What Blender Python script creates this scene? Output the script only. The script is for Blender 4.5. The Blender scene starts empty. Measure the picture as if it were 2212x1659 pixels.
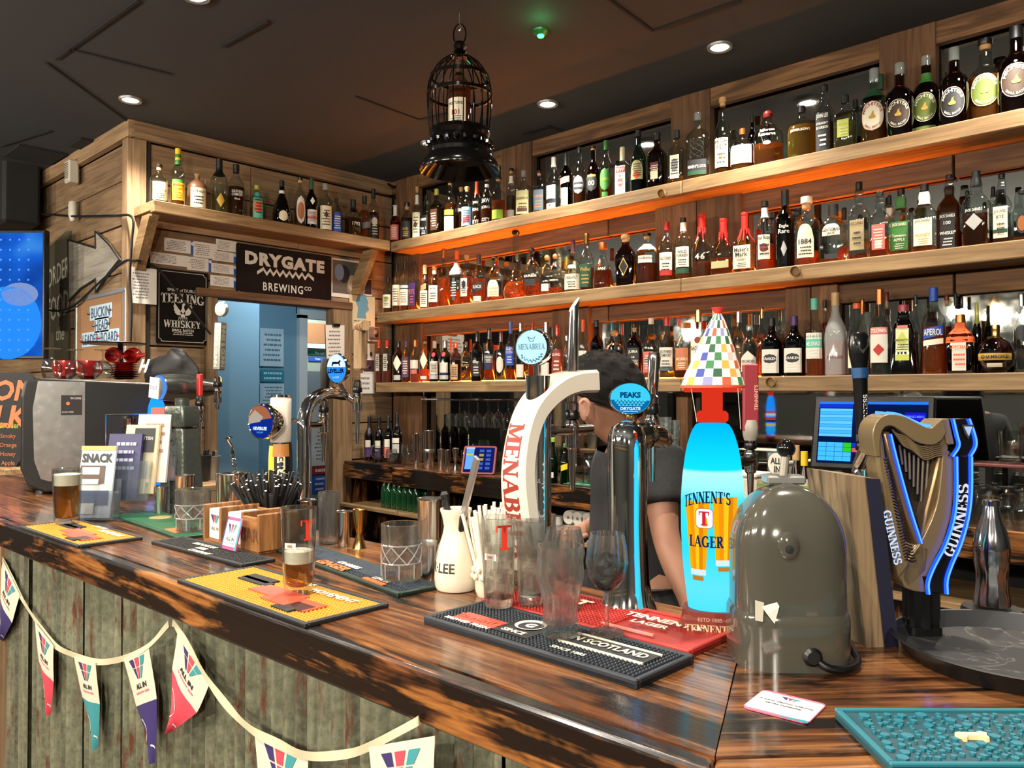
import bpy,math,random
from mathutils import Vector,Matrix
random.seed(7)
SC = bpy.context.scene
COL = SC.collection
PI = math.pi
# ------------------------------------------------------------------ camera, world, exposure, room lamps
cam_d = bpy.data.cameras.new('camera'); cam = bpy.data.objects.new('camera',cam_d); COL.objects.link(cam)
cam.location = (0,0,1.45); cam_d.sensor_width = 36; cam_d.lens = 36*1715/2212
_yaw,_pit = math.radians(133.52),math.radians(.718)
_fw = Vector((math.cos(_yaw)*math.cos(_pit),math.sin(_yaw)*math.cos(_pit),math.sin(_pit)))
cam.rotation_euler = _fw.to_track_quat('-Z','Y').to_euler()
cam_d.clip_start = .02; cam_d.clip_end = 60
SC.camera = cam
SC.view_settings.view_transform = 'Standard'; SC.view_settings.look = 'None'
SC.view_settings.gamma = 1; SC.view_settings.use_curve_mapping = False
SC.view_settings.exposure = 1.3
wd = bpy.data.worlds.new('dim_room'); SC.world = wd; wd.use_nodes = True
wd.node_tree.nodes['Background'].inputs[0].default_value = (.9,.85,.8,1)
wd.node_tree.nodes['Background'].inputs[1].default_value = .05
cy = SC.cycles
cy.max_bounces = 8; cy.diffuse_bounces = 3; cy.glossy_bounces = 4; cy.transmission_bounces = 6
cy.transparent_max_bounces = 40; cy.caustics_reflective = False; cy.caustics_refractive = False
cy.sample_clamp_indirect = 3.0; cy.use_denoising = True

def lamp(name,kind,loc,energy,color=(1,.9,.75),size=.1,aim=None,spot=None,blend=.6):
 d = bpy.data.lights.new(name,kind); d.energy = energy; d.color = color
 if kind == 'AREA': d.size = size
 else: d.shadow_soft_size = size
 if spot: d.spot_size = math.radians(spot); d.spot_blend = blend
 o = bpy.data.objects.new(name,d); COL.objects.link(o); o.location = loc
 if aim: o.rotation_euler = (Vector(aim)-Vector(loc)).to_track_quat('-Z','Y').to_euler()
 return o

# ------------------------------------------------------------------ colours
def hx(s):
 c = [int(s[i:i+2],16)/255 for i in (0,2,4)]
 return tuple((v/12.92 if v <= .04045 else ((v+.055)/1.055)**2.4) for v in c)+(1,)
PAL = dict(white='e8e4da',cream='e2d8b6',paper='d9d3c6',yellow='e8c417',gold='b8923a',black='0d0d0f',charcoal='232326',
  grey='77777a',lightgrey='b4b4b0',red='b02018',darkred='6a1a16',wine='5a1424',pink='d98a90',orange='e0581c',orangered='e6431f',green='3c7a2e',
  lime='8fb32a',darkgreen='1c4a30',teal='1f7d84',aqua='59bda4',blue='2350b4',navy='141c44',lightblue='7fb4d8',purple='4b2a6a',brown='4a2c1a',
  tan='c09a68',cork='b98d5c',copper='b06a3a',stone='8a6247',silver='b8b8ba',rose='c96a62',olive='a8a83c',khaki='b4ae7c',burg='651c2c',
  redprint='b3261e',indigo='2a1c58',crimson='c23a4a',mint='2f7f86',brick='8a2f26',straw='e9e0c8',skin='a87a62',hair='2a211c')
MATS = {}
def new_mat(name):
 m = bpy.data.materials.new(name); m.use_nodes = True
 n = m.node_tree.nodes; n.clear()
 out = n.new('ShaderNodeOutputMaterial')
 return m,n,m.node_tree.links,out
def P(c,rough=.5,metal=0.,coat=0.,emit=0.,key=None,spec=.5,bump=0.,bscale=300,bstr=None):
 """plain procedural material with a little noise in its roughness and an optional fine relief"""
 k = key or (c,rough,metal,coat,emit,spec,bump,bscale)
 if k in MATS: return MATS[k]
 m,n,l,out = new_mat(str(c)+'_surface'); b = n.new('ShaderNodeBsdfPrincipled'); l.new(b.outputs[0],out.inputs[0])
 col = hx(PAL.get(c,c)) if isinstance(c,str) else tuple(c)+(1,)
 b.inputs['Base Color'].default_value = col; b.inputs['Metallic'].default_value = metal
 b.inputs['Coat Weight'].default_value = coat; b.inputs['Specular IOR Level'].default_value = spec
 if emit:
  b.inputs['Emission Color'].default_value = col; b.inputs['Emission Strength'].default_value = emit
 tc = n.new('ShaderNodeTexCoord'); ns = n.new('ShaderNodeTexNoise'); ns.inputs['Scale'].default_value = bscale if bump else 40
 l.new(tc.outputs['Object'],ns.inputs['Vector'])
 mr = n.new('ShaderNodeMapRange'); mr.inputs[3].default_value = max(0,rough-.05); mr.inputs[4].default_value = min(1,rough+.05)
 l.new(ns.outputs[0],mr.inputs[0]); l.new(mr.outputs[0],b.inputs['Roughness'])
 if bump:
  bp = n.new('ShaderNodeBump'); bp.inputs['Strength'].default_value = bump; bp.inputs['Distance'].default_value = .002
  l.new(ns.outputs[0],bp.inputs['Height']); l.new(bp.outputs[0],b.inputs['Normal'])
 MATS[k] = m; return m
def GLASS(c='ffffff',dens=0.,rough=.02,frost=0.,edge=.85):
 """thin glass: clear or tinted transmission with a fresnel reflection at grazing angles"""
 k = ('glass',c,dens,rough,frost,edge)
 if k in MATS: return MATS[k]
 m,n,l,out = new_mat('glass_'+c); col = hx(PAL.get(c,c))
 tr = n.new('ShaderNodeBsdfTransparent'); tr.inputs[0].default_value = col
 gl = n.new('ShaderNodeBsdfGlossy'); gl.inputs['Roughness'].default_value = rough
 lw = n.new('ShaderNodeLayerWeight'); lw.inputs[0].default_value = .5
 pw = n.new('ShaderNodeMath'); pw.operation = 'POWER'; pw.inputs[1].default_value = 2.2; l.new(lw.outputs['Facing'],pw.inputs[0])
 ad = n.new('ShaderNodeMath'); ad.operation = 'MULTIPLY_ADD'; ad.inputs[1].default_value = edge; ad.inputs[2].default_value = .07
 l.new(pw.outputs[0],ad.inputs[0])
 base = tr.outputs[0]
 if dens or frost:
  df = n.new('ShaderNodeBsdfTranslucent' if frost else 'ShaderNodeBsdfDiffuse'); df.inputs[0].default_value = col
  d2 = n.new('ShaderNodeBsdfDiffuse'); d2.inputs[0].default_value = col
  mm = n.new('ShaderNodeMixShader'); mm.inputs[0].default_value = .5; l.new(df.outputs[0],mm.inputs[1]); l.new(d2.outputs[0],mm.inputs[2])
  mx = n.new('ShaderNodeMixShader'); mx.inputs[0].default_value = dens or frost
  l.new(tr.outputs[0],mx.inputs[1]); l.new(mm.outputs[0],mx.inputs[2]); base = mx.outputs[0]
 m2 = n.new('ShaderNodeMixShader'); l.new(ad.outputs[0],m2.inputs[0]); l.new(base,m2.inputs[1]); l.new(gl.outputs[0],m2.inputs[2])
 l.new(m2.outputs[0],out.inputs[0]); MATS[k] = m; return m
def SOLIDGLASS(c='f6faf9'):
 k = ('solidglass',c)
 if k in MATS: return MATS[k]
 m,n,l,out = new_mat('thick_glass'); g = n.new('ShaderNodeBsdfGlass'); g.inputs['Color'].default_value = hx(c); g.inputs['IOR'].default_value = 1.46; g.inputs['Roughness'].default_value = .0
 
 t = n.new('ShaderNodeBsdfTransparent'); a = n.new('ShaderNodeMixShader'); a.inputs[0].default_value = .6; l.new(t.outputs[0],a.inputs[1]); l.new(g.outputs[0],a.inputs[2])
 d = n.new('ShaderNodeBsdfDiffuse'); d.inputs[0].default_value = hx('f0eeea'); b = n.new('ShaderNodeMixShader'); b.inputs[0].default_value = .012; l.new(a.outputs[0],b.inputs[1]); l.new(d.outputs[0],b.inputs[2])
 l.new(b.outputs[0],out.inputs[0]); MATS[k] = m; return m
def LIQ(c,dens=.35):
 """spirit or beer: tinted see-through body with some scatter so that light from behind makes it glow"""
 k = ('liq',c,dens)
 if k in MATS: return MATS[k]
 m,n,l,out = new_mat('liquid_'+c); col = hx(c)
 tr = n.new('ShaderNodeBsdfTransparent'); tr.inputs[0].default_value = col
 tl = n.new('ShaderNodeBsdfTranslucent'); tl.inputs[0].default_value = col
 df = n.new('ShaderNodeBsdfDiffuse'); df.inputs[0].default_value = col
 a = n.new('ShaderNodeMixShader'); a.inputs[0].default_value = .35; l.new(tl.outputs[0],a.inputs[1]); l.new(df.outputs[0],a.inputs[2])
 b = n.new('ShaderNodeMixShader'); b.inputs[0].default_value = dens; l.new(tr.outputs[0],b.inputs[1]); l.new(a.outputs[0],b.inputs[2])
 l.new(b.outputs[0],out.inputs[0]); MATS[k] = m; return m
EK = 2**-1.3      # screens and backlit prints are metered against the exposure above
def EMIT(c,s,key=None):
 k = ('emit',c,s)
 if k in MATS: return MATS[k]
 m,n,l,out = new_mat('glow_'+str(c)); e = n.new('ShaderNodeEmission')
 e.inputs[0].default_value = hx(PAL.get(c,c)) if isinstance(c,str) else tuple(c)+(1,)
 e.inputs[1].default_value = s*EK if s < 6 else s; l.new(e.outputs[0],out.inputs[0]); MATS[k] = m; return m
def WOOD(name,c1,c2,c3,axis='x',rough=.6,scale=1.,rings=.5,knots=.0,burn=0.,coat=0.,vary=.25,spec=.4):
 """board grain along one axis of the piece: stretched streaks, bent growth rings, burnt patches, per-board tint"""
 if name in MATS: return MATS[name]
 m,n,l,out = new_mat(name); b = n.new('ShaderNodeBsdfPrincipled'); l.new(b.outputs[0],out.inputs[0])
 tc = n.new('ShaderNodeTexCoord'); oi = n.new('ShaderNodeObjectInfo')
 va = n.new('ShaderNodeVectorMath'); va.operation = 'MULTIPLY_ADD'
 cb = n.new('ShaderNodeCombineXYZ')
 for i in range(3): l.new(oi.outputs['Random'],cb.inputs[i])
 l.new(cb.outputs[0],va.inputs[0]); va.inputs[1].default_value = (37,23,51); l.new(tc.outputs['Object'],va.inputs[2])
 mp = n.new('ShaderNodeMapping'); l.new(va.outputs[0],mp.inputs[0])
 st = {'x': (1.1,9,9),'y': (9,1.1,9),'z': (9,9,1.1)}[axis]
 mp.inputs['Scale'].default_value = tuple(v*scale for v in st)
 n1 = n.new('ShaderNodeTexNoise'); n1.inputs['Scale'].default_value = 1.2; n1.inputs['Detail'].default_value = 4; n1.inputs['Distortion'].default_value = .6
 l.new(mp.outputs[0],n1.inputs['Vector'])
 # growth rings: contour lines of a smooth stretched field
 ml = n.new('ShaderNodeMath'); ml.operation = 'MULTIPLY'; ml.inputs[1].default_value = 26; l.new(n1.outputs[0],ml.inputs[0])
 sn = n.new('ShaderNodeMath'); sn.operation = 'SINE'; l.new(ml.outputs[0],sn.inputs[0])
 r1 = n.new('ShaderNodeMapRange'); r1.inputs[1].default_value = -1; r1.inputs[2].default_value = 1; l.new(sn.outputs[0],r1.inputs[0])
 mp2 = n.new('ShaderNodeMapping'); l.new(va.outputs[0],mp2.inputs[0])
 st2 = {'x': (3,90,90),'y': (90,3,90),'z': (90,90,3)}[axis]; mp2.inputs['Scale'].default_value = tuple(v*scale for v in st2)
 n2 = n.new('ShaderNodeTexNoise'); n2.inputs['Scale'].default_value = 1.; n2.inputs['Detail'].default_value = 5; l.new(mp2.outputs[0],n2.inputs['Vector'])
 mixr = n.new('ShaderNodeMix'); mixr.inputs[0].default_value = rings; l.new(n2.outputs[0],mixr.inputs[2]); l.new(r1.outputs[0],mixr.inputs[3])
 cr = n.new('ShaderNodeValToRGB'); e = cr.color_ramp.elements
 e[0].position = .18; e[0].color = hx(c1); e[1].position = .85; e[1].color = hx(c3); x = e.new(.5); x.color = hx(c2)
 l.new(mixr.outputs[0],cr.inputs[0]); colo = cr.outputs[0]
 hs = n.new('ShaderNodeHueSaturation'); mr = n.new('ShaderNodeMapRange'); mr.inputs[3].default_value = 1-vary; mr.inputs[4].default_value = 1+vary
 l.new(oi.outputs['Random'],mr.inputs[0]); l.new(mr.outputs[0],hs.inputs['Value']); l.new(colo,hs.inputs['Color']); colo = hs.outputs[0]
 n3 = n.new('ShaderNodeTexNoise'); n3.inputs['Scale'].default_value = 1; n3.inputs['Detail'].default_value = 5; n3.inputs['Roughness'].default_value = .65
 mp3 = n.new('ShaderNodeMapping'); l.new(va.outputs[0],mp3.inputs[0])
 mp3.inputs['Scale'].default_value = {'x': (3,9,9),'y': (9,3,9),'z': (9,9,3)}[axis]; l.new(mp3.outputs[0],n3.inputs['Vector'])
 if burn:
  ad = n.new('ShaderNodeMath'); ad.operation = 'MULTIPLY_ADD'; ad.inputs[1].default_value = -.22; l.new(mixr.outputs[0],ad.inputs[0]); l.new(n3.outputs[0],ad.inputs[2])
  rp = n.new('ShaderNodeMapRange'); rp.inputs[1].default_value = .52-burn*.3; rp.inputs[2].default_value = .62-burn*.3; l.new(ad.outputs[0],rp.inputs[0])
  mb = n.new('ShaderNodeMix'); mb.data_type = 'RGBA'; l.new(rp.outputs[0],mb.inputs[0]); l.new(colo,mb.inputs[6]); mb.inputs[7].default_value = hx('120b08')
  colo = mb.outputs[2]
 else:
  rp = n.new('ShaderNodeMapRange'); rp.inputs[1].default_value = .35; rp.inputs[2].default_value = .75; rp.inputs[3].default_value = .8; rp.inputs[4].default_value = 1.12
  l.new(n3.outputs[0],rp.inputs[0]); h2 = n.new('ShaderNodeHueSaturation'); l.new(rp.outputs[0],h2.inputs['Value']); l.new(colo,h2.inputs['Color']); colo = h2.outputs[0]
 if knots:
  vo = n.new('ShaderNodeTexVoronoi'); vo.inputs['Scale'].default_value = 1; mk = n.new('ShaderNodeMapping'); l.new(va.outputs[0],mk.inputs[0])
  mk.inputs['Scale'].default_value = {'x': (2,4.5,4.5),'y': (4.5,2,4.5),'z': (4.5,4.5,2)}[axis]; l.new(mk.outputs[0],vo.inputs['Vector'])
  kr = n.new('ShaderNodeMapRange'); kr.inputs[1].default_value = .05; kr.inputs[2].default_value = .10; kr.inputs[3].default_value = knots; kr.inputs[4].default_value = 0
  l.new(vo.outputs['Distance'],kr.inputs[0]); mk2 = n.new('ShaderNodeMix'); mk2.data_type = 'RGBA'
  l.new(kr.outputs[0],mk2.inputs[0]); l.new(colo,mk2.inputs[6]); mk2.inputs[7].default_value = hx('2a170c'); colo = mk2.outputs[2]
 l.new(colo,b.inputs['Base Color'])
 b.inputs['Coat Weight'].default_value = coat; b.inputs['Coat Roughness'].default_value = .12; b.inputs['Specular IOR Level'].default_value = spec
 rr = n.new('ShaderNodeMapRange'); rr.inputs[3].default_value = max(.05,rough-.12); rr.inputs[4].default_value = min(1,rough+.12)
 l.new(n3.outputs[0],rr.inputs[0]); l.new(rr.outputs[0],b.inputs['Roughness'])
 bp = n.new('ShaderNodeBump'); bp.inputs['Strength'].default_value = .25; bp.inputs['Distance'].default_value = .003
 l.new(mixr.outputs[0],bp.inputs['Height']); l.new(bp.outputs[0],b.inputs['Normal'])
 MATS[name] = m; return m
PINE = lambda ax='x': WOOD('pine_shelf_'+ax,'6f5538','92744f','b0946c',ax,.6,1,.22,.6,vary=.12)
RECL = lambda ax='x': WOOD('reclaimed_board_'+ax,'665038','927657','ac8f6d',ax,.75,1.,.18,.5,vary=.22)
POST = lambda ax='z': WOOD('old_post_'+ax,'4a3220','6d4c32','86633f',ax,.75,1,.22,.5,vary=.2)
CHAR = lambda ax='x': WOOD('charred_board_'+ax,'2c170c','5e371d','8e623c',ax,.24,1.6,.26,.5,.40,coat=.4,vary=.15)
CHAR2 = lambda ax='x': WOOD('charred_edge_'+ax,'22110a','5a341c','96622f',ax,.3,1.7,.4,.5,.78,coat=.35,vary=.1)
OAKB = lambda ax='x': WOOD('oak_box_'+ax,'6a4526','8a5c33','a1723f',ax,.55,2.5,.4,vary=.1)
STEEL = lambda r=.18: P('c9c7c4',r,1.,key=('steel',r))
CHROME = lambda: P('dcdcdc',.06,1.,key='chrome')
GOLD = lambda: P('c8a560',.2,1.,key='goldm')
BLK = lambda r=.4: P('0c0c0d',r)

# ------------------------------------------------------------------ mesh building
class G:
 """collects shapes (with a material each) and links them as ONE mesh object"""
 def __init__(s): s.v = []; s.f = []; s.m = []; s.mats = []; s.T = None
 def mi(s,m):
  if m not in s.mats: s.mats.append(m)
  return s.mats.index(m)
 def add(s,vs,fs,m):
  b = len(s.v)
  if s.T is not None: vs = [tuple(s.T @ Vector(v)) for v in vs]
  s.v += [tuple(v) for v in vs]; i = s.mi(m)
  for f in fs: s.f.append(tuple(b+k for k in f)); s.m.append(i)
  return s
 def box(s,c,d,m,rz=0.,bev=0.,M=None):
  x,y,z = d[0]/2,d[1]/2,d[2]/2
  e = min(bev,x*.45,y*.45,z*.45)
  if e > 0:
   vs = []
   for sx in (-1,1):
    for sy in (-1,1):
     for sz in (-1,1):
      vs += [(sx*(x-e),sy*(y-e),sz*z),(sx*(x-e),sy*y,sz*(z-e)),(sx*x,sy*(y-e),sz*(z-e))]
   I = lambda sx,sy,sz,k: ((sx > 0)*4+(sy > 0)*2+(sz > 0))*3+k
   fs = []
   for q in (-1,1):
    fs.append([I(-1,-1,q,0),I(1,-1,q,0),I(1,1,q,0),I(-1,1,q,0)][::q])
    fs.append([I(-1,q,-1,1),I(-1,q,1,1),I(1,q,1,1),I(1,q,-1,1)][::q])
    fs.append([I(q,-1,-1,2),I(q,1,-1,2),I(q,1,1,2),I(q,-1,1,2)][::q])
    for r in (-1,1):
     fs.append([I(-1,q,r,0),I(1,q,r,0),I(1,q,r,1),I(-1,q,r,1)][::q*r])
     fs.append([I(q,-1,r,2),I(q,1,r,2),I(q,1,r,0),I(q,-1,r,0)][::q*r])
     fs.append([I(q,r,-1,1),I(q,r,1,1),I(q,r,1,2),I(q,r,-1,2)][::q*r])
     for t in (-1,1): fs.append([I(q,r,t,0),I(q,r,t,1),I(q,r,t,2)][::q*r*t])
  else:
   vs = [(sx*x,sy*y,sz*z) for sx in (-1,1) for sy in (-1,1) for sz in (-1,1)]
   fs = [(0,1,3,2),(4,6,7,5),(0,4,5,1),(2,3,7,6),(0,2,6,4),(1,5,7,3)]
  R = (M or Matrix()) if M is not None else Matrix.Rotation(rz,4,'Z')
  R = Matrix.Translation(c) @ R
  return s.add([tuple(R @ Vector(v)) for v in vs],fs,m)
 def lathe(s,prof,m,c=(0,0,0),seg=24,n=2.,q=1.,caps=(True,True),rz=0.,M=None):
  vs = []; fs = []
  for (r,z) in prof:
   for k in range(seg):
    a = 2*PI*k/seg; ca,sa = math.cos(a),math.sin(a)
    x = r*math.copysign(abs(ca)**(2/n),ca); y = r*q*math.copysign(abs(sa)**(2/n),sa)
    vs.append((x,y,z))
  for i in range(len(prof)-1):
   for k in range(seg):
    k2 = (k+1) % seg; fs.append((i*seg+k,i*seg+k2,(i+1)*seg+k2,(i+1)*seg+k))
  if caps[0] and prof[0][0] > 1e-6: fs.append(tuple(range(seg))[::-1])
  if caps[1] and prof[-1][0] > 1e-6: fs.append(tuple((len(prof)-1)*seg+k for k in range(seg)))
  R = Matrix.Translation(c) @ (M if M is not None else Matrix.Rotation(rz,4,'Z'))
  return s.add([tuple(R @ Vector(v)) for v in vs],fs,m)
 def tube(s,pts,r,m,seg=8,cap=True,flat=1.):
  pts = [Vector(p) for p in pts]; N = len(pts); vs = []; fs = []
  rr = r if isinstance(r,(list,tuple)) else [r]*N
  up = Vector((0,0,1)); prev = None
  for i,p in enumerate(pts):
   t = (pts[min(i+1,N-1)]-pts[max(i-1,0)]).normalized()
   if prev is None:
    a = up.cross(t) if abs(t.dot(up)) < .95 else Vector((1,0,0)).cross(t)
   else: a = prev-t*prev.dot(t)
   a.normalize(); b = t.cross(a); prev = a
   for k in range(seg):
    w = 2*PI*k/seg; vs.append(p+(a*math.cos(w)+b*math.sin(w)*flat)*rr[i])
  for i in range(N-1):
   for k in range(seg):
    k2 = (k+1) % seg; fs.append((i*seg+k,i*seg+k2,(i+1)*seg+k2,(i+1)*seg+k))
  if cap: fs += [tuple(range(seg))[::-1],tuple((N-1)*seg+k for k in range(seg))]
  return s.add(vs,fs,m)
 def prism(s,poly,m,h,M=None,z0=0.,mside=None):
  n = len(poly); vs = [(x,y,z0) for x,y in poly]+[(x,y,z0+h) for x,y in poly]
  if M is not None: vs = [tuple(M @ Vector(v)) for v in vs]
  A = sum(poly[i][0]*poly[(i+1) % n][1]-poly[(i+1) % n][0]*poly[i][1] for i in range(n))
  o = 1 if A > 0 else -1
  s.add(vs,[tuple(range(n))[::-o],tuple(range(n,2*n))[::o]],m)
  s.f += [tuple(x+len(s.v)-2*n for x in ((i,(i+1) % n,n+(i+1) % n,n+i) if o > 0 else (n+i,n+(i+1) % n,(i+1) % n,i))) for i in range(n)]
  s.m += [s.mi(mside or m)]*n
  return s
 def quad(s,a,b,c,d,m): return s.add([a,b,c,d],[(0,1,2,3)],m)
 def grid(s,fn,nu,nv,m,flip=False):
  vs = [fn(i/nu,j/nv) for j in range(nv+1) for i in range(nu+1)]; w = nu+1
  fs = [(j*w+i,j*w+i+1,(j+1)*w+i+1,(j+1)*w+i) for j in range(nv) for i in range(nu)]
  return s.add(vs,[f[::-1] for f in fs] if flip else fs,m)
 def flat(s,shape,m,fn):
  """2-D verts/faces mapped through fn(u, v)"""
  vs,fs = shape; return s.add([fn(u,v) for u,v in vs],fs,m)
 def build(s,name,parent=None,smooth=35,loc=None,rz=0.,kind=None):
  me = bpy.data.meshes.new(name); me.from_pydata(s.v,[],s.f)
  for m in s.mats: me.materials.append(m)
  me.polygons.foreach_set('material_index',s.m)
  if smooth:
   me.polygons.foreach_set('use_smooth',[True]*len(s.f)); me.set_sharp_from_angle(angle=math.radians(smooth))
  me.update()
  return link(name,me,parent,loc,rz,kind)
def link(name,me,parent=None,loc=None,rz=0.,kind=None):
 o = bpy.data.objects.new(name,me); COL.objects.link(o)
 if parent: o.parent = parent
 if loc: o.location = loc
 if rz: o.rotation_euler = (0,0,rz)
 if kind: o['kind'] = kind
 return o
def thing(name,label,cat,loc=(0,0,0),rz=0.,group=None):
 o = bpy.data.objects.new(name,None); COL.objects.link(o); o.location = loc; o.rotation_euler = (0,0,rz); o.empty_display_size = .05
 o['label'] = label; o['category'] = cat
 if group: o['group'] = group
 return o
def tag(o,label,cat,group=None):
 o['label'] = label; o['category'] = cat
 if group: o['group'] = group
 return o
def dup(root,loc,rz=None,label=None,group=None):
 r = root.copy(); COL.objects.link(r); r.location = loc
 if rz is not None: r.rotation_euler = (0,0,rz)
 if label: r['label'] = label
 if group: r['group'] = group
 for ch in list(root.children):
  c = ch.copy(); COL.objects.link(c); c.parent = r
  for g in ch.children:
   d = g.copy(); COL.objects.link(d); d.parent = c
 return r
def rrect(w,h,r,n=5):
 o = []
 for cx,cy,a0 in ((w/2-r,h/2-r,0),(-w/2+r,h/2-r,90),(-w/2+r,-h/2+r,180),(w/2-r,-h/2+r,270)):
  for k in range(n+1):
   a = math.radians(a0+90*k/n); o.append((cx+r*math.cos(a),cy+r*math.sin(a)))
 return o
def arc(cx,cy,r,a0,a1,n=12,ry=None):
 return [(cx+r*math.cos(math.radians(a0+(a1-a0)*k/n)),cy+(ry or r)*math.sin(math.radians(a0+(a1-a0)*k/n))) for k in range(n+1)]
def smoothpath(pts,n=8):
 """Catmull-Rom through 3-D points"""
 P_ = [Vector(p) for p in pts]; P_ = [P_[0]*2-P_[1]]+P_+[P_[-1]*2-P_[-2]]; o = []
 for i in range(1,len(P_)-2):
  for k in range(n):
   t = k/n; a,b,c,d = P_[i-1:i+3]
   o.append(.5*((2*b)+(c-a)*t+(2*a-5*b+4*c-d)*t*t+(3*b-a-3*c+d)*t**3))
 o.append(P_[-2]); return o
# ------------------------------------------------------------------ lettering
_T = {}
def text2d(body,bold=0.,shear=0.,spacing=1.):
 k = (body,bold,shear,spacing)
 if k in _T: return _T[k]
 c = bpy.data.curves.new('lettering','FONT'); c.body = body; c.size = 1; c.align_x = 'CENTER'; c.align_y = 'CENTER'
 c.offset = bold; c.shear = shear; c.space_character = spacing; c.resolution_u = 2
 o = bpy.data.objects.new('lettering',c); me = o.to_mesh()
 vs = [(v.co.x,v.co.y) for v in me.vertices]; fs = [tuple(p.vertices) for p in me.polygons]
 o.to_mesh_clear(); bpy.data.objects.remove(o); bpy.data.curves.remove(c)
 if vs:
  x0 = min(v[0] for v in vs); x1 = max(v[0] for v in vs); y0 = min(v[1] for v in vs); y1 = max(v[1] for v in vs)
  h = y1-y0; vs = [((x-(x0+x1)/2)/h,(y-(y0+y1)/2)/h) for x,y in vs]      # height 1, centred
  _T[k] = (vs,fs,(x1-x0)/h)
 else: _T[k] = ([],[],1)
 return _T[k]
def bar(x0,y0,x1,y1,w):
 dx,dy = x1-x0,y1-y0; L = math.hypot(dx,dy) or 1; nx,ny = -dy/L*w/2,dx/L*w/2
 return [(x0-nx,y0-ny),(x1-nx,y1-ny),(x1+nx,y1+ny),(x0+nx,y0+ny)]
TH,TN,SR = .25,.105,.09
def _g(ch):
 S = []; q = lambda *a: S.append(bar(*a))
 def V(x,y0=0,y1=1,w=TH,lo=1,hi=1,e=.1):
  q(x,y0,x,y1,w)
  if lo: q(x-w/2-e,y0+SR/2,x+w/2+e,y0+SR/2,SR)
  if hi: q(x-w/2-e,y1-SR/2,x+w/2+e,y1-SR/2,SR)
 def R(cx,cy,rx,ry,a0,a1,w0=TH,w1=TN,n=14):
  for k in range(n):
   p = []
   for a in (a0+(a1-a0)*k/n,a0+(a1-a0)*(k+1)/n):
    t = math.radians(a); w = w1+(w0-w1)*abs(math.cos(t))
    p.append(((cx+(rx-w/2)*math.cos(t),cy+(ry-w/2)*math.sin(t)),(cx+(rx+w/2)*math.cos(t),cy+(ry+w/2)*math.sin(t))))
   S.append([p[0][0],p[0][1],p[1][1],p[1][0]])
 W = .8
 if ch == 'I': V(.22); W = .44
 elif ch == 'L': V(.22); q(.2,SR/2,.68,SR/2,SR); q(.66,0,.66,.26,.07); W = .72
 elif ch == 'E' or ch == 'F':
  V(.22); q(.2,1-SR/2,.7,1-SR/2,SR); q(.68,.76,.68,1,.07); q(.25,.52,.55,.52,TN); q(.55,.38,.55,.66,.06); W = .76
  if ch == 'E': q(.2,SR/2,.72,SR/2,SR); q(.7,0,.7,.25,.07)
 elif ch == 'T': V(.4,0,1,hi=0); q(.03,1-SR/2,.77,1-SR/2,SR); q(.06,.72,.06,1,.07); q(.74,.72,.74,1,.07); W = .8
 elif ch == 'H': V(.2); V(.72); q(.2,.52,.72,.52,TN); W = .92
 elif ch == 'N': V(.16,w=TN,hi=1,lo=1); V(.78,w=TN); q(.2,.96,.74,.04,TH); W = .94
 elif ch == 'M': V(.16,w=TN); V(.92,w=TH); q(.2,.96,.52,.06,TH*.9); q(.52,.06,.86,.96,TN); W = 1.1
 elif ch == 'U': V(.2,.3,1,lo=0); V(.74,.3,1,w=TN,lo=0); R(.47,.32,.27,.28,180,360); W = .92
 elif ch == 'A': q(.1,0,.45,1,TN); q(.44,1,.8,0,TH); q(.24,.34,.7,.34,TN); q(0,SR/2,.22,SR/2,SR); q(.64,SR/2,.98,SR/2,SR); W = .96
 elif ch == 'W': q(.08,1,.34,0,TH*.9); q(.34,0,.56,.9,TN); q(.56,1,.8,0,TH*.9); q(.8,0,1.06,1,TN); q(0,1-SR/2,.24,1-SR/2,SR); q(.96,1-SR/2,1.16,1-SR/2,SR); W = 1.16
 elif ch == 'Y': q(.1,1,.42,.45,TH*.9); q(.74,1,.42,.45,TN); V(.42,0,.5,hi=0); q(0,1-SR/2,.26,1-SR/2,SR); q(.62,1-SR/2,.86,1-SR/2,SR); W = .86
 elif ch == 'K': V(.22); q(.3,.42,.76,1,TN); q(.4,.56,.76,0,TH*.9); q(.62,SR/2,.92,SR/2,SR); q(.62,1-SR/2,.88,1-SR/2,SR); W = .92
 elif ch in 'BRPD':
  V(.22)
  if ch == 'D': R(.3,.5,.42,.46,-90,90); W = .86
  else:
   q(.2,1-SR/2,.42,1-SR/2,SR); R(.4,.745,.25,.215,-90,90); q(.2,.52,.42,.52,TN); W = .8
   if ch == 'B': q(.2,SR/2,.44,SR/2,SR); R(.42,.27,.29,.23,-90,90)
   if ch == 'R': q(.42,.52,.76,0,TH*.9); q(.64,SR/2,.9,SR/2,SR); W = .88
 elif ch in 'CGO':
  R(.46,.5,.36,.45,*((0,360) if ch == 'O' else (48,312)),n=20); W = .92
  if ch != 'O': q(.74,.66,.74,.98,.07)
  if ch == 'G': V(.74,.06,.44,w=TH*.85,lo=0)
 elif ch == 'S':
  R(.38,.73,.24,.23,30,270,TH*.9,TN); R(.38,.27,.27,.23,90,-150,TH*.9,TN); q(.62,.68,.62,.98,.06); q(.12,.02,.12,.32,.06); W = .76
 elif ch == "'": q(.12,.66,.16,1,.13); W = .28
 elif ch == '&': R(.36,.76,.16,.19,0,360,.1,.07); R(.36,.28,.26,.25,0,360,.14,.08); q(.5,.2,.8,0,.12); W = .86
 elif ch == ' ': W = .4
 else: return None
 return S,W
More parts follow.
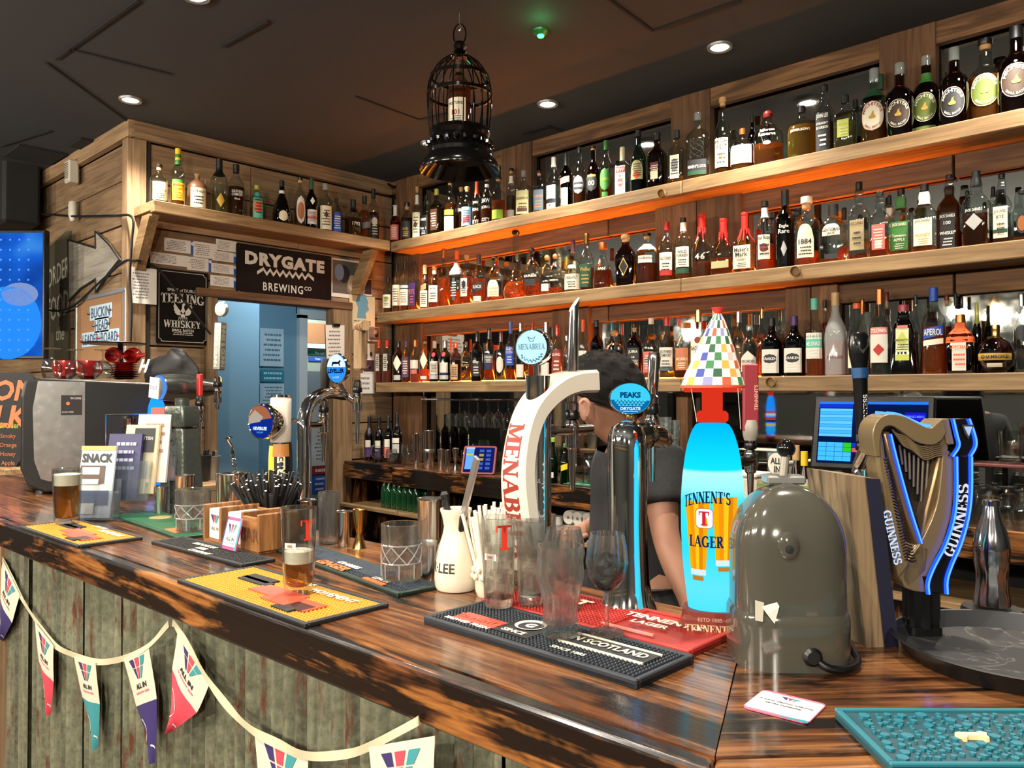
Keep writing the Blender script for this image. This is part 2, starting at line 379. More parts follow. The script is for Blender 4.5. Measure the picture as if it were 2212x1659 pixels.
def serif2d(body,sp=.04):
 k = ('serif',body,sp)
 if k in _T: return _T[k]
 vs = []; fs = []; x = 0
 for ch in body:
  S,W = _g(ch) or ([],.5)
  for p in S:
   b = len(vs); vs += [(x+u,v-.5) for u,v in p]; fs.append(tuple(range(b,b+len(p))))
  x += W+sp
 vs = [(u-x/2,v) for u,v in vs]; _T[k] = (vs,fs,x); return _T[k]
def put_text(g,body,h,m,fn,x=0.,y=0.,maxw=None,bold=0.01,shear=0.,serif=False,spacing=1.,fit=None):
 """letters of height h centred at (x, y) in the 2-D frame that fn maps into the scene"""
 vs,fs,w = serif2d(body) if serif else text2d(body,bold,shear,spacing)
 sx = fit/w if fit else h if not maxw or w*h <= maxw else maxw/w
 g.flat(([(x+u*sx,y+v*h) for u,v in vs],fs),m,fn); return w*sx
def scribble(g,rows,m,fn,w,h,x=0.,y=0.,rnd=random):
 """small print too fine to read: broken bars"""
 for r in range(rows):
  yy = y+h/2-h*(r+.5)/rows; u = -w/2*rnd.uniform(.55,1)
  while u < w/2*.85:
   L = rnd.uniform(.06,.2)*w; e = min(u+L,w/2)
   g.flat(([(x+u,yy-h/rows*.2),(x+e,yy-h/rows*.2),(x+e,yy+h/rows*.2),(x+u,yy+h/rows*.2)],[(0,1,2,3)]),m,fn); u = e+w*.03
def frame3(o,ux,uy):
 o = Vector(o); ux = Vector(ux); uy = Vector(uy)
 return lambda u,v: tuple(o+ux*u+uy*v)
ORD = ['first','second','third','fourth','fifth','sixth','seventh','eighth','ninth','tenth']+[x+'th' for x in ('eleven','twelf','thirteen','fourteen','fifteen','sixteen','seventeen','eighteen','nineteen')]+['twentieth']
for t_ in ('twenty','thirty','forty','fifty'): ORD += [t_+'-'+o for o in ORD[:9]]+[{'twenty': 'thirtieth','thirty': 'fortieth','forty': 'fiftieth'}.get(t_,'sixtieth')]

# ------------------------------------------------------------------ room shell
XW,YW,ZC,YC = -4.52,3.53,2.95,1.72
YS = 3.29                                    # front plane of the back shelves
ZA,ZB,ZD = 2.468,2.000,1.5266             # tops of the three back shelves
paint = P('34383b',.85,bump=.15,bscale=60); dkwall = P('3a3c3a',.85,bump=.1,bscale=40)
def struct(name,g,parent=None,smooth=0): 
 o = g.build(name,parent,smooth)
 if not parent: o['kind'] = 'structure'
 return o
struct('floor',G().box((-2.4,.65,-.05),(11.4,10.7,.1),WOOD('floor_board','2c1c12','43301f','5a4029','x',.5,1)))
ceil = struct('ceiling',G().box((-2.4,-.5,ZC+.05),(11.4,8.4,.1),paint))
for pts in ([(-3.9846,1.1392,2.948),(-4.574,1.7505,2.948)],[(-3.751,1.162,2.948),(-3.7048,1.584,2.948)],[(-3.9159,1.1566,2.948),(-3.0951,1.1988,2.948)],
   [(-1.789,2.3435,2.948),(-1.8204,2.7594,2.948)],[(-1.8204,2.7594,2.948),(-1.4356,2.7747,2.948)],[(-3.3099,2.3418,2.948),(-3.3391,2.7788,2.948),(-3.0981,2.8316,2.948)],
   [(-5.5401,1.3364,2.948),(-4.9983,1.4552,2.948)],[(-3.0835,3.3398,2.948),(-2.8948,3.3452,2.948),(-2.8886,3.4586,2.948)],[(-3.2486,1.6075,2.948),(-2.8913,1.6248,2.948)]):
 for a,b in zip(pts,pts[1:]):
  a,b = Vector(a),Vector(b); d = b-a
  struct('joint',G().box((a+b)/2,(d.length,.012,.008),P('0c0c0d',.9),rz=math.atan2(d.y,d.x)),ceil)
fp = G().box((0,0,0),(.34,.26,.012),P('111213',.9)); o = struct('patch',fp,ceil); o.location = (-5.5755,1.533,2.945)
fp = G().box((0,0,0),(.22,.12,.012),P('111213',.9)); o = struct('patch',fp,ceil); o.location = (-5.1158,1.6771,2.945)
for nm,c,d in (('wall_right',(3.3,-.5,1.475),(.1,8.4,2.95)),('wall_front',(-2.4,-4.65,1.475),(11.4,.1,2.95)),('wall_far_left',(-8.05,-.5,1.475),(.1,8.4,2.95))):
 struct(nm,G().box(c,d,dkwall))
# the wall behind the shelves: carcass, upright boards, mirrors between them
wb = struct('wall_back',G().box((-.65,YW+.06,1.475),(7.9,.08,2.95),P('1e1610',.8)))
mirror = P('c4c8c4',.015,1.,key='mirror')
def board(name,x0,x1,z0,z1,y=YW-.012,th=.024,mat=None):
 w = x1-x0
 o = G().box((0,0,0),(w,th,z1-z0),mat or POST('z'),bev=.002).build(name,wb,0,loc=((x0+x1)/2,y,(z0+z1)/2)); return o
def uprights(pairs,z0,z1):
 """upright boards (x from, x to, how many side by side) and a mirror in every gap"""
 edges = [XW]
 for x0,x1,n in pairs:
  for k in range(n): board('upright_board',x0+(x1-x0)*k/n+.003,x0+(x1-x0)*(k+1)/n-.003,z0,z1,y=YW-.03-.002*(k % 2),th=.05)
  edges += [x0,x1]
 edges += [3.2]
 for a,b in zip(edges[::2],edges[1::2]):
  if b-a > .08: G().box(((a+b)/2,YW+.012,(z0+z1)/2),(b-a,.008,z1-z0),mirror).build('mirror',wb,0)
def X(px,py=600): pass
uprights([(-4.4327,-4.1896,2),(-3.3985,-3.138,2),(-2.1902,-1.9613,1),(-1.1719,-0.9484,1),(.35,.6,1)],ZA,ZC)
uprights([(-4.4211,-4.1691,2),(-2.2831,-1.7959,2),(.3,.6,1)],ZB,ZA)
uprights([(-4.4196,-4.1388,2),(-2.9836,-2.7136,2),(-1.5873,-1.344,2),(.3,.6,1)],ZD,ZB)
uprights([(-4.4544,-4.1376,2),(-2.4007,-2.3427,1),(-2.1618,-2.0898,1),(.3,.6,1)],.85,ZD)
for z in (ZA-.115,ZB-.115):                 # rails along the top of the mirrors
 for x0,x1 in ((-4.45,-2.6),(-2.59,-.9),(-.89,1.)):
  board('mirror_rail',x0,x1,z-.04,z+.05,y=YW-.02,th=.03,mat=POST('x'))
# ceiling trim
t1 = struct('trim_1',G().box((0,0,0),(4.0,.035,.09),WOOD('trim_wood_x','4a3320','64462c','7c5a3a','x',.75,1)))
t1.location = (-2.52,YW-.03,ZC-.045)
t1b = struct('trim_2',G().box((0,0,0),(3.4,.035,.09),WOOD('trim_wood_x','','','','x'))); t1b.location = (1.19,YW-.03,ZC-.047)
t2 = struct('trim_3',G().box((0,0,0),(.035,YW-YC+.01,.09),RECL('y'))); t2.location = (XW+.02,(YW+YC)/2,ZC-.045)
t3 = struct('trim_4',G().box((0,0,0),(2.6,.035,.09),RECL('x'))); t3.location = (XW-1.3+.035,YC-.017,ZC-.045)
# end wall (sign wall): planks around a doorway y 2.22..3.01
zs = [2.86,2.64,2.385,2.12,1.98,1.72,1.49,1.25,1.0,.75,.5,.25,0]
we = struct('wall_end',G().box((XW-.09,(YC+2.20)/2,1.475),(.08,2.20-YC,2.95),P('241a12',.9)).box((XW-.09,2.62,2.5),(.08,.9,.88),P('241a12',.9)).box((XW-.09,3.33,1.475),(.08,.5,2.95),P('241a12',.9)))
rnd = random.Random(3)
for z1,z0 in zip(zs,zs[1:]):
 spans = [(YC,YW)] if z0 >= 2.1 else ([(YC,2.15),(3.16,YW)] if z1 < 2.1 else [(YC,2.15),(2.15,3.16),(3.16,YW)])
 for y0,y1 in spans:
  cuts = [y0]+([rnd.uniform(y0+.5,y1-.4)] if y1-y0 > 1.2 else [])+[y1]
  for a,b in zip(cuts,cuts[1:]):
   zz = max(z0,2.06) if (a >= 2.1 and b <= 3.2 and z1 > 2.06 and z0 < 2.06) else z0
   G().box((0,0,0),(.028,b-a-.005,z1-zz-.008),RECL('y'),bev=.003).build('plank',we,0,loc=(XW-.03+rnd.uniform(-.004,.004),(a+b)/2,(z1+zz)/2))
G().box((0,0,0),(.05,.075,2.86),RECL('z'),bev=.003).build('corner_post',we,0,loc=(XW-.012,YC+.036,1.43))
# doorway lining
d1 = G().box((XW-.03,3.09,1.02),(.10,.15,2.04),RECL('z'),bev=.004).box((XW-.03,2.18,1.02),(.10,.06,2.04),RECL('z'),bev=.004).box((XW-.03,2.62,2.045),(.12,1.08,.05),POST('y'),bev=.003)
struct('door_1',d1)
# wall to the left of the corner
wl = struct('wall_left',G().box((XW-1.75,YC+.06,1.475),(3.5,.08,2.95),P('241a12',.9)))
zs2 = [2.86,2.65,2.40,2.13,1.86,1.60,1.36,1.1,.85,.6,.35,.0]
for z1,z0 in zip(zs2,zs2[1:]):
 cuts = [XW-.05,XW-rnd.uniform(1.1,1.6),XW-3.4]
 for a,b in zip(cuts,cuts[1:]):
  G().box((0,0,0),(a-b-.005,.028,z1-z0-.008),RECL('x'),bev=.003).build('plank',wl,0,loc=((a+b)/2,YC+.015+rnd.uniform(-.004,.004),(z1+z0)/2))
G().box((0,0,0),(.075,.05,2.86),RECL('z'),bev=.003).build('corner_post',wl,0,loc=(XW-.028,YC-.004,1.43))
# kitchen passage behind the doorway
blue = P('8fb9cf',.7); blue2 = P('6f98ad',.7); whitep = P('d8dcd8',.6)
pas = struct('wall_passage',G().box((-5.63,2.56,1.4),(.06,1.04,2.8),blue).box((-5.95,3.05,1.4),(.66,.06,2.8),blue).box((-6.33,3.44,1.4),(.06,.78,2.8),blue2).box((-6.33,4.7,1.4),(.06,.3,2.8),blue2).box((-6.33,4.2,2.5),(.06,.76,.66),blue2).box((-5.2,4.78,1.4),(2.2,.06,2.8),blue).box((-5.5,3.4,2.83),(1.76,2.9,.06),P('a8c4cf',.8)))
G().box((-6.29,3.87,1.08),(.08,.08,2.16),whitep).box((-6.29,4.18,2.17),(.08,.7,.08),whitep).build('door_frame',pas,0)
G().box((0,0,0),(.04,.5,1.38),P('9fb4bc',.6)).build('half_partition',pas,0,loc=(-5.225,3.52,.69))
bk = struct('wall_kitchen',G().box((-7.7,4.4,1.4),(.06,2.6,2.8),P('9aa59a',.7)).box((-7.0,5.7,1.4),(1.4,.06,2.8),blue2).box((-7.0,4.4,2.83),(1.4,2.6,.06),whitep).box((-7.64,4.75,1.98),(.08,.9,.05),whitep))
G().box((-7.63,4.85,2.12),(.05,.9,.22),P('a87850',.7)).box((-7.62,4.85,1.45),(.05,.9,.5),P('5a646a',.6)).build('kitchen_panel',bk,0)
lamp('passage_lamp','AREA',(-5.1,3.2,2.75),8,(.8,.92,1.0),.35,(-5.2,3.2,0))
lamp('kitchen_lamp','AREA',(-7.0,4.6,2.75),16,(.97,.97,.95),.4,(-7.1,4.6,0))
# downlights
LIT = [((-2.9061,1.3313,2.945),1),((-4.1748,1.5788,2.945),1),((-3.6078,3.0848,2.945),1),((-2.6746,3.0835,2.945),1),((-1.6948,3.0862,2.945),1),((-.62,3.1,2.945),1),
       ((-1.7,1.45,2.945),1),((-.45,1.5,2.945),1),((-3.4,-.2,2.945),1),((-1.9,-.25,2.945),1),((-.5,-.3,2.945),1),((-4.6,.2,2.945),1),((-3.,-2.2,2.945),0),((-1.,-2.2,2.945),0)]
dl = None
for i,(p,on_) in enumerate(LIT):
 if dl is None:
  dl = thing('ceiling_downlight','x','light',p)
  G().lathe([(.040,-.004),(.052,-.006),(.056,0),(.056,.005),(.040,.005)],P('9a9a98',.4,.6),caps=(False,False)).build('rim',dl)
  G().lathe([(.040,0),(.001,.001)],EMIT('fff2e0',26),caps=(False,False)).build('lens',dl); o = dl
 else: o = dup(dl,p)
 o['group'] = 'downlights in the dark ceiling'
 o['label'] = ['lit downlight at the top edge of the dark ceiling over the bar','lit downlight nearest the wooden wall corner','lit downlight beside the base of the hanging birdcage','lit downlight between birdcage and the green indicator lamp, near the shelves',
                  'lit downlight above the middle of the top bottle shelf','lit downlight above the far end of the bottle shelves'][i] if i < 6 else 'lit downlight over the customer side of the room, %s of them' % ORD[i-6]
 lamp('downlight_beam','SPOT',(p[0],p[1],2.92),[58,58,42,42,42,42,62,62,55,55,55,60,45,45][i],(1,.91,.78),.04,(p[0],p[1],0),125,.8)
g = thing('indicator_lamp','small green glowing indicator lamp on the dark ceiling','light',(-2.1581,2.4447,2.95))
G().lathe([(.0,-.022),(.018,-.02),(.034,-.008),(.036,0)],P('1a5a2a',.3),caps=(False,False)).build('housing',g)
G().lathe([(0,-.030),(.012,-.027),(.015,-.018)],EMIT('19ff52',14),caps=(False,False)).build('bulb',g)
lamp('indicator_glow','POINT',(-2.0862,2.3632,2.9),.12,(.1,1,.3),.02)
# ------------------------------------------------------------------ shelves
def shelf(name,label,L,y0,y1,z,joints,along='x'):
 t = thing(name,label,'shelf',(0,0,0))
 for a,b in joints:
  if along == 'x':
   G().box((0,0,0),(b-a-.003,.045,.065),PINE('x'),bev=.004).build('front_board',t,0,loc=((a+b)/2,y0+.0225,z-.0325))
   G().box((0,0,0),(b-a-.003,y1-y0-.048,.063),PINE('x'),bev=.002).build('shelf_board',t,0,loc=((a+b)/2,(y0+.046+y1)/2,z-.0325))
  else:
   G().box((0,0,0),(.045,b-a-.003,.065),PINE('y'),bev=.004).build('front_board',t,0,loc=(y0-.0225,(a+b)/2,z-.0325))
   G().box((0,0,0),(y0-y1-.048,b-a-.003,.05),PINE('y'),bev=.002).build('shelf_board',t,0,loc=((y0-.046+y1)/2,(a+b)/2,z-.0255))
 return t
XS = -4.246
sa = shelf('wall_shelf','topmost pine shelf on the mirrored back wall',0,YS,YW-.006,ZA,[(XS,-2.011),(-2.011,1.2)])
sb = shelf('wall_shelf','middle pine shelf of three on the back wall',0,YS,YW-.006,ZB,[(-4.40,-2.0176),(-2.0176,1.2)])
sc_ = shelf('wall_shelf','lowest pine shelf of three, above the back counter',0,YS,YW-.006,ZD,[(-4.41,-2.019),(-2.019,1.2)])
se = shelf('bracket_shelf','pine bracket shelf above the black signs on the end wall',0,XS,XW,ZA+.008,[(YC+.005,YS)],'y')
for s_ in (sa,sb,sc_): s_['group'] = 'bottle shelves'
k = G().lathe([(.0,-.002),(.019,0),(.021,.004),(.021,.02)],P('8a6a3e',.6),seg=16,caps=(False,False))
for par,px in ((sa,(-2.1116,3.286,2.4171)),(sb,(-1.4464,3.286,1.971)),(sc_,(-1.5585,3.286,1.5004))):
 o = k.build('wood_plug',par,loc=px); o.rotation_euler = (PI/2,0,0)
G().box((0,0,0),(.10,.05,.16),OAKB('z')).build('end_trim',se,0,loc=(0,0,-50)) if False else None
for y,w in ((YC+.03,.05),(YS-.09,.05)):                # raking brackets under the end shelf
 b = G(); pr = [(XW+.0,ZA-.34),(XW+.045,ZA-.34),(XS-.05,ZA-.07),(XS-.05,ZA-.058),(XS-.15,ZA-.058),(XW,ZA-.24)]
 b.prism([(p[0]-XW,p[1]-ZA) for p in pr],PINE('x'),w,Matrix(((1,0,0,XW),(0,0,1,y-w/2),(0,1,0,ZA),(0,0,0,1)))).build('bracket',se,0)
# amber LED strips lying behind the bottles
def led(x0,x1,y,z,s,nm,label):
 o = G().box((0,0,0),(x1-x0,.012,.006),EMIT('ff8420',s)).build(nm,None,0,loc=((x0+x1)/2,y,z)); tag(o,label,'light')
led(-4.4,-1.0,YW-.042,ZB+.006,95,'led_strip','amber light strip behind the bottles on the middle shelf')
led(-4.4,-1.5,YW-.042,ZD+.006,78,'led_strip','amber light strip behind the bottles on the lowest shelf')
# room behind the viewer, seen only in the mirrors
rl = struct('trim_5',G().box((-1.5,-4.5,1.95),(9,.1,.10),PINE('x')).box((-1.5,-4.5,1.50),(9,.1,.05),PINE('x')))
PEND = [(-1.85,-1.5,2.28),(-1.55,-1.5,2.30),(-1.2,-1.5,2.36),(-2.15,-1.5,2.36),(-3.6,-1.5,2.3),(-5.0,-1.3,2.3),(-6.4,-1.2,2.3),(.1,-1.5,2.3),(1.6,-1.3,2.3)]  # mirrored bulbs first; the later ones are added as frontal fill
for i,(x,y,z) in enumerate(PEND):
 t = thing('pendant_and_fill_bulb','bare glowing pendant bulb in a row extended for fill, %s from the window end' % ORD[i],'light',(x,y,z),0,'pendant bulbs over the customer side')
 G().lathe([(.0,-.075),(.028,-.055),(.033,-.03),(.02,.0),(.014,.02)],EMIT('ffd890',30),seg=12).build('bulb',t)
 G().lathe([(.018,.02),(.02,.03),(.02,.06),(.008,.075),(.004,.08),(.004,ZC-z)],P('b06a3a',.25,1.),seg=10).build('holder',t)
 lamp('pendant_fill_light','POINT',(x,y,z-.12),24 if i < 4 else 46 if i < 7 else 80,(1,.90,.76),.06)  # kept strong to fill the bar from behind the viewer

# ------------------------------------------------------------------ bottles
PAL.update(slate='4a5a68',brownlabel='3a2a1e',greenlabel='5a6a2a',lime2='b8c050',khaki2='cfd2a0',tanlabel='a8946a',plumlabel='5a3a5c',darkteal='123c3a',
  purplebrown='4a2a34',darkcork='5a4028',rosecap='a83a48',tanorange='c07a48',bluecap='3a68c8',yellowgreen='8ab83a',redwax='c2261e',clear='d8dad8',whisky='9a5a20',corkblack='1c1512',ink='0c0c10')
LIQC = dict(water=('e6ecea',.05),pale=('d8cf8c',.15),amber=('e2984a',.2),whisky=('c87a34',.25),dark=('8a481e',.35),brown=('6e3214',.4),honey=('c89a3c',.28),ink=('0b0a10',.8),red=('a82a24',.5),
  rosea=('eaa088',.3),plum=('58202c',.5),orangeliq=('f08434',.35),redliq=('c82a14',.45),greenb=('1c4a22',.5),greenw=('2a5218',.5),mixer=('17803a',.35),teal=('2c4a44',.35),olive=('5a4c1c',.45),stone=('8a6247',1.))
TINT = dict(ink='2a2c30',brown='8a5a3a',greenb='4f8a58',greenw='6a9048',mixer='3fb060',teal='8fb4ac',olive='b8b088',plum='c8a0a4',red='e0a8a4')
PROF = {   # half-width, height as shares; n = squareness of the plan, q = depth / width
 'std': ([(.9,0),(1,.015),(1,.57),(.95,.64),(.72,.70),(.42,.755),(.33,.80),(.32,.96),(.37,.965),(.37,1)],2,1),
 'tall': ([(.9,0),(1,.015),(1,.50),(.93,.57),(.72,.64),(.46,.71),(.35,.77),(.32,.96),(.37,.965),(.37,1)],2,1),
 'slim': ([(.92,0),(1,.015),(1,.52),(.9,.58),(.5,.65),(.34,.70),(.31,.97),(.35,1)],2,1),
 'short': ([(.9,0),(1,.02),(1,.56),(.94,.64),(.72,.71),(.40,.76),(.30,.79),(.29,.96),(.33,.97),(.33,1)],2,1),
 'round': ([(.86,0),(1,.03),(1,.46),(.97,.55),(.84,.64),(.55,.71),(.30,.75),(.24,.79),(.24,.96),(.28,1)],2.4,.8),
 'sq': ([(.94,0),(1,.015),(1,.58),(.94,.63),(.62,.68),(.38,.72),(.33,.76),(.33,.97),(.37,1)],5,.85),
 'sqs': ([(.94,0),(1,.02),(1,.56),(.92,.64),(.64,.72),(.40,.76),(.36,.79),(.36,1)],6,.6),
 'sqt': ([(1,0),(1,.02),(.80,.62),(.72,.70),(.55,.76),(.44,.80),(.40,.86),(.40,1)],6,.6),
 'rect': ([(.95,0),(1,.015),(1,.68),(.9,.72),(.5,.76),(.4,.8),(.4,1)],5,.8),
 'jd': ([(.94,0),(1,.015),(1,.54),(.96,.60),(.68,.67),(.44,.72),(.46,.78),(.40,.83),(.34,.88),(.34,1)],3.2,1),
 'jds': ([(.95,0),(1,.015),(1,.55),(.94,.60),(.68,.66),(.42,.71),(.40,.75),(.45,.80),(.40,.86),(.33,.90),(.33,1)],6,1),
 'mich': ([(.92,0),(1,.015),(1,.50),(.96,.56),(.80,.62),(.48,.67),(.36,.71),(.34,.95),(.38,1)],2.3,.95),
 'bell': ([(.92,0),(1,.015),(1,.40),(.96,.48),(.76,.55),(.48,.62),(.36,.68),(.32,.76),(.32,1)],2.6,.95),
 'bellsq': ([(.95,0),(1,.015),(1,.42),(.94,.49),(.72,.55),(.42,.62),(.30,.68),(.27,.76),(.27,1)],5,.8),
 'flask': ([(.82,0),(.92,.02),(1,.45),(1,.60),(.92,.68),(.62,.74),(.34,.77),(.30,.81),(.30,1)],2.6,.5),
 'cone': ([(.95,0),(1,.02),(.98,.32),(.86,.42),(.55,.60),(.34,.72),(.24,.80),(.22,1)],2,1),
 'deca': ([(.9,0),(1,.03),(1,.12),(.9,.2),(.62,.265),(.50,.30),(.50,.33),(.42,.35),(.42,.40),(.34,.42),(.26,.60),(.22,.95),(.24,1)],2,1),
 'deca2': ([(.94,0),(1,.03),(.98,.2),(.86,.36),(.62,.52),(.40,.63),(.28,.70),(.26,.82),(.42,.95),(.44,1)],2,1),
 'hex': ([(.84,0),(.88,.02),(1,.5),(1,.58),(.82,.68),(.5,.76),(.36,.80),(.36,1)],5,.55),
 'bened': ([(.9,0),(1,.03),(1,.28),(.9,.42),(.62,.55),(.40,.64),(.28,.72),(.25,.95),(.27,1)],2,1),
 'jug': ([(.92,0),(1,.03),(1,.60),(.94,.68),(.66,.77),(.40,.82),(.26,.86),(.24,.95),(.28,1)],2,1),
 'wine': ([(.9,0),(1,.015),(1,.56),(.95,.61),(.72,.67),(.46,.72),(.36,.76),(.34,.97),(.38,1)],2,1),
 'beer': ([(.9,0),(1,.015),(1,.50),(.92,.57),(.62,.68),(.44,.76),(.38,.82),(.37,.96),(.42,1)],2,1),
 'apero': ([(.96,0),(1,.015),(.93,.30),(.92,.50),(.95,.58),(.80,.66),(.55,.70),(.40,.76),(.34,.84),(.32,1)],2,1),
 'kraken': ([(.92,0),(1,.015),(1,.46),(.92,.50),(.98,.56),(.86,.64),(.56,.69),(.46,.72),(.34,.78),(.30,1)],2,1),
 'globe': ([(.3,0),(.6,.06),(.86,.16),(1,.32),(.96,.46),(.78,.60),(.46,.70),(.22,.75),(.20,.80),(.22,1)],2,1),
}
def psample(prof,z):
 for (r0,z0),(r1,z1) in zip(prof,prof[1:]):
  if z0 <= z <= z1: return r0+(r1-r0)*((z-z0)/(z1-z0) if z1 > z0 else 0)
 return prof[-1][0]
DESC = dict(std='round-shouldered',tall='tall slope-shouldered',slim='slender',short='short',round='squat broad',sq='square',sqs='low square',sqt='tapering square',rect='narrow rectangular',jd='ribbed-neck',jds='square bulb-necked',
  mich='broad-shouldered',bell='bell-shouldered',bellsq='squared bell-shouldered',flask='flat flask-like',cone='cone-shaped',deca='long-necked bulb',deca2='wide-based decanter-like',hex='angular',bened='rounded dark',jug='stoneware jug',
  wine='wine-type',beer='small',apero='fluted tapering',kraken='ribbed',globe='globe-shaped')
LDESC = dict(water='clear',pale='pale',amber='amber',whisky='amber',dark='dark',brown='brown',honey='golden',ink='black',red='red',rosea='pink',plum='plum',orangeliq='orange',redliq='red',greenb='green',greenw='green',mixer='green',teal='teal',olive='olive',stone='brown')
CDESC = dict(corkblack='black-topped cork',darkcork='dark cork',redwax='dripping red wax',clear='clear',bluecap='blue',rosecap='dark red',purplebrown='twisted dark',yellowgreen='lime',darkteal='dark teal',paper='white',cream='cream',lightgrey='pale grey',orangered='orange-red',charcoal='dark grey',copper='copper',tan='tan')
NDESC = dict(straw='cream',paper='white',lime2='yellow-green',khaki2='pale green',khaki='pale green',slate='blue-grey',rose='rose',brownlabel='dark brown',greenlabel='olive green',tanlabel='tan',plumlabel='purple',tanorange='orange-tan',burg='burgundy',charcoal='dark',lightgrey='grey',brick='dark red',grey='grey',aqua='aqua',whisky='amber')
SHN = dict(E=('end-wall bracket shelf','the free end','bottles on the end-wall bracket shelf',ZA+.008),A=('top back shelf','the corner','bottles on the top back shelf',ZA),B=('middle back shelf','the corner','bottles on the middle back shelf',ZB),
  C=('lowest back shelf','the corner','bottles on the lowest back shelf',ZD),K=('back counter','the corner','bottles on the back counter',1.001))
label_mats = lambda c: P(c,.55)
def bottle(sh,x,y,H,W,kind,liq,fill,cap,capf,labels,lines,idx):
 shn,frm,grp,z = SHN[sh]; prof,n,q = PROF[kind]; R = W/2
 if n > 3: R *= .93
 face = math.atan2(-y,-x)                        # towards the bar
 base = 0 if sh == 'E' else -PI/2
 dlt = (face-base+PI) % (2*PI)-PI
 rz = base+PI/2+dlt*(.62 if n < 3 else .28)+random.uniform(-.06,.06)
 first = [l for l in labels if l[0] != 'n']
 lab = (NDESC.get(first[0][1],first[0][1])+' label') if first else 'no paper label'
 cp = CDESC.get(cap,cap)
 t = thing('liquor_bottle' if sh != 'K' else ('wine_bottle' if kind == 'wine' else 'mixer_bottle'),'','bottle',(x,y,z),rz,grp)
 if kind == 'jug': t['label'] = 'brown stoneware jug bottle with cream label and handle, on the end-wall bracket shelf'
 else:
  tail = '%s from %s on %s' % (ORD[idx],frm.replace('the ',''),shn)
  for head in ('%s %s bottle, %s, %s cap, ' % (DESC[kind],LDESC[liq],lab,cp),'%s bottle, %s, %s cap, ' % (LDESC[liq],lab,cp),'%s bottle, %s, ' % (LDESC[liq],lab)):
   if len((head+tail).replace('-',' ').split()) <= 16: break
  t['label'] = head+tail
 ztop = H*(1-capf*.92)
 pr = [(r*R,min(zz*H,ztop)) for r,zz in prof if zz*H < ztop]+[(psample(prof,1-capf*.92)*R,ztop)]
 seg = 20 if n < 3 else 28
 lm,dens = LIQC[liq]
 if kind == 'jug':
  g = G().lathe(pr,P('stone',.35,coat=.3),seg=24,n=n,q=q)
  g.tube([(R*.3,0,H*.80),(R*.62,0,H*.92),(R*.86,0,H*.86),(R*.80,0,H*.74)],R*.09,P('stone',.35,coat=.3),6); g.build('jug_body',t)
 else:
  frost = .55 if lines and lines[0][0].startswith('FLYING') else 0
  G().lathe([(r+.0004,zz) for r,zz in pr],GLASS(TINT.get(liq,'e8efee'),0,.03,frost),seg=seg,n=n,q=q,caps=(True,False)).build('glass',t)
  fz = fill*H
  lp = [(max(r*R-.0022,.001),max(zz*H,.004)) for r,zz in prof if zz < fill]+[(max(psample(prof,fill)*R-.0022,.001),fz)]
  G().lathe(lp,LIQ(lm,dens),seg=seg,n=n,q=q,caps=(True,True)).build('liquid',t)
 # stopper / capsule
 zc = H*(1-capf); rn = psample(prof,.965)*R
 cm = {'gold': GOLD(),'silver': STEEL(.25),'copper': P('b06a3a',.3,.8),'clear': GLASS('dfe6e4',.25)}.get(cap) or P(cap,.45,coat=.2)
 g = G()
 if cap in ('corkblack','darkcork','cork','darkred') or (cap == 'white' and capf < .19):
  top = P('cork',.7) if cap == 'cork' else P('darkred' if cap == 'darkred' else 'white' if cap == 'white' else '15100d',.35)
  if kind in ('deca','round') and capf < .15: g.lathe([(rn*.9,zc),(rn*1.2,zc+.003),(rn*1.5,zc+H*capf*.45),(rn*1.2,zc+H*capf*.8),(rn*.5,H)],top,seg=16)
  else: g.lathe([(rn*.9,zc),(rn*1.0,H-H*capf*.55)],P('cork',.75),seg=14).lathe([(rn*1.15,H-H*capf*.55),(rn*1.22,H-H*capf*.5),(rn*1.22,H-.002),(rn*1.1,H)],top,seg=16)
 elif cap == 'redwax':
  pts = [(rn*1.12,H-.001),(rn*1.2,H-.004),(rn*1.22,H-H*.05),(rn*1.08,H-H*.055),(rn*1.16,H-H*.07),(rn*1.1,H-H*.13),(rn*1.16,zc+.01)]
  g.lathe(pts[::-1],cm,seg=16)
  for k in range(9):
   a = 2*PI*k/9+random.random()*.3; L = random.uniform(.01,.05)
   r0 = psample(prof,(zc-L*.3)/H)*R+.001; r1 = psample(prof,(zc-L)/H)*R
   g.tube([(math.cos(a)*rn*1.08,math.sin(a)*rn*1.08,zc+.016),(math.cos(a)*(r0+.0005),math.sin(a)*(r0+.0005),zc-L*.3),(math.cos(a)*r1,math.sin(a)*r1,zc-L)],[.005,.004,.002],cm,5)
 else:
  pts = []
  for k in range(7):
   zz = (1-capf)+capf*k/6; pts.append((max(psample(prof,min(zz,.96))*R+.0012,rn*1.02),zz*H))
  pts[-1] = (rn*.92,H); pts.insert(-1,(rn*1.06,H-.002))
  if capf > .2: pts.insert(4,(pts[4][0]*1.05,pts[4][1]))
  g.lathe(pts,cm,seg=16)
  if cap in ('paper',) and kind == 'std' and capf > .2:                # twisted paper
   g.lathe([(rn*.7,H-.004),(rn*1.5,H+.008),(rn*.9,H+.012)],cm,seg=9,caps=(False,True))
  if cap == 'yellow': g.lathe([(rn*1.09,H*.84),(rn*1.09,H*.90)],P('green',.4),seg=16,caps=(False,False))
 g.build('cap',t)
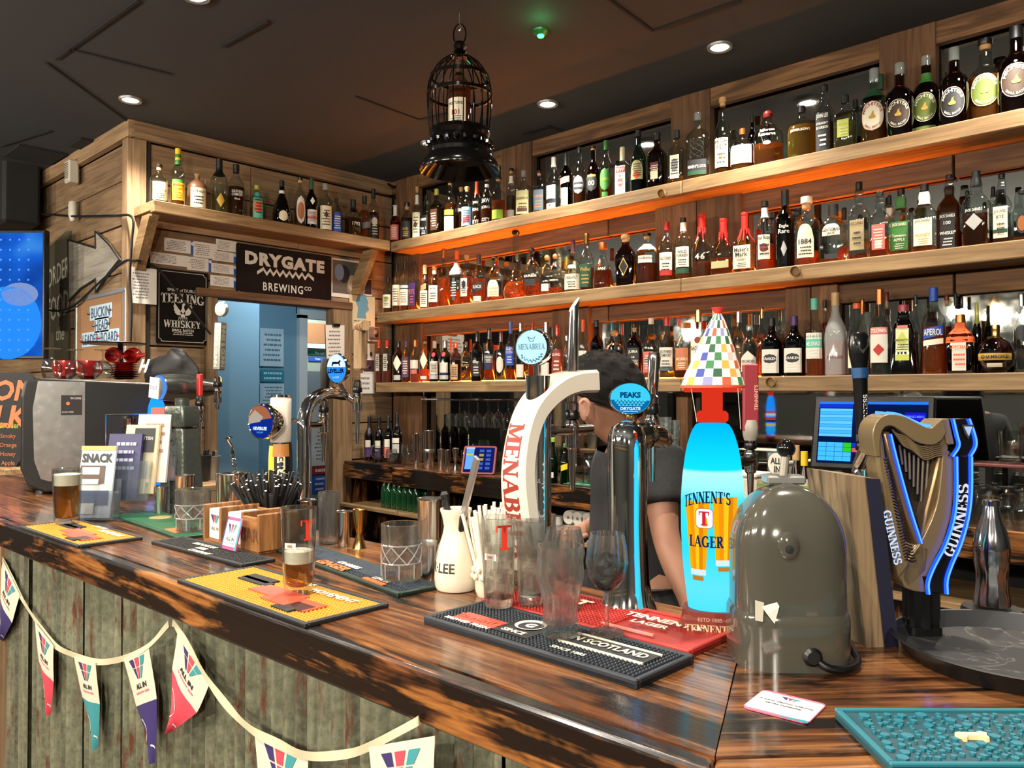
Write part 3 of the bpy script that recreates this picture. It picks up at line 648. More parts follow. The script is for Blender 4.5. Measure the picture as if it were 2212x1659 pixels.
 # labels that follow the body
 def surf(u,v,off=.0006):
  """u metres round from the front, v height: a point just proud of the body"""
  rr = psample(prof,min(max(v/H,0),1))*R+off
  if n < 3: 
   a = u/max(rr,.004)-PI/2; ca,sa = math.cos(a),math.sin(a)
  else:
   a = math.atan2(-1*max(q,.01)/1,0); tx = max(-1,min(1,u/rr))
   yy = -(max(0,1-abs(tx)**n))**(1/n)
   return (rr*tx,rr*q*yy-off,v)
  return (rr*math.copysign(abs(ca)**(2/n),ca),rr*q*math.copysign(abs(sa)**(2/n),sa),v)
 wmax = (PI*R*.62 if n < 3 else 1.66*R)
 k_ = 0; lbl = None
 for (shp,c,h0,h1,*w) in labels:
  w = wmax*(w[0] if w else .9); k_ += 1; off = .0005+.0003*k_; m = label_mats(c); z0,z1 = h0*H,h1*H
  gg = G()
  if shp == 'n':
   pp = [(psample(prof,h0+(h1-h0)*i/4)*R+.0016,H*(h0+(h1-h0)*i/4)) for i in range(5)]
   gg.lathe(pp,m,seg=16,n=n,q=1 if n < 3 else q,caps=(False,False)); gg.build('neck_band',t); continue
  zm,hh = (z0+z1)/2,(z1-z0)/2
  if shp == 'r': gg.grid(lambda u,v: surf((u-.5)*w,z0+(z1-z0)*v,off),8,4,m)
  elif shp == 'g': gg.grid(lambda u,v: surf((u-.5)*w,z0+(z1-z0)*(v*.7+u*.3),off),8,3,m)
  elif shp == 'o': gg.grid(lambda u,v: surf(math.sin((u-.5)*PI)*w/2*math.sqrt(max(0,1-(2*v-1)**2)),zm+hh*(2*v-1),off),8,10,m)
  elif shp == 'd': gg.grid(lambda u,v: surf((u-.5)*w*(1-abs(2*v-1)),zm+hh*(2*v-1),off),6,8,m)
  elif shp == 'a': gg.grid(lambda u,v: surf((u-.5)*w,z0+(z1-z0)*v*(1-.35*(2*u-1)**4-.1*(2*u-1)**2),off),10,5,m)
  elif shp == 'house': gg.grid(lambda u,v: surf((u-.5)*w,z0+(z1-z0)*v*(1-.34*abs(2*u-1)),off),8,4,m)
  elif shp == 'iron':
   for k in range(6):
    pts = [surf(math.sin(k*1.3+i*.7)*w*.38,z0+(z1-z0)*(i/6),off+.001) for i in range(7)]; gg.tube(pts,.0016,m,4)
  elif shp == 'goose':
   for gx,gz in ((-.25,.3),(.02,.75),(.2,.55),(.35,.8)):
    a = [(gx*w-.006,-.002),(gx*w,.0),(gx*w+.008,.006),(gx*w+.001,-.002)]; a2 = [(gx*w-.008,.006)]+[(gx*w,0)]+[(gx*w-.001,-.003)]
    for p in (a,a2): gg.flat(([(u,z0+(z1-z0)*gz+v) for u,v in p],[tuple(range(len(p)))]),m,lambda u,v: surf(u,v,off))
  o = gg.build('paper_label' if shp not in ('iron','goose') else 'decoration',lbl if (lbl and k_ > 1) else t,60)
  if not lbl and shp not in ('iron','goose'): lbl = o
 if labels and first and not lines and first[0][0] in 'ra' and first[0][3]-first[0][2] > .25:
  gg = G(); z0,z1 = first[0][2]*H,first[0][3]*H; ink = P('charcoal' if hx(PAL.get(first[0][1],first[0][1]))[1] > .2 else 'straw',.6)
  scribble(gg,6,ink,lambda u,v: surf(u,v,.0018),wmax*.6,(z1-z0)*.7,0,(z0+z1)/2); gg.build('print',lbl or t,0)
 gg = G()
 for (txt,c,hc,hs) in lines:
  m = label_mats(c); put = lambda u,v: surf(u,v,.0021); 
  if txt[0] == '@':                         # maker's word bent over the top of a round label, small mark in the middle
   o = [l for l in labels if l[0] == 'o'][0]; zm = (o[2]+o[3])/2*H; rr = (o[3]-o[2])/2*H*.76; wd = wmax*o[4]/2*.78
   ring = lambda u,v: surf(math.sin(u)*wd*(1+v),zm+math.cos(u)*rr*(1+v),.0021)
   vs,fs,tw = text2d(txt[1:],.02)
   gg.flat(([(u/tw*2.6,v*.30) for u,v in vs],fs),m,ring)
   vs,fs,tw = text2d('SMALL BATCH',.01); gg.flat(([(PI-u/tw*1.7,-v*.20) for u,v in vs],[f[::-1] for f in fs]),m,ring)
   for k in range(24): gg.flat(([(k*PI/12,.24),((k+1)*PI/12,.24),((k+1)*PI/12,.285),(k*PI/12,.285)],[(0,1,2,3)]),m,ring)
   pot = [(-.3,-.35),(.3,-.35),(.42,-.1),(.2,.1),(.12,.45),(.25,.62),(.0,.5),(-.12,.1),(-.42,-.1)]
   gg.flat(([(u*wd*.75,zm+v*rr*.7) for u,v in pot],[tuple(range(len(pot)))]),P('gold',.5),put)
  else:
   low = labels and any(l[0] == 'r' and l[1] in ('straw','paper','cream') and l[2] <= hc <= l[3] for l in labels)
   put_text(gg,txt,hs*H,m,put,0,hc*H,wmax*(.8 if labels else .72),.015,serif=False)
 if lines:
  lo = min(l[2] for l in lines if l[0][0] != '@') if any(l[0][0] != '@' for l in lines) else 0
  big = [l for l in labels if l[0] in 'ra' and l[2] < lo-.1 and l[3] > lo]
  if big: scribble(gg,3,label_mats(lines[-1][1]),lambda u,v: surf(u,v,.0019),wmax*.55,(lo-big[0][2])*H*.6,0,(lo-.03+big[0][2])/2*H)
  gg.build('lettering',lbl or t,0)
 return t
BOTTLES = [
('E',-4.33,1.7883,0.2164,0.0895,'short','water',0.55,'corkblack',0.16,[('r','cream',0.07,0.52,0.9)],[('WHITE DOG','charcoal',0.31,0.05)]),
('E',-4.33,1.8905,0.3231,0.0786,'tall','amber',0.3,'yellow',0.2,[('r','yellow',0.1,0.4,0.95),('r','green',0.4,0.45,0.95),('n','green',0.72,0.8)],[('Mellow','red',0.36,0.055),('Corn','red',0.3,0.055)]),
('E',-4.33,1.9999,0.2046,0.1053,'jug','stone',0.3,'cork',0.08,[('r','cream',0.05,0.58,0.85)],[('PLATTE VALLEY','charcoal',0.48,0.06)]),
('E',-4.33,2.1283,0.3183,0.0946,'std','pale',0.35,'black',0.3,[('d','gold',0.1,0.36,0.5)],[]),
('E',-4.33,2.2311,0.3076,0.0947,'std','dark',0.56,'black',0.16,[],[('SOUTHERN','white',0.46,0.05),('COMFORT','white',0.4,0.05),('Black','white',0.32,0.035)]),
('E',-4.33,2.3615,0.2104,0.0788,'std','amber',0.35,'olive',0.13,[('a','aqua',0.05,0.8,0.85),('r','orange',0.22,0.52,0.62)],[]),
('E',-4.33,2.5268,0.2711,0.1083,'bened','ink',0.6,'black',0.14,[('o','cream',0.06,0.3,0.5),('n','white',0.7,0.77)],[]),
('E',-4.33,2.6521,0.3166,0.0715,'std','amber',0.4,'corkblack',0.12,[('o','paper',0.07,0.62,0.85),('o','copper',0.15,0.5,0.6)],[]),
('E',-4.33,2.7323,0.3247,0.0755,'wine','ink',0.5,'darkgreen',0.22,[('r','paper',0.1,0.38,0.9),('r','rose',0.2,0.25,0.9),('d','white',0.47,0.62,0.4)],[]),
('E',-4.33,2.8329,0.3125,0.0925,'std','dark',0.5,'clear',0.14,[('r','cream',0.04,0.52,0.9),('d','brown',0.26,0.42,0.3)],[]),
('E',-4.33,2.9174,0.2356,0.0743,'short','dark',0.2,'black',0.13,[('a','blue',0.04,0.58,0.85)],[]),
('E',-4.33,3.0481,0.2484,0.1069,'sq','dark',0.5,'black',0.3,[],[('1792','white',0.34,0.09)]),
('E',-4.35,3.1525,0.2939,0.082,'tall','amber',0.66,'black',0.16,[('g','grey',0.22,0.42,0.95)],[]),
('E',-4.37,3.2391,0.3616,0.0747,'std','dark',0.55,'black',0.18,[('r','charcoal',0.05,0.48,0.95),('o','paper',0.3,0.45,0.6)],[]),
('A',-4.2854,3.36,0.2547,0.0728,'std','red',0.6,'paper',0.25,[('r','rose',0.1,0.5,0.95)],[]),
('A',-4.1598,3.36,0.2642,0.0836,'std','dark',0.6,'corkblack',0.2,[('r','charcoal',0.08,0.5,0.9)],[('RYE','gold',0.3,0.06)]),
('A',-4.0552,3.36,0.3504,0.0633,'slim','dark',0.4,'cork',0.12,[('r','cream',0.03,0.5,0.98),('n','paper',0.66,0.84),('d','brown',0.2,0.34,0.5)],[]),
('A',-3.9591,3.36,0.2819,0.0756,'jd','dark',0.5,'black',0.12,[('r','black',0.04,0.5,0.95)],[('WHISKEY','white',0.4,0.06),('No 1','white',0.2,0.06)]),
('A',-3.8598,3.36,0.3007,0.0847,'sq','olive',0.6,'olive',0.14,[('r','brown',0.1,0.55,0.8)],[]),
('A',-3.7316,3.36,0.3274,0.0747,'std','dark',0.55,'corkblack',0.08,[('r','lime',0.33,0.43,0.95),('r','cream',0.02,0.3,0.95)],[]),
('A',-3.7198,3.445,0.3024,0.0655,'std','dark',0.4,'cork',0.1,[],[('BOND','white',0.5,0.07)]),
('A',-3.5724,3.36,0.2632,0.0745,'std','water',0.4,'cork',0.12,[('r','lightblue',0.06,0.5,0.95),('g','crimson',0.1,0.3,0.6)],[]),
('A',-3.488,3.36,0.2891,0.0559,'tall','dark',0.35,'orangered',0.3,[],[('JAW','white',0.5,0.07),('BONE','white',0.36,0.06),('RYE','white',0.1,0.08)]),
('A',-3.3989,3.36,0.286,0.0686,'tall','dark',0.35,'corkblack',0.07,[('n','white',0.8,0.86)],[('SAW','white',0.5,0.09),('LONG','white',0.36,0.06),('CITY','white',0.1,0.07)]),
('A',-3.3017,3.36,0.2711,0.0822,'std','whisky',0.48,'corkblack',0.09,[('r','lime',0.06,0.26,0.98)],[]),
('A',-3.2773,3.445,0.3371,0.0629,'std','dark',0.5,'corkblack',0.1,[('n','white',0.72,0.86),('r','paper',0.05,0.24,0.9)],[]),
('A',-3.0987,3.36,0.2715,0.0978,'round','water',0.4,'clear',0.14,[('r','khaki',0.05,0.55,0.8),('r','brown',0.1,0.18,0.6)],[('RESERVE','brown',0.38,0.05)]),
('A',-2.9784,3.36,0.2481,0.0746,'flask','whisky',0.3,'corkblack',0.12,[('r','slate',0.08,0.55,0.8)],[('FLINT','copper',0.4,0.06)]),
('A',-2.8705,3.36,0.3021,0.0758,'jd','water',0.45,'white',0.19,[('r','white',0.03,0.46,0.98),('r','black',0.13,0.21,0.98)],[('Evan','charcoal',0.36,0.055),('Williams','charcoal',0.3,0.05)]),
('A',-2.782,3.36,0.3023,0.0686,'std','ink',0.5,'black',0.22,[('g','rose',0.42,0.58,0.9),('r','cream',0.04,0.36,0.6)],[]),
('A',-2.6881,3.36,0.3191,0.0688,'tall','dark',0.3,'black',0.1,[('o','grey',0.18,0.5,0.95),('r','charcoal',0.26,0.38,0.8)],[('WHISKEY','white',0.32,0.045)]),
('A',-2.5933,3.36,0.3017,0.0713,'tall','brown',0.6,'corkblack',0.07,[('o','charcoal',0.18,0.5,0.95),('r','gold',0.44,0.48,0.7)],[('00','straw',0.33,0.09)]),
('A',-2.5086,3.36,0.3158,0.068,'tall','whisky',0.4,'green',0.16,[('o','green',0.14,0.52,0.98),('r','green',0.04,0.12,0.5)],[('WHISKEY','lime',0.33,0.05)]),
('A',-2.4031,3.36,0.2579,0.0799,'sq','water',0.5,'cream',0.28,[('r','white',0.02,0.6,0.9),('r','rose',0.46,0.58,0.85),('d','rose',0.12,0.44,0.5)],[('FEW','white',0.52,0.07)]),
('A',-2.3045,3.36,0.3212,0.0823,'tall','teal',0.3,'black',0.1,[('a','khaki',0.2,0.5,0.85),('d','orange',0.2,0.34,0.6)],[]),
('A',-2.191,3.36,0.286,0.0978,'sq','brown',0.66,'black',0.14,[('r','burg',0.15,0.45,0.55),('r','cream',0.16,0.3,0.5)],[]),
('A',-2.0784,3.36,0.2723,0.0911,'sq','amber',0.14,'charcoal',0.15,[('r','cream',0.1,0.52,0.65),('o','grey',0.22,0.46,0.5)],[]),
('A',-1.9636,3.36,0.3285,0.1115,'flask','amber',0.2,'clear',0.12,[('r','charcoal',0.14,0.3,0.9),('r','darkgreen',0.08,0.14,0.9),('iron','charcoal',0.32,0.6,0.7)],[("HEAVEN'S DOOR",'white',0.2,0.045)]),
('A',-1.8312,3.36,0.3681,0.0779,'tall','whisky',0.2,'cork',0.12,[('r','cream',0.09,0.46,0.9),('d','copper',0.18,0.28,0.3)],[('HIGH','charcoal',0.42,0.06),('WEST','charcoal',0.35,0.06)]),
('A',-1.7321,3.36,0.1983,0.1102,'round','whisky',0.45,'copper',0.14,[('r','paper',0.15,0.58,0.98)],[('HUDSON','grey',0.48,0.1)]),
('A',-1.7301,3.452,0.2835,0.0424,'std','ink',0.6,'black',0.12,[],[]),
('A',-1.6076,3.36,0.2523,0.1296,'round','whisky',0.38,'darkred',0.14,[('o','paper',0.34,0.41,0.2)],[('Jefferson','white',0.6,0.06),('Reserve','white',0.53,0.06)]),
('A',-1.4532,3.36,0.2328,0.1235,'round','honey',0.62,'black',0.12,[],[("JEFFERSON'S",'straw',0.5,0.06)]),
('A',-1.3519,3.36,0.2973,0.0784,'jd','dark',0.45,'black',0.1,[('r','black',0.03,0.58,0.98)],[('JOHN LEE','white',0.52,0.075),('STRAIGHT','white',0.42,0.035),('BOURBON','white',0.36,0.04)]),
('A',-1.2632,3.35,0.228,0.0911,'sq','pale',0.5,'black',0.15,[('r','lime2',0.2,0.52,0.65)],[('KOVAL','khaki2',0.46,0.045)]),
('A',-1.2565,3.445,0.2323,0.057,'std','dark',0.3,'black',0.15,[],[]),
('A',-1.1509,3.36,0.3103,0.0993,'mich','whisky',0.25,'clear',0.19,[('o','straw',0.14,0.54,0.95),('n','darkgreen',0.6,0.72)],[('@MICHTERS','brick',0.34,0.05)]),
('A',-1.1543,3.452,0.3158,0.0533,'mich','whisky',0.5,'darkgreen',0.2,[],[]),
('A',-1.049,3.35,0.3003,0.1032,'mich','brown',0.62,'clear',0.16,[('o','brownlabel',0.1,0.48,0.85)],[('@MICHTERS','straw',0.3,0.05)]),
('A',-0.9716,3.42,0.3272,0.1031,'mich','brown',0.62,'clear',0.12,[('o','greenlabel',0.16,0.52,0.85),('r','greenlabel',0.03,0.11,0.8),('n','green',0.66,0.78)],[('@MICHTERS','straw',0.34,0.05)]),
('A',-0.8556,3.36,0.3075,0.1026,'mich','brown',0.5,'clear',0.17,[('o','charcoal',0.09,0.47,0.85)],[('@MICHTERS','straw',0.3,0.05)]),
('A',-0.7641,3.42,0.3317,0.1152,'mich','whisky',0.55,'corkblack',0.13,[('o','greenlabel',0.18,0.56,0.85)],[('@MICHTERS','straw',0.37,0.055)]),
('A',-0.6507,3.36,0.3228,0.1195,'mich','brown',0.52,'black',0.14,[('o','brownlabel',0.15,0.54,0.85)],[('@MICHTERS','straw',0.34,0.055)]),
('B',-4.3653,3.36,0.2474,0.0736,'std','amber',0.4,'black',0.12,[('r','straw',0.15,0.52,0.9),('d','lime',0.32,0.48,0.5)],[]),
('B',-4.2672,3.36,0.3323,0.0651,'std','amber',0.16,'black',0.16,[('r','straw',0.14,0.56,0.9)],[]),
('B',-4.1798,3.36,0.3374,0.0763,'std','amber',0.2,'black',0.16,[('r','straw',0.12,0.44,0.92),('r','silver',0.46,0.52,0.9)],[]),
('B',-4.0817,3.36,0.3262,0.0709,'sq','amber',0.12,'black',0.06,[('r','purple',0.1,0.56,0.9)],[('RYE','rose',0.38,0.09)]),
('B',-3.9758,3.36,0.2921,0.067,'std','amber',0.1,'cream',0.2,[('r','straw',0.05,0.42,0.85),('g','tan',0.4,0.58,0.6)],[]),
('B',-3.8817,3.36,0.2707,0.0791,'short','whisky',0.3,'cork',0.12,[('r','white',0.14,0.54,0.85),('n','paper',0.82,0.9)],[('A N','charcoal',0.46,0.05)]),
('B',-3.7898,3.36,0.3745,0.0838,'slim','amber',0.5,'copper',0.16,[],[]),
('B',-3.6691,3.36,0.3453,0.0853,'sq','amber',0.28,'orange',0.16,[('r','slate',0.1,0.5,0.3),('n','silver',0.56,0.78)],[]),
('B',-3.5774,3.36,0.3097,0.0842,'sq','whisky',0.56,'cork',0.1,[('r','paper',0.16,0.52,0.72),('o','navy',0.32,0.48,0.4)],[]),
('B',-3.4684,3.36,0.2999,0.0788,'std','whisky',0.5,'charcoal',0.2,[('g','charcoal',0.2,0.44,0.98),('r','paper',0.03,0.14,0.7)],[('BLACK','white',0.33,0.07)]),
('B',-3.3344,3.36,0.2736,0.1013,'round','amber',0.12,'corkblack',0.1,[('a','straw',0.1,0.46,0.7)],[('STRAIGHT','gold',0.28,0.035)]),
('B',-3.17,3.37,0.4054,0.1446,'deca','amber',0.25,'darkcork',0.07,[],[]),
('B',-3.0337,3.36,0.2855,0.0956,'round','whisky',0.3,'darkcork',0.12,[('r','charcoal',0.22,0.36,0.6)],[('BOURBON','white',0.42,0.05)]),
('B',-2.9199,3.36,0.2302,0.0827,'round','amber',0.12,'cork',0.12,[('r','paper',0.1,0.28,0.6)],[]),
('B',-2.8437,3.34,0.2246,0.0734,'round','amber',0.16,'cork',0.12,[],[('RESERVE','straw',0.34,0.04)]),
('B',-2.7308,3.36,0.2896,0.1009,'cone','pale',0.1,'purplebrown',0.24,[('r','straw',0.05,0.34,0.95),('o','cream',0.44,0.52,0.5)],[('OVERHOLT','charcoal',0.27,0.05)]),
('B',-2.6384,3.36,0.3103,0.0815,'tall','dark',0.4,'gold',0.18,[('r','darkgreen',0.06,0.46,0.9)],[('Weller','gold',0.37,0.07)]),
('B',-2.529,3.36,0.2478,0.1118,'deca2','dark',0.4,'copper',0.14,[],[('IWH','straw',0.42,0.06)]),
('B',-2.3839,3.36,0.2682,0.1137,'hex','brown',0.66,'cork',0.14,[('d','gold',0.2,0.56,0.6),('d','black',0.24,0.52,0.5)],[]),
('B',-2.2527,3.36,0.2593,0.1087,'short','dark',0.4,'darkcork',0.12,[('r','straw',0.4,0.54,0.72),('n','straw',0.66,0.78)],[('LONGBRANCH','charcoal',0.49,0.045)]),
('B',-2.1377,3.36,0.2979,0.0787,'std','amber',0.16,'red',0.14,[('r','straw',0.14,0.48,0.92),('r','red',0.1,0.19,0.92)],[('WILD TURKEY','charcoal',0.38,0.05)]),
('B',-2.0442,3.36,0.3048,0.081,'std','amber',0.1,'black',0.08,[('r','straw',0.2,0.52,0.9),('r','darkgreen',0.1,0.18,0.9),('n','straw',0.78,0.92)],[('WILD','charcoal',0.44,0.045),('TURKEY','charcoal',0.38,0.045)]),
('B',-1.9438,3.36,0.31,0.0936,'bell','whisky',0.25,'redwax',0.27,[],[('46','straw',0.32,0.09)]),
('B',-1.8312,3.36,0.2693,0.1146,'bellsq','whisky',0.3,'redwax',0.3,[('r','khaki',0.12,0.24,0.95)],[]),
('B',-1.7179,3.35,0.2785,0.1075,'bellsq','whisky',0.05,'redwax',0.33,[('r','straw',0.06,0.44,0.96)],[("Maker's",'charcoal',0.37,0.07),('Mark','charcoal',0.29,0.07),('WHISKY','charcoal',0.2,0.03)]),
('B',-1.6202,3.35,0.3126,0.0835,'std','whisky',0.38,'charcoal',0.08,[('r','straw',0.15,0.5,0.68),('o','brick',0.25,0.38,0.46),('n','white',0.76,0.9)],[('Four Roses','charcoal',0.46,0.055)]),
('B',-1.5306,3.36,0.3482,0.0898,'std','ink',0.6,'charcoal',0.2,[('d','lightgrey',0.14,0.34,0.3)],[('Eagle','white',0.52,0.055),('Rare','white',0.46,0.055)]),
('B',-1.4299,3.35,0.2993,0.1065,'std','whisky',0.2,'white',0.18,[('a','straw',0.1,0.58,0.72)],[('1884','charcoal',0.33,0.075)]),
('B',-1.3189,3.36,0.2496,0.1165,'sqs','amber',0.08,'black',0.2,[('a','straw',0.46,0.66,0.8),('r','charcoal',0.07,0.15,0.6)],[('GENTLEMAN','charcoal',0.56,0.06),('JACK','charcoal',0.49,0.055)]),
('B',-1.3056,3.445,0.2487,0.0543,'sqs','whisky',0.3,'black',0.22,[],[]),
('B',-1.2129,3.36,0.326,0.0813,'jds','whisky',0.05,'black',0.12,[('r','tanlabel',0.12,0.5,0.88)],[('JACK DANIELS','charcoal',0.45,0.05)]),
('B',-1.1229,3.34,0.2676,0.0807,'jds','whisky',0.3,'black',0.08,[('r','rose',0.1,0.48,0.78),('r','paper',0.12,0.24,0.4)],[]),
('B',-1.1234,3.452,0.2722,0.0452,'jds','whisky',0.3,'black',0.15,[('n','paper',0.66,0.8)],[]),
('B',-1.0648,3.41,0.283,0.0841,'jds','pale',0.05,'black',0.1,[('r','green',0.09,0.5,0.95),('n','green',0.7,0.86)],[('JACK DANIELS','straw',0.45,0.055),('Tennessee','straw',0.3,0.04),('APPLE','straw',0.24,0.04)]),
('B',-0.963,3.36,0.2707,0.0892,'jds','whisky',0.08,'black',0.1,[('r','straw',0.09,0.48,0.95),('n','straw',0.7,0.88)],[('JACK DANIELS','charcoal',0.44,0.05),('HONEY','gold',0.24,0.045)]),
('B',-0.8927,3.43,0.3081,0.0872,'jds','dark',0.85,'black',0.05,[('r','black',0.05,0.5,0.75)],[('JACK DANIELS','white',0.45,0.05),('100','white',0.37,0.045),('WHISKEY','white',0.24,0.04)]),
('B',-0.8252,3.41,0.2311,0.0399,'jds','whisky',0.3,'black',0.12,[],[]),
('B',-0.7814,3.35,0.2855,0.0923,'jds','dark',0.42,'black',0.2,[('d','lightgrey',0.2,0.42,0.8)],[('JACK DANIELS','white',0.46,0.045)]),
('B',-0.7477,3.452,0.2401,0.0429,'jds','dark',0.3,'black',0.16,[],[]),
('B',-0.7085,3.4,0.2728,0.066,'jds','whisky',0.1,'black',0.07,[('r','straw',0.1,0.53,0.92),('r','darkgreen',0.17,0.22,0.9)],[('JACK DANIELS','charcoal',0.46,0.05),('RYE','charcoal',0.39,0.04)]),
('B',-0.6352,3.36,0.191,0.0691,'sqs','amber',0.1,'black',0.08,[('o','black',0.15,0.55,0.7),('o','whisky',0.2,0.5,0.5)],[]),
('C',-4.466,3.36,0.2958,0.0481,'rect','rosea',0.3,'orangered',0.18,[('r','paper',0.28,0.68,0.8)],[]),
('C',-4.3757,3.36,0.2913,0.0561,'rect','rosea',0.3,'orangered',0.18,[('r','paper',0.28,0.68,0.8)],[]),
('C',-4.2472,3.36,0.2782,0.0849,'short','plum',0.66,'black',0.14,[('d','straw',0.28,0.66,0.75),('r','lightgrey',0.06,0.18,0.6)],[]),
('C',-4.1667,3.36,0.2816,0.0616,'std','amber',0.1,'purple',0.14,[('r','plumlabel',0.12,0.6,0.9)],[]),
('C',-4.0706,3.36,0.2806,0.0706,'std','rosea',0.2,'copper',0.16,[('r','paper',0.32,0.52,0.9),('r','rose',0.2,0.3,0.7)],[]),
('C',-3.9726,3.36,0.2794,0.0765,'short','rosea',0.3,'corkblack',0.1,[('d','straw',0.3,0.7,0.75),('r','paper',0.07,0.14,0.6)],[]),
('C',-3.8781,3.36,0.2648,0.0674,'std','greenb',0.6,'lightgrey',0.18,[('r','paper',0.18,0.5,0.9),('r','silver',0.07,0.17,0.95),('o','crimson',0.6,0.72,0.35)],[]),
('C',-3.7751,3.36,0.2634,0.0758,'std','greenb',0.6,'silver',0.18,[('r','paper',0.22,0.46,0.8),('r','navy',0.17,0.22,0.9),('r','silver',0.06,0.16,0.9),('o','crimson',0.6,0.72,0.35)],[]),
('C',-3.8225,3.452,0.287,0.0353,'slim','amber',0.4,'orange',0.3,[],[]),
('C',-3.6767,3.36,0.2457,0.0735,'std','plum',0.55,'orange',0.14,[('r','tan',0.05,0.44,0.7)],[]),
('C',-3.581,3.36,0.2479,0.0686,'round','pale',0.1,'charcoal',0.12,[],[('HUGO','gold',0.4,0.07)]),
('C',-3.4832,3.36,0.3041,0.0741,'wine','ink',0.55,'black',0.2,[('r','charcoal',0.1,0.4,0.9)],[('Islay','straw',0.38,0.07)]),
('C',-3.3792,3.36,0.3173,0.0667,'std','whisky',0.4,'charcoal',0.2,[('r','slate',0.34,0.5,0.95),('r','navy',0.22,0.33,0.95)],[('LOWLAND','straw',0.45,0.04)]),
('C',-3.2824,3.36,0.2901,0.0571,'std','pale',0.1,'burg',0.2,[('o','paper',0.16,0.5,0.85)],[]),
('C',-3.2011,3.36,0.347,0.0613,'tall','whisky',0.2,'bluecap',0.2,[('r','blue',0.26,0.58,0.95)],[('GLEN','paper',0.54,0.05),('SCOTIA','paper',0.48,0.045)]),
('C',-3.1216,3.36,0.333,0.0581,'std','dark',0.3,'silver',0.14,[('r','paper',0.06,0.28,0.85),('n','charcoal',0.6,0.66)],[]),
('C',-3.0279,3.36,0.3314,0.0549,'std','whisky',0.4,'red',0.18,[],[]),
('C',-2.9251,3.36,0.3268,0.0717,'std','dark',0.4,'silver',0.2,[('r','paper',0.06,0.3,0.7)],[]),
('C',-2.8444,3.36,0.306,0.065,'std','rosea',0.5,'red',0.2,[('r','brick',0.1,0.55,0.9)],[('ISLAND','straw',0.46,0.05)]),
('C',-2.7768,3.36,0.2457,0.0459,'short','water',0.2,'silver',0.12,[],[]),
('C',-2.6637,3.36,0.3237,0.0519,'std','whisky',0.4,'orange',0.2,[('r','paper',0.22,0.48,0.85)],[('31','charcoal',0.36,0.05)]),
('C',-2.5719,3.36,0.315,0.0733,'wine','ink',0.6,'black',0.12,[('o','tan',0.34,0.5,0.5)],[]),
('C',-2.5404,3.452,0.3119,0.0337,'wine','ink',0.5,'teal',0.2,[],[]),
('C',-2.4876,3.452,0.303,0.0345,'wine','ink',0.5,'darkteal',0.2,[],[]),
('C',-2.4559,3.36,0.2558,0.1155,'round','whisky',0.2,'cork',0.12,[('o','grey',0.12,0.34,0.5)],[]),
('C',-2.3313,3.36,0.2889,0.0886,'round','brown',0.55,'darkcork',0.18,[('r','charcoal',0.24,0.54,0.7),('r','copper',0.18,0.28,0.6)],[('JURA','straw',0.47,0.06),('18','straw',0.38,0.035)]),
('C',-2.2304,3.36,0.3036,0.0797,'jd','rosea',0.4,'paper',0.1,[('r','rose',0.1,0.44,0.9),('g','slate',0.24,0.36,0.5)],[]),
('C',-2.1388,3.36,0.3027,0.0805,'std','pale',0.1,'red',0.14,[('r','paper',0.12,0.5,0.95),('r','slate',0.12,0.19,0.95)],[('SOUTHERN','charcoal',0.43,0.05),('COMFORT','charcoal',0.37,0.05)]),
('C',-2.1243,3.452,0.303,0.0367,'std','whisky',0.2,'red',0.14,[],[]),
('C',-2.0473,3.36,0.2687,0.0772,'std','dark',0.14,'tan',0.1,[('r','tanorange',0.14,0.54,0.95),('o','rose',0.4,0.54,0.3)],[('BACARDI','straw',0.34,0.05)]),
('C',-1.9614,3.36,0.3259,0.086,'std','water',0.2,'gold',0.18,[('r','straw',0.1,0.56,0.9),('o','brick',0.5,0.6,0.34)],[('BACARDI','charcoal',0.43,0.06)]),
('C',-1.8781,3.36,0.3272,0.0542,'std','water',0.3,'paper',0.17,[('r','navy',0.2,0.5,0.9)],[]),
('C',-1.7986,3.445,0.3107,0.0651,'tall','water',0.3,'silver',0.16,[],[]),
('C',-1.701,3.36,0.2354,0.0791,'std','water',0.4,'clear',0.1,[('house','paper',0.1,0.5,0.98)],[('DISCARDED','charcoal',0.3,0.055)]),
('C',-1.6818,3.445,0.3241,0.0541,'round','amber',0.6,'gold',0.16,[],[]),
('C',-1.5943,3.36,0.2617,0.0952,'kraken','ink',0.14,'black',0.14,[('r','paper',0.06,0.46,0.9),('o','charcoal',0.22,0.38,0.66)],[('KRAKEN','white',0.3,0.045)]),
('C',-1.4913,3.36,0.2641,0.0951,'kraken','ink',0.08,'purple',0.16,[('r','paper',0.06,0.46,0.9),('o','charcoal',0.22,0.38,0.66)],[('KRAKEN','white',0.3,0.045)]),
('C',-1.4015,3.36,0.3336,0.0809,'tall','orangeliq',0.34,'aqua',0.15,[('r','paper',0.22,0.55,0.95),('r','aqua',0.36,0.47,0.95)],[('MELONADE','white',0.41,0.055)]),
('C',-1.3948,3.452,0.334,0.0431,'tall','redliq',0.7,'black',0.1,[],[]),
('C',-1.3123,3.36,0.351,0.0867,'tall','orangeliq',0.42,'tan',0.16,[('goose','paper',0.46,0.54,0.6)],[('FLYING GOOSE','burg',0.22,0.035)]),
('C',-1.2241,3.36,0.2989,0.0834,'tall','water',0.2,'orange',0.08,[('r','straw',0.1,0.5,0.9)],[]),
('C',-1.2346,3.452,0.3255,0.0417,'tall','water',0.2,'copper',0.2,[],[]),
('C',-1.1325,3.36,0.3482,0.0826,'tall','water',0.4,'copper',0.18,[('r','paper',0.14,0.47,0.9),('r','rose',0.47,0.55,0.9),('d','red',0.22,0.36,0.55)],[('STOLICHNAYA','white',0.51,0.05)]),
('C',-1.1363,3.452,0.3463,0.0355,'tall','water',0.2,'darkred',0.2,[],[]),
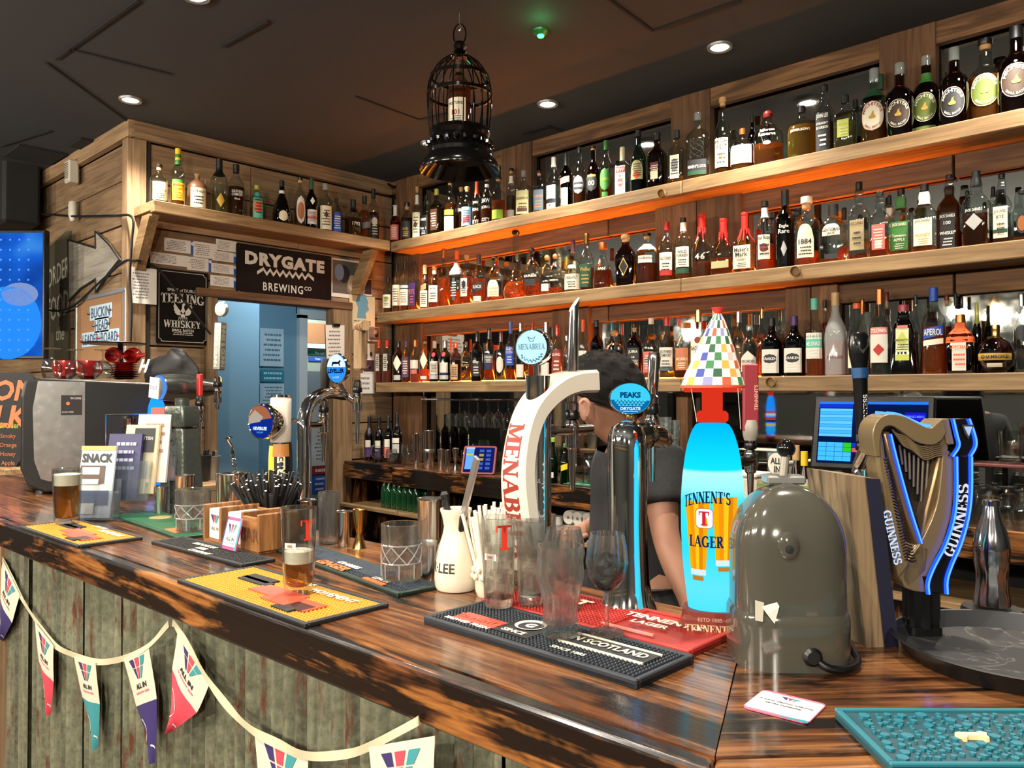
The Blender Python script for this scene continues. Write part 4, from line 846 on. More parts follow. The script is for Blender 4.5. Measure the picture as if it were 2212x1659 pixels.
('C',-1.0399,3.35,0.2771,0.1026,'sqt','ink',0.5,'rosecap',0.1,[('r','khaki2',0.32,0.66,0.6),('d','lime2',0.36,0.62,0.5),('r','lime2',0.2,0.29,0.64),('r','rose',0.66,0.7,0.5)],[('AMARETTO','charcoal',0.49,0.03)]),
('C',-1.0248,3.452,0.3234,0.0347,'tall','water',0.3,'charcoal',0.12,[],[]),
('C',-0.9332,3.36,0.3364,0.0908,'apero','orangeliq',0.55,'blue',0.16,[('g','blue',0.4,0.56,0.9),('g','straw',0.32,0.41,0.9)],[('APEROL','straw',0.48,0.075)]),
('C',-0.9107,3.452,0.3157,0.0389,'tall','redliq',0.6,'darkred',0.14,[],[]),
('C',-0.8763,3.44,0.3179,0.0335,'tall','dark',0.4,'black',0.16,[],[]),
('C',-0.8377,3.35,0.2249,0.0988,'sqs','brown',0.7,'copper',0.14,[('r','paper',0.05,0.52,0.62),('g','straw',0.4,0.5,0.6),('n','orange',0.52,0.86)],[('COINTREAU','orange',0.45,0.06)]),
('C',-0.8057,3.452,0.2777,0.0314,'wine','ink',0.6,'olive',0.3,[],[]),
('C',-0.7237,3.36,0.18,0.1297,'globe','plum',0.4,'gold',0.28,[('r','gold',0.26,0.4,0.98),('r','straw',0.12,0.2,0.4)],[('CHAMBORD','charcoal',0.33,0.07)]),
('C',-0.6363,3.34,0.2857,0.048,'tall','water',0.3,'silver',0.16,[('o','charcoal',0.4,0.6,0.9)],[]),
('K',-4.4113,3.24,0.297,0.0669,'wine','greenw',0.6,'black',0.26,[('r','paper',0.3,0.46,0.6),('r','purple',0.08,0.28,0.6)],[]),
('K',-4.3028,3.24,0.3015,0.066,'wine','ink',0.6,'black',0.26,[('r','paper',0.3,0.46,0.6),('r','purple',0.08,0.28,0.6)],[]),
('K',-4.2012,3.24,0.305,0.0651,'wine','ink',0.6,'black',0.26,[('r','paper',0.33,0.5,0.6),('r','rose',0.1,0.32,0.6)],[]),
('K',-4.1107,3.24,0.3258,0.0674,'wine','ink',0.6,'black',0.26,[('r','paper',0.4,0.5,0.8),('r','lightgrey',0.2,0.38,0.8)],[]),
('K',-2.6201,3.06,0.2289,0.0524,'beer','mixer',0.6,'yellowgreen',0.1,[('r','paper',0.12,0.24,0.4)],[]),
('K',-2.5391,3.06,0.2027,0.054,'beer','mixer',0.6,'green',0.1,[('g','yellow',0.32,0.52,0.7)],[]),
]
_n = {}
for row in BOTTLES:
 i = _n.get(row[0],0); _n[row[0]] = i+1
 bottle(*row,i)

# ------------------------------------------------------------------ back counter under the shelves
bc = thing('back_counter','charred timber back counter under the bottle shelves','counter',(0,0,0))
ZK = 1.0
def plank(t,x0,x1,y0,y1,z0,z1,mat,name='plank',bev=.004):
 G().box((0,0,0),(x1-x0,y1-y0,z1-z0),mat,bev=bev).build(name,t,0,loc=((x0+x1)/2,(y0+y1)/2,(z0+z1)/2))
for x0,x1 in ((-4.49,-3.88),(-3.875,-1.9),(-1.895,0),(.005,1.6)):
 yf = 3.09 if x0 < -4 else 3.015
 for k in range(2): plank(bc,x0,x1,yf+.04+(3.49-yf-.04)*k/2,yf+.04+(3.49-yf-.04)*(k+1)/2-.003,ZK-.035,ZK,CHAR('x'),'top_plank')
 plank(bc,x0,x1,yf,yf+.038,ZK-.108,ZK+.001,CHAR2('x'),'front_board')
 plank(bc,x0,x1,3.06,3.49,.70,.725,PINE('x'),'lower_shelf')
for x in (-4.45,-3.62,-2.3,-1.0,.4): plank(bc,x-.03,x+.03,3.10,3.48,0,ZK-.036,CHAR2('z'),'upright')
plank(bc,-4.47,1.6,3.46,3.49,.02,ZK-.04,P('14110f',.8),'back_panel',0)
clear = GLASS('f2f5f4',0,.02,0,1.1); thick = SOLIDGLASS(); clear2 = GLASS('dfe8e8',.10,.04)
def shaker(x,y,z,H,R,label,band=False,group='steel bar tins'):
 t = thing('cocktail_shaker',label,'shaker',(x,y,z),0,group)
 G().lathe([(R*.74,0),(R*.76,.004),(R,H*.97),(R*1.04,H*.985),(R*1.03,H),(R*.96,H*.99),(R*.72,.01)],STEEL(.16),seg=28,caps=(True,True)).build('tin',t)
 if band: G().lathe([(R*.9,H*.42),(R*.92,H*.43),(R*.93,H*.5),(R*.91,H*.51)],STEEL(.3),seg=28,caps=(False,False)).build('seam_ring',t)
 return t
shaker(*(-3.8032,3.15,1.0,0.2072,0.0243),'narrow steel shaker tin, leftmost of the tins on the back counter')
shaker(*(-3.6894,3.15,1.0,0.2279,0.038),'large two-part steel shaker on the back counter by the narrow tin',True)
for a,lb in (((-3.575,3.15,1.0,0.121,0.0221),'short steel tin right of the large shaker on the back counter'),((-3.4613,3.1,1.0,0.1236,0.0175),'slim short steel tin beside the jigger on the back counter')): shaker(*a,lb)
def jigger(x,y,z,H,R,label,m):
 t = thing('jigger',label,'jigger',(x,y,z))
 G().lathe([(R,0),(R*.95,H*.03),(R*.42,H*.37),(R*.45,H*.385),(R*.45,H*.41),(R*.5,H*.43),(R,H*.97),(R*1.05,H),(R*.93,H*.98),(R*.4,H*.45)],m,seg=24).build('jigger_body',t); return t
jigger(*(-3.4481,3.15,1.0,0.1325,0.0204),'steel hourglass jigger on the back counter next to the glowing tablet',STEEL())
def wineglass(x,y,z,H,R,label,group,up=True,bowl=.55,m=None):
 t = thing('wine_glass',label,'glass',(x,y,z),0,group)
 f = (lambda zz: zz) if up else (lambda zz: H-zz)
 b0 = H*(1-bowl)
 pr = [(R*.82,0),(R*.8,.003),(R*.2,H*.035),(R*.10,H*.07),(R*.09,b0-H*.03),(R*.16,b0),(R*.55,b0+H*bowl*.08),(R*.88,b0+H*bowl*.26),(R,b0+H*bowl*.48),(R*.94,b0+H*bowl*.75),(R*.80,H),(R*.78,H),(R*.91,b0+H*bowl*.74),(R*.965,b0+H*bowl*.48),(R*.84,b0+H*bowl*.27),(R*.4,b0+H*bowl*.09),(0,b0+H*bowl*.06)]
 pr = [(r,f(zz)) for r,zz in pr]
 G().lathe(pr if up else pr[::-1],m or clear,seg=28,caps=(up,not up)).build('glass',t); return t
for i,(px,lb) in enumerate((((-4.2541,3.2,1.0,0.1106,0.0551),'round balloon glass in front of the green wine bottle'),((-4.0646,3.16,1.0,0.0972,0.0386),'small balloon glass standing between the wine bottles and tins'),((-3.9504,3.2,1.0,0.1299,0.0411),'balloon glass just beside the narrow steel tin'))):
 wineglass(*px[:3],px[3]*1.0,px[4],lb,'balloon glasses by the wine bottles',True,.86)
rack = thing('glass_rail','chrome hanging rail for wine glasses under the lowest shelf','rail',(0,0,0))
a,b = (-3.9693,3.33,1.405),(-3.0928,3.33,1.4208)
G().tube([(a[0],3.33,1.415),(b[0],3.33,1.415)],.006,CHROME(),8).tube([(a[0],3.40,1.415),(b[0],3.40,1.415)],.006,CHROME(),8).build('rail_tube',rack)
for x in (a[0]+.02,b[0]-.02): G().tube([(x,3.33,1.415),(x,3.33,1.50)],.004,CHROME(),6).build('hanger',rack)
for i,px in enumerate((973,993,1013,1032,1054,1076,1098)):
 x = [-3.731,-3.6451,-3.5612,-3.4833,-3.3952,-3.3093,-3.2255][i]
 wineglass(x,3.365,1.415-.175+.006,.175,.034,'upside-down wine glass hanging on the chrome rail, %s from corner' % ORD[i],'wine glasses hung from the rail',False,.5)
def tumbler(x,y,z,H,R,label,group,up=True,taper=.86,cut=False,name='glass_tumbler',seg=24,th=.0024,base=.012,m=None):
 t = thing(name,label,'glass',(x,y,z),0,group)
 r0 = R*taper
 pr = [(r0*.96,0),(r0,.003),(R,H-.001),(R-th*.5,H),(R-th,H-.001),(r0-th,base+.002),(r0*.6,base),(0,base)]
 if not up: pr = [(r,H-zz) for r,zz in pr][::-1]
 G().lathe(pr,m or clear,seg=seg,caps=(up,not up)).build('glass',t)
 return t
k = 0
for row,y in enumerate((3.12,3.2,3.28)):
 for px in ([-3.3905,-3.328,-3.2665,-3.2062,-3.147] if row else []):
  tumbler(px-.02*row,y,ZK,.12,.033,'upturned tumbler on the back counter behind the tablet, %s of its cluster' % ORD[k],'tumblers behind the tablet',False); k += 1
k = 0
for y in (3.10,3.19,3.28,3.37):
 for i in range(7):
  x = -2.50+i*.085+(y-3.1)*.45
  tumbler(x,y,ZK+.006,.145,.036,'upturned highball on back counter behind the bartender, %s, row %s from the front' % (ORD[i]+' along',['one','two','three','four'][int((y-3.05)/.09)]),'highball glasses behind the bartender',False); k += 1
mt = thing('glass_mat','green and black rubber mat under the glasses behind the bartender','mat',(-2.22,3.2,ZK+.0015))
G().box((0,0,.003),(.62,.34,.006),P('123a28',.7),bev=.002).build('mat_base',mt,0)
g = G()
for i in range(12):
 for j in range(6): g.box((-.28+i*.051,-.145+j*.058,.0065),(.034,.03,.003),P('5a9a7a',.7))
g.build('mat_studs',mt,0,kind='stuff')
tb = thing('tablet_till','blue-lit order tablet in a red case leaning on the back counter','tablet',(-3.1816,3.07,1.0),0)
tb.rotation_euler = (math.radians(62),0,math.radians(32))
g = G(); g.prism(rrect(.19,.17,.012),P('7a2420',.5),.014,Matrix.Translation((0,.09,-.012))); g.build('case',tb,0)
scr = G().prism(rrect(.17,.15,.006),EMIT('16206a',.9),.002,Matrix.Translation((0,.09,.0015))).build('screen',tb,0)
g = G(); g.box((-.055,.095,.0045),(.045,.125,.001),EMIT('6aa8ff',1.2)).box((-.055,.16,.0045),(.05,.01,.0012),EMIT('a8c8ff',1.2)).box((-.055,.12,.005),(.04,.008,.001),EMIT('d8c040',1.1))
for i in range(2):
 for j in range(5): g.box((.012+i*.04,.04+j*.026,.0045),(.026,.015,.001),EMIT('d0b040' if (i,j) in ((0,3),(0,2)) else '4a70d8',.8))
g.build('screen_tiles',scr,0)
# green bottles stored under the counter
gm = GLASS('1f6a3a',.35,.05)
for i,px in enumerate([-4.095,-4.0471,-3.9904,-3.9392,-3.8842,-3.83,-3.7767]):
 for j in range(2):
  t = thing('tonic_bottle','green mixer bottle stored under the back counter, %s in the %s row' % (ORD[i],['front','rear'][j]),'bottle',(px,3.13+.07*j,.7265),0,'green mixers under the back counter')
  pr = [(.024,0),(.026,.004),(.026,.10),(.020,.13),(.012,.155),(.011,.185),(.013,.187),(.013,.192)]
  G().lathe(pr,gm,seg=14).build('glass',t); G().lathe([(.0135,.19),(.0138,.197),(.012,.2)],P('1a2a5a',.4),seg=12).build('cap',t)
for i,px in enumerate([-2.5293,-2.4702,-2.4123,-2.3556]):
 for j in range(2):
  t = thing('napkin_roll','white paper roll under the back counter, %s in the %s layer' % (ORD[i],['bottom','upper'][j]),'roll',(px,3.12,.762+.072*j),0,'paper rolls under the back counter')
  g = G(); M_ = Matrix.Rotation(PI/2,4,'X'); g.lathe([(.008,-.05),(.033,-.05),(.035,-.047),(.035,.047),(.033,.05),(.008,.05)],P('cfcdc4',.8),seg=18,M=M_,caps=(False,False)); g.build('paper',t)
  G().lathe([(.008,-.051),(.008,.051)],P('8a7458',.8),seg=10,M=M_).build('core',t)
t = thing('paper_cup','white paper cup stack under the back counter beside the rolls','cup',(-2.6142,3.08,0.7484)[:2]+(.726,)); G().lathe([(.03,0),(.034,.1),(.036,.1),(.036,.104),(.033,.104)],P('d8d6ce',.6),seg=18).build('cup',t)
# right end of the back counter
for i,a in enumerate(((-2.1105,3.3,1.0,0.3469,0.0336),(-2.0962,3.36,1.0,0.3279,0.0294))):
 t = thing('cup_stack',['tall stack of clear plastic cups behind the glowing lager font, outer one','tall stack of clear plastic cups nearest the mirror post'][i],'cups',a[:3])
 for k in range(12): G().lathe([(a[4]*.8,.01+k*a[3]*.075),(a[4]*.9,.05+k*a[3]*.075),(a[4]*.94,.052+k*a[3]*.075)],clear2,seg=18,caps=(False,False)).build('plastic_cup',t)
for i,(x,w,d,h,z) in enumerate(((-1.9275,.30,.2,.10,ZK),(-1.9155,.24,.17,.06,ZK+.10),(-1.5481-.06,.16,.14,.12,ZK))):
 t = thing('food_tub',['wide white plastic tub on the back counter behind the lager font','smaller lidded tub standing on the wide white tub','white plastic tub behind the red tap handle'][i],'tub',(x,3.14,z))
 G().box((0,0,h*.44),(w*.94,d*.94,h*.86),P('d2cabc',.5),bev=.012).build('tub',t,0); G().box((0,0,h*.93),(w,d,h*.13),P('dcd6c8',.5),bev=.008).build('lid',t,0)
t = thing('tea_box','small dark green box on the back counter by the round card sign','box',(-1.4709,3.1,1.0)); g = G(); g.box((0,0,.055),(.06,.04,.11),P('1c2a26',.6),bev=.003); g.build('carton',t,0)
fn = frame3((0,-.0205,.06),(1,0,0),(0,0,1)); g = G(); put_text(g,'EXTRA',.012,P('8a9a6a',.6),fn); g.build('lettering',t,0)
t = thing('wooden_crate','small wooden crate with green chalk paint on the back counter','crate',(-1.3756,3.08,1.0))
for k in range(2): G().box((0,-.06,.025+k*.048),(.24,.014,.042),WOOD('green_crate_x','6a6a3a','7a9a5a','8a6a40','x',.7,1)).build('slat',t,0); G().box((0,.06,.025+k*.048),(.24,.014,.042),OAKB('x')).build('slat',t,0)
for s in (-1,1): G().box((s*.113,0,.048),(.014,.106,.09),OAKB('y')).build('end_board',t,0)
G().box((0,0,.006),(.2,.1,.01),OAKB('x')).build('bottom_board',t,0)
t = thing('card_sign','round white card sign standing in the small wooden crate','sign',(-1.4456,3.08)+(ZK+.09,),-.35)
g = G(); g.prism(arc(0,.075,.045,0,359,28)[:-1],P('d8d2c4',.6),.004,Matrix(((1,0,0,0),(0,0,1,0),(0,1,0,0),(0,0,0,1)))).box((0,.002,.02),(.03,.004,.06),P('d8d2c4',.6)); cd = g.build('card',t,0)
g = G(); fn = frame3((0,-.0012,0),(1,0,0),(0,0,1)); put_text(g,'ALL',.026,P('2a2a2c',.6),fn,0,.088,bold=.03); put_text(g,'IN',.026,P('2a2a2c',.6),fn,.006,.055,bold=.03); g.build('lettering',cd,0)
for i,a in enumerate(((-1.4188,3.09,1.0,0.2176,0.0094),(-1.4052,3.09,1.0,0.2126,0.0093),(-1.3916,3.09,1.0,0.2077,0.0093))):
 t = thing('beer_mat',['cardboard beer mat leaning in the wooden crate, nearest the card sign','cardboard beer mat leaning in the middle of the crate','orange printed beer mat leaning at the crate end'][i],'coaster',(a[0],a[1],ZK+.05),-.6,'beer mats in the wooden crate')
 t.rotation_euler = (0,.35,-.6); G().prism(rrect(.07,.08,.01),P('e0d6c0' if i < 2 else 'c8763a',.7),.0025,Matrix(((0,0,1,0),(1,0,0,0),(0,1,0,.04),(0,0,0,1)))).build('card',t,0)
for i,(a,cc,lb) in enumerate((((-1.3455,3.12,1.0,0.2196,0.0167),'yellow','small dark bottle with a yellow cap behind the crate'),((-1.4153,3.2,1.0,0.2369,0.0173),'tan','small bottle with tan cap in the shadow behind the crate'))):
 t = thing('bitters_bottle',lb,'bottle',a[:3]); R,H = a[4]*1.1,a[3]
 G().lathe([(R,0),(R,H*.55),(R*.5,H*.7),(R*.45,H*.75)],P('1c100a',.2),seg=16).build('glass',t); G().lathe([(R*1.03,H*.1),(R*1.03,H*.5)],P('d8d2c0',.6),seg=16,caps=(False,False)).build('paper_label',t); G().lathe([(R*.75,H*.74),(R*.75,H),(R*.6,H)],P(cc,.5),seg=16).build('cap',t)
t = thing('measuring_jug','clear measuring jug behind the round card sign','jug',(-1.5171,3.25,1.0)); G().lathe([(.04,0),(.045,.19),(.05,.2),(.047,.2),(.04,.01)],clear2,seg=20).build('glass',t)
# till
tl = thing('till_terminal','till screen with blue keypad on black trays behind the dark tap handle','till',(-1.0943,3.16)+(ZK+.1075,),.15)
G().box((0,.0,.012),(.24,.18,.024),BLK(.5),bev=.006).box((0,.03,.06),(.08,.05,.08),BLK(.5),bev=.006).build('stand',tl,0)
G().box((0,0,0),(.43,.03,.29),BLK(.35),bev=.008,M=None).build('housing',tl,0,loc=(0,-.02,.19)).rotation_euler = (math.radians(-16),0,0)
scn = G().box((0,-.0165,0),(.385,.002,.245),EMIT('0a1c50',.8)).build('screen',tl,0,loc=(0,-.02,.19)); scn.rotation_euler = (math.radians(-16),0,0)
g = G(); y = -.0185; lb_ = EMIT('3aa0ff',1.5); dbu = EMIT('1230c8',1.3)
g.box((0,y,.117),(.385,.001,.01),EMIT('2a78e8',1.2)).box((-.13,y,.104),(.125,.001,.014),dbu)
for i in range(9): g.box((-.128,y,.088-i*.0125),(.12,.001,.0112),lb_ if i % 2 else EMIT('58b0ff',1.5))
for i in range(4):
 for j in range(4): g.box((-.173+i*.0305,y,-.05-j*.0185),(.029,.001,.017),EMIT('28b028' if (i,j) == (3,0) or (i,j) == (3,1) else '3aa8ff',1.5))
g.box((.15,y,.065),(.07,.001,.032),EMIT('1818c8',1.2)).box((.13,y,-.02),(.1,.001,.02),EMIT('c89a88',.8)).box((-.052,y,-.05),(.025,.001,.016),dbu).box((-.052,y,-.069),(.025,.001,.016),EMIT('d05a70',1.1))
fn = frame3((.15,y-.001,.065),(1,0,0),(0,0,1)); put_text(g,'DRINKS MENU',.009,EMIT('6a80ff',1.5),fn,maxw=.06); put_text(g,'FOOD MENU',.008,EMIT('c8d0ff',1.),fn,0,-.032,maxw=.05)
g.build('screen_keys',scn,0)
t = thing('cash_drawer','stacked flat black trays on the counter below the till screen','trays',(-1.1044,3.14)+(ZK,),.15)
for k in range(7): G().box((0,0,.016+k*.0135),(.34-.004*(k % 2),.2,.010),BLK(.3),bev=.003).build('tray',t,0)
G().box((0,.03,.005),(.2,.1,.01),BLK(.5)).build('foot',t,0)
k = 0
for j,y in enumerate((3.10,3.2,3.3)):
 for i in range(6):
  x = -.685+i*.098+j*.03
  tt = thing('goblet','upturned round goblet at the far end of the back counter, %s along, %s row' % (ORD[i],['front','middle','rear'][j]),'glass',(x,y,ZK),0,'goblets beside the silver bottle')
  pr = [(.030,0),(.044,.03),(.046,.06),(.032,.095),(.014,.105),(.012,.118),(.03,.124),(.03,.128),(0,.129)]
  G().lathe(pr,clear,seg=20,caps=(False,False)).build('glass',tt)
k = 0
for j,y in enumerate((3.08,3.17,3.26)):
 for i in range(2):
  tumbler(-.835+i*.074+.015*j,y,ZK,.13,.036,'upturned straight glass next to the goblets, %s along, row %s' % (ORD[i],['one','two','three'][j]),'straight glasses beside the goblets',False,cut=True); k += 1
um = thing('upper_tray','red-edged raised tray holding spare glasses at the counter end','tray',(-.52,3.36,1.19))
G().box((0,0,0),(.55,.14,.012),P('5a1a16',.5),bev=.004).build('tray',um,0)
for s in (-.24,.24): G().box((s,0,-.098),(.02,.1,.184),BLK()).build('leg',um,0)
tumbler(-.68,3.36,1.196,.12,.04,'straight glass on the raised red tray','glasses on the raised tray'); tumbler(-.58,3.36,1.196,.16,.036,'tall stout glass on the raised red tray','glasses on the raised tray'); wineglass(-.46,3.36,1.196,.21,.042,'stemmed glass on the raised red tray','glasses on the raised tray',True,.55)

# ------------------------------------------------------------------ the bar
ZT = 1.10
bar_ = thing('bar_counter','glossy charred timber bar clad in weathered corrugated metal','bar',(0,0,0))
fy = lambda x: .662+.0235*(x+.375)
CX0 = -3.95; A = Vector((-.375,.662)); mdir = Vector((-.4,.917)); YB = 1.14
def mit(y): return A.x+mdir.x*(y-A.y)/mdir.y
for k in range(3):                                       # long boards, cut on the mitre
 ya = lambda x,k=k: fy(x)+.032+(YB-fy(x)-.032)*k/3; yb = lambda x,k=k: fy(x)+.032+(YB-fy(x)-.032)*(k+1)/3-.0015
 x1a,x1b = mit(ya(-.45))-.001,mit(yb(-.5))-.001; cx,cyy = -2.1,(ya(-2)+yb(-2))/2
 pl = [(CX0-cx,ya(CX0)-cyy),(x1a-cx,ya(x1a)-cyy),(x1b-cx,yb(x1b)-cyy),(CX0-cx,yb(CX0)-cyy)]
 G().prism(pl,CHAR('x'),.034).build('top_plank',bar_,0,loc=(cx,cyy,ZT-.034))
pl = [(CX0+2.1,fy(CX0)-.62),(A.x+2.1,A.y-.62),(mit(fy(-.4)+.03)+2.1,fy(-.4)+.03-.62),(CX0+2.1,fy(CX0)+.0305-.62)]
fb = G().prism(pl,CHAR2('x'),.068).build('edge_board',bar_,0,loc=(-2.1,.62,ZT-.068))
md = fb.modifiers.new('edge','BEVEL'); md.width = .006; md.segments = 3; md.limit_method = 'ANGLE'
u2 = Vector((.682,.731)); n2 = Vector((-.731,.682)); ang2 = math.atan2(u2.y,u2.x)
dep = (Vector((mit(YB),YB))-A).dot(n2)
def sec2(d0,d1,z0,z1,name,mat,bevel=0):
 def u_at(d): return (mdir*(d/mdir.dot(n2))).dot(u2)
 c = A+u2*.6+n2*((d0+d1)/2)
 pl = [(u_at(d0)+.001-.6,d0-(d0+d1)/2),(1.0,d0-(d0+d1)/2),(1.0,d1-(d0+d1)/2),(u_at(d1)+.001-.6,d1-(d0+d1)/2)]
 o = G().prism(pl,mat,z1-z0).build(name,bar_,0,loc=(c.x,c.y,z0),rz=ang2)
 if bevel: md = o.modifiers.new('edge','BEVEL'); md.width = bevel; md.segments = 3; md.limit_method = 'ANGLE'
for k in range(3): sec2(.032+(dep-.032)*k/3,.032+(dep-.032)*(k+1)/3-.0015,ZT-.034,ZT,'top_plank',CHAR('x'))
sec2(0,.0305,ZT-.068,ZT,'edge_board',CHAR2('x'),.006)
def corr_mat():
 m,n,l,out = new_mat('weathered_corrugated_metal'); b = n.new('ShaderNodeBsdfPrincipled'); l.new(b.outputs[0],out.inputs[0])
 tc = n.new('ShaderNodeTexCoord'); oi = n.new('ShaderNodeObjectInfo'); ad = n.new('ShaderNodeVectorMath'); ad.operation = 'ADD'
 cb = n.new('ShaderNodeCombineXYZ'); ml = n.new('ShaderNodeMath'); ml.operation = 'MULTIPLY'; ml.inputs[1].default_value = 9; l.new(oi.outputs['Random'],ml.inputs[0]); l.new(ml.outputs[0],cb.inputs[0]); l.new(ml.outputs[0],cb.inputs[2])
 l.new(tc.outputs['Object'],ad.inputs[0]); l.new(cb.outputs[0],ad.inputs[1])
 mp = n.new('ShaderNodeMapping'); mp.inputs['Scale'].default_value = (30,30,2.5); l.new(ad.outputs[0],mp.inputs[0])
 n1 = n.new('ShaderNodeTexNoise'); n1.inputs['Scale'].default_value = 1; n1.inputs['Detail'].default_value = 6; l.new(mp.outputs[0],n1.inputs['Vector'])
 n2_ = n.new('ShaderNodeTexNoise'); n2_.inputs['Scale'].default_value = 60; n2_.inputs['Detail'].default_value = 6; n2_.inputs['Roughness'].default_value = .7; l.new(ad.outputs[0],n2_.inputs['Vector'])
 mx = n.new('ShaderNodeMix'); mx.inputs[0].default_value = .5; l.new(n1.outputs[0],mx.inputs[2]); l.new(n2_.outputs[0],mx.inputs[3])
 cr = n.new('ShaderNodeValToRGB'); e = cr.color_ramp.elements; e[0].position = .36; e[0].color = hx('45463a'); e[1].position = .68; e[1].color = hx('8c8c74'); x = e.new(.5); x.color = hx('686a56'); l.new(mx.outputs[0],cr.inputs[0])
 mp2 = n.new('ShaderNodeMapping'); mp2.inputs['Scale'].default_value = (26,26,6); l.new(ad.outputs[0],mp2.inputs[0])
 n3 = n.new('ShaderNodeTexNoise'); n3.inputs['Scale'].default_value = 1; n3.inputs['Detail'].default_value = 7; n3.inputs['Roughness'].default_value = .7; l.new(mp2.outputs[0],n3.inputs['Vector'])
 r = n.new('ShaderNodeMapRange'); r.inputs[1].default_value = .55; r.inputs[2].default_value = .66; l.new(n3.outputs[0],r.inputs[0])
 m2 = n.new('ShaderNodeMix'); m2.data_type = 'RGBA'; l.new(r.outputs[0],m2.inputs[0]); l.new(cr.outputs[0],m2.inputs[6]); m2.inputs[7].default_value = hx('5a2e1a'); l.new(m2.outputs[2],b.inputs['Base Color'])
 b.inputs['Roughness'].default_value = .62; b.inputs['Metallic'].default_value = .25
 bp = n.new('ShaderNodeBump'); bp.inputs['Strength'].default_value = .25; bp.inputs['Distance'].default_value = .003; l.new(n2_.outputs[0],bp.inputs['Height']); l.new(bp.outputs[0],b.inputs['Normal'])
 return m
CM = corr_mat()
def corr(name,w,h,off):
 n = int(w/.0045); g = G(); pitch = .036
 pr = [(i*w/n-w/2,-.0085*math.tanh(2.2*math.cos((i*w/n+off)*2*PI/pitch))) for i in range(n+1)]
 vs = [(x,y,0) for x,y in pr]+[(x,y,h) for x,y in pr]
 g.add(vs,[(i,i+1,n+2+i,n+1+i) for i in range(n)],CM); return g
x0c = -2.6209; x = x0c; i = 0
while x < -.40:
 w = min([.185,.2,.19,.21,.18][i % 5],-.36-x)
 corr('corrugated_panel',w-.002,ZT-.07,i*.013).build('corrugated_panel',bar_,60,loc=(x+w/2,fy(x+w/2)+.058+.003*(i % 2),.0),rz=.0235); x += w; i += 1
for k in range(6):
 c = A+u2*(.03+.2*k+.1)+n2*.06; corr('corrugated_panel',.198,ZT-.07,k*.01).build('corrugated_panel',bar_,60,loc=(c.x,c.y,0),rz=ang2)
G().box((0,0,0),(.06,.05,ZT-.07),RECL('z'),bev=.004).build('front_post',bar_,0,loc=(x0c-.035,fy(x0c)+.055,(ZT-.07)/2))
for k in range(7): G().box((0,0,0),(.16,.025,ZT-.07),RECL('z'),bev=.003).build('front_board',bar_,0,loc=(x0c-.15-k*.165,fy(-3)+.065,(ZT-.07)/2))
G().box((-2.2,.86,.5),(3.4,.02,1.0),P('1a1512',.8)).box((-2.2,1.10,.5),(3.3,.02,1.0),P('1a1512',.8)).build('carcass',bar_,0)
# ------------------------------------------------------------------ bar runners and what stands on them
def mat_thing(name,label,quad,h,base,group=None):
 """rubber bar runner from its four measured corners on the bar top: front-left, front-right, back-right, back-left"""
 q = [Vector((p[0],p[1])) for p in quad]; c = sum(q,Vector((0,0)))/4
 ux = ((q[1]-q[0])+(q[2]-q[3])); L = ux.length/2; ux.normalize(); uy = Vector((-ux.y,ux.x)); D_ = ((q[3]-q[0])+(q[2]-q[1])).dot(uy)/2
 t = thing(name,label,'bar mat',(c.x,c.y,ZT),math.atan2(ux.y,ux.x),group)
 G().box((0,0,h*.35),(L,D_,h*.7),base,bev=.002).build('mat_base',t,0)
 rim = G()
 for s in (-1,1): rim.box((0,s*(D_/2-.004),h*.5),(L,.008,h),base,bev=.0015).box((s*(L/2-.004),0,h*.5),(.008,D_-.016,h),base,bev=.0015)
 rim.build('rim',t,0)
 return t,L,D_
def studs(t,L,D_,h,m,mg=.012,pitch=.0075,r=.0026,skip=None,x0=None,x1=None):
 g = G(); nx = int((L-2*mg)/pitch); ny = int((D_-2*mg)/(pitch))
 for i in range(nx):
  for j in range(ny):
   x = -L/2+mg+(i+.5)*(L-2*mg)/nx; y = -D_/2+mg+(j+.5)*(D_-2*mg)/ny
   if (x0 is not None and x < x0) or (x1 is not None and x > x1): continue
   if skip and skip(x,y): continue
   g.lathe([(r,h*.6),(r*.9,h*1.0),(r*.5,h*1.1)],m,(x,y,0),6,caps=(False,True))
 return g.build('rubber_studs',t,0,kind='stuff')
top = lambda t,h: frame3((0,0,h),(1,0,0),(0,1,0))
def yellow_mat(quad,label):
 t,L,D_ = mat_thing('bar_runner',label,quad,.008,P('1c1c1e',.6)); h = .0075
 G().box((0,0,.0055),(L-.02,D_-.02,.002),P('b47c14',.55)).build('yellow_field',t,0); studs(t,L,D_,h,P('b57e16',.5),.011)
 g = G(); g.box((-L*.22,D_*.14,.0085),(.085,.028,.003),BLK(.6)).box((-L*.2,D_*.05,.0085),(.095,.02,.003),BLK(.6)); g.build('black_emblem',t,0)
 g = G(); g.box((L*.05,-D_*.06,.0085),(.13,.04,.002),P('c8503c',.55)).box((L*.22,-D_*.16,.0087),(.13,.045,.002),P('c04428',.55)).box((L*.3,-D_*.22,.0089),(.05,.03,.002),P('3a1410',.5)); g.build('red_picture',t,0)
 g = G(); put_text(g,'JOIN THE',.016,P('ece0c0',.6),top(t,.0095),-L*.02,D_*.36,maxw=.11,bold=.03); put_text(g,'MOVEMENT',.018,P('ece0c0',.6),top(t,.0095),L*.26,D_*.26,maxw=.15,bold=.03); g.box((L*.27,-D_*.36,.009),(.05,.014,.002),BLK(.6)); g.build('raised_lettering',t,0)
 return t
yellow_mat([(-2.3823,0.6184,1.1),(-1.9544,0.6251,1.1),(-1.9551,0.7776,1.1),(-2.3179,0.7616,1.1)],'yellow and black rubber bar runner under the full pint by the leaflet rack')
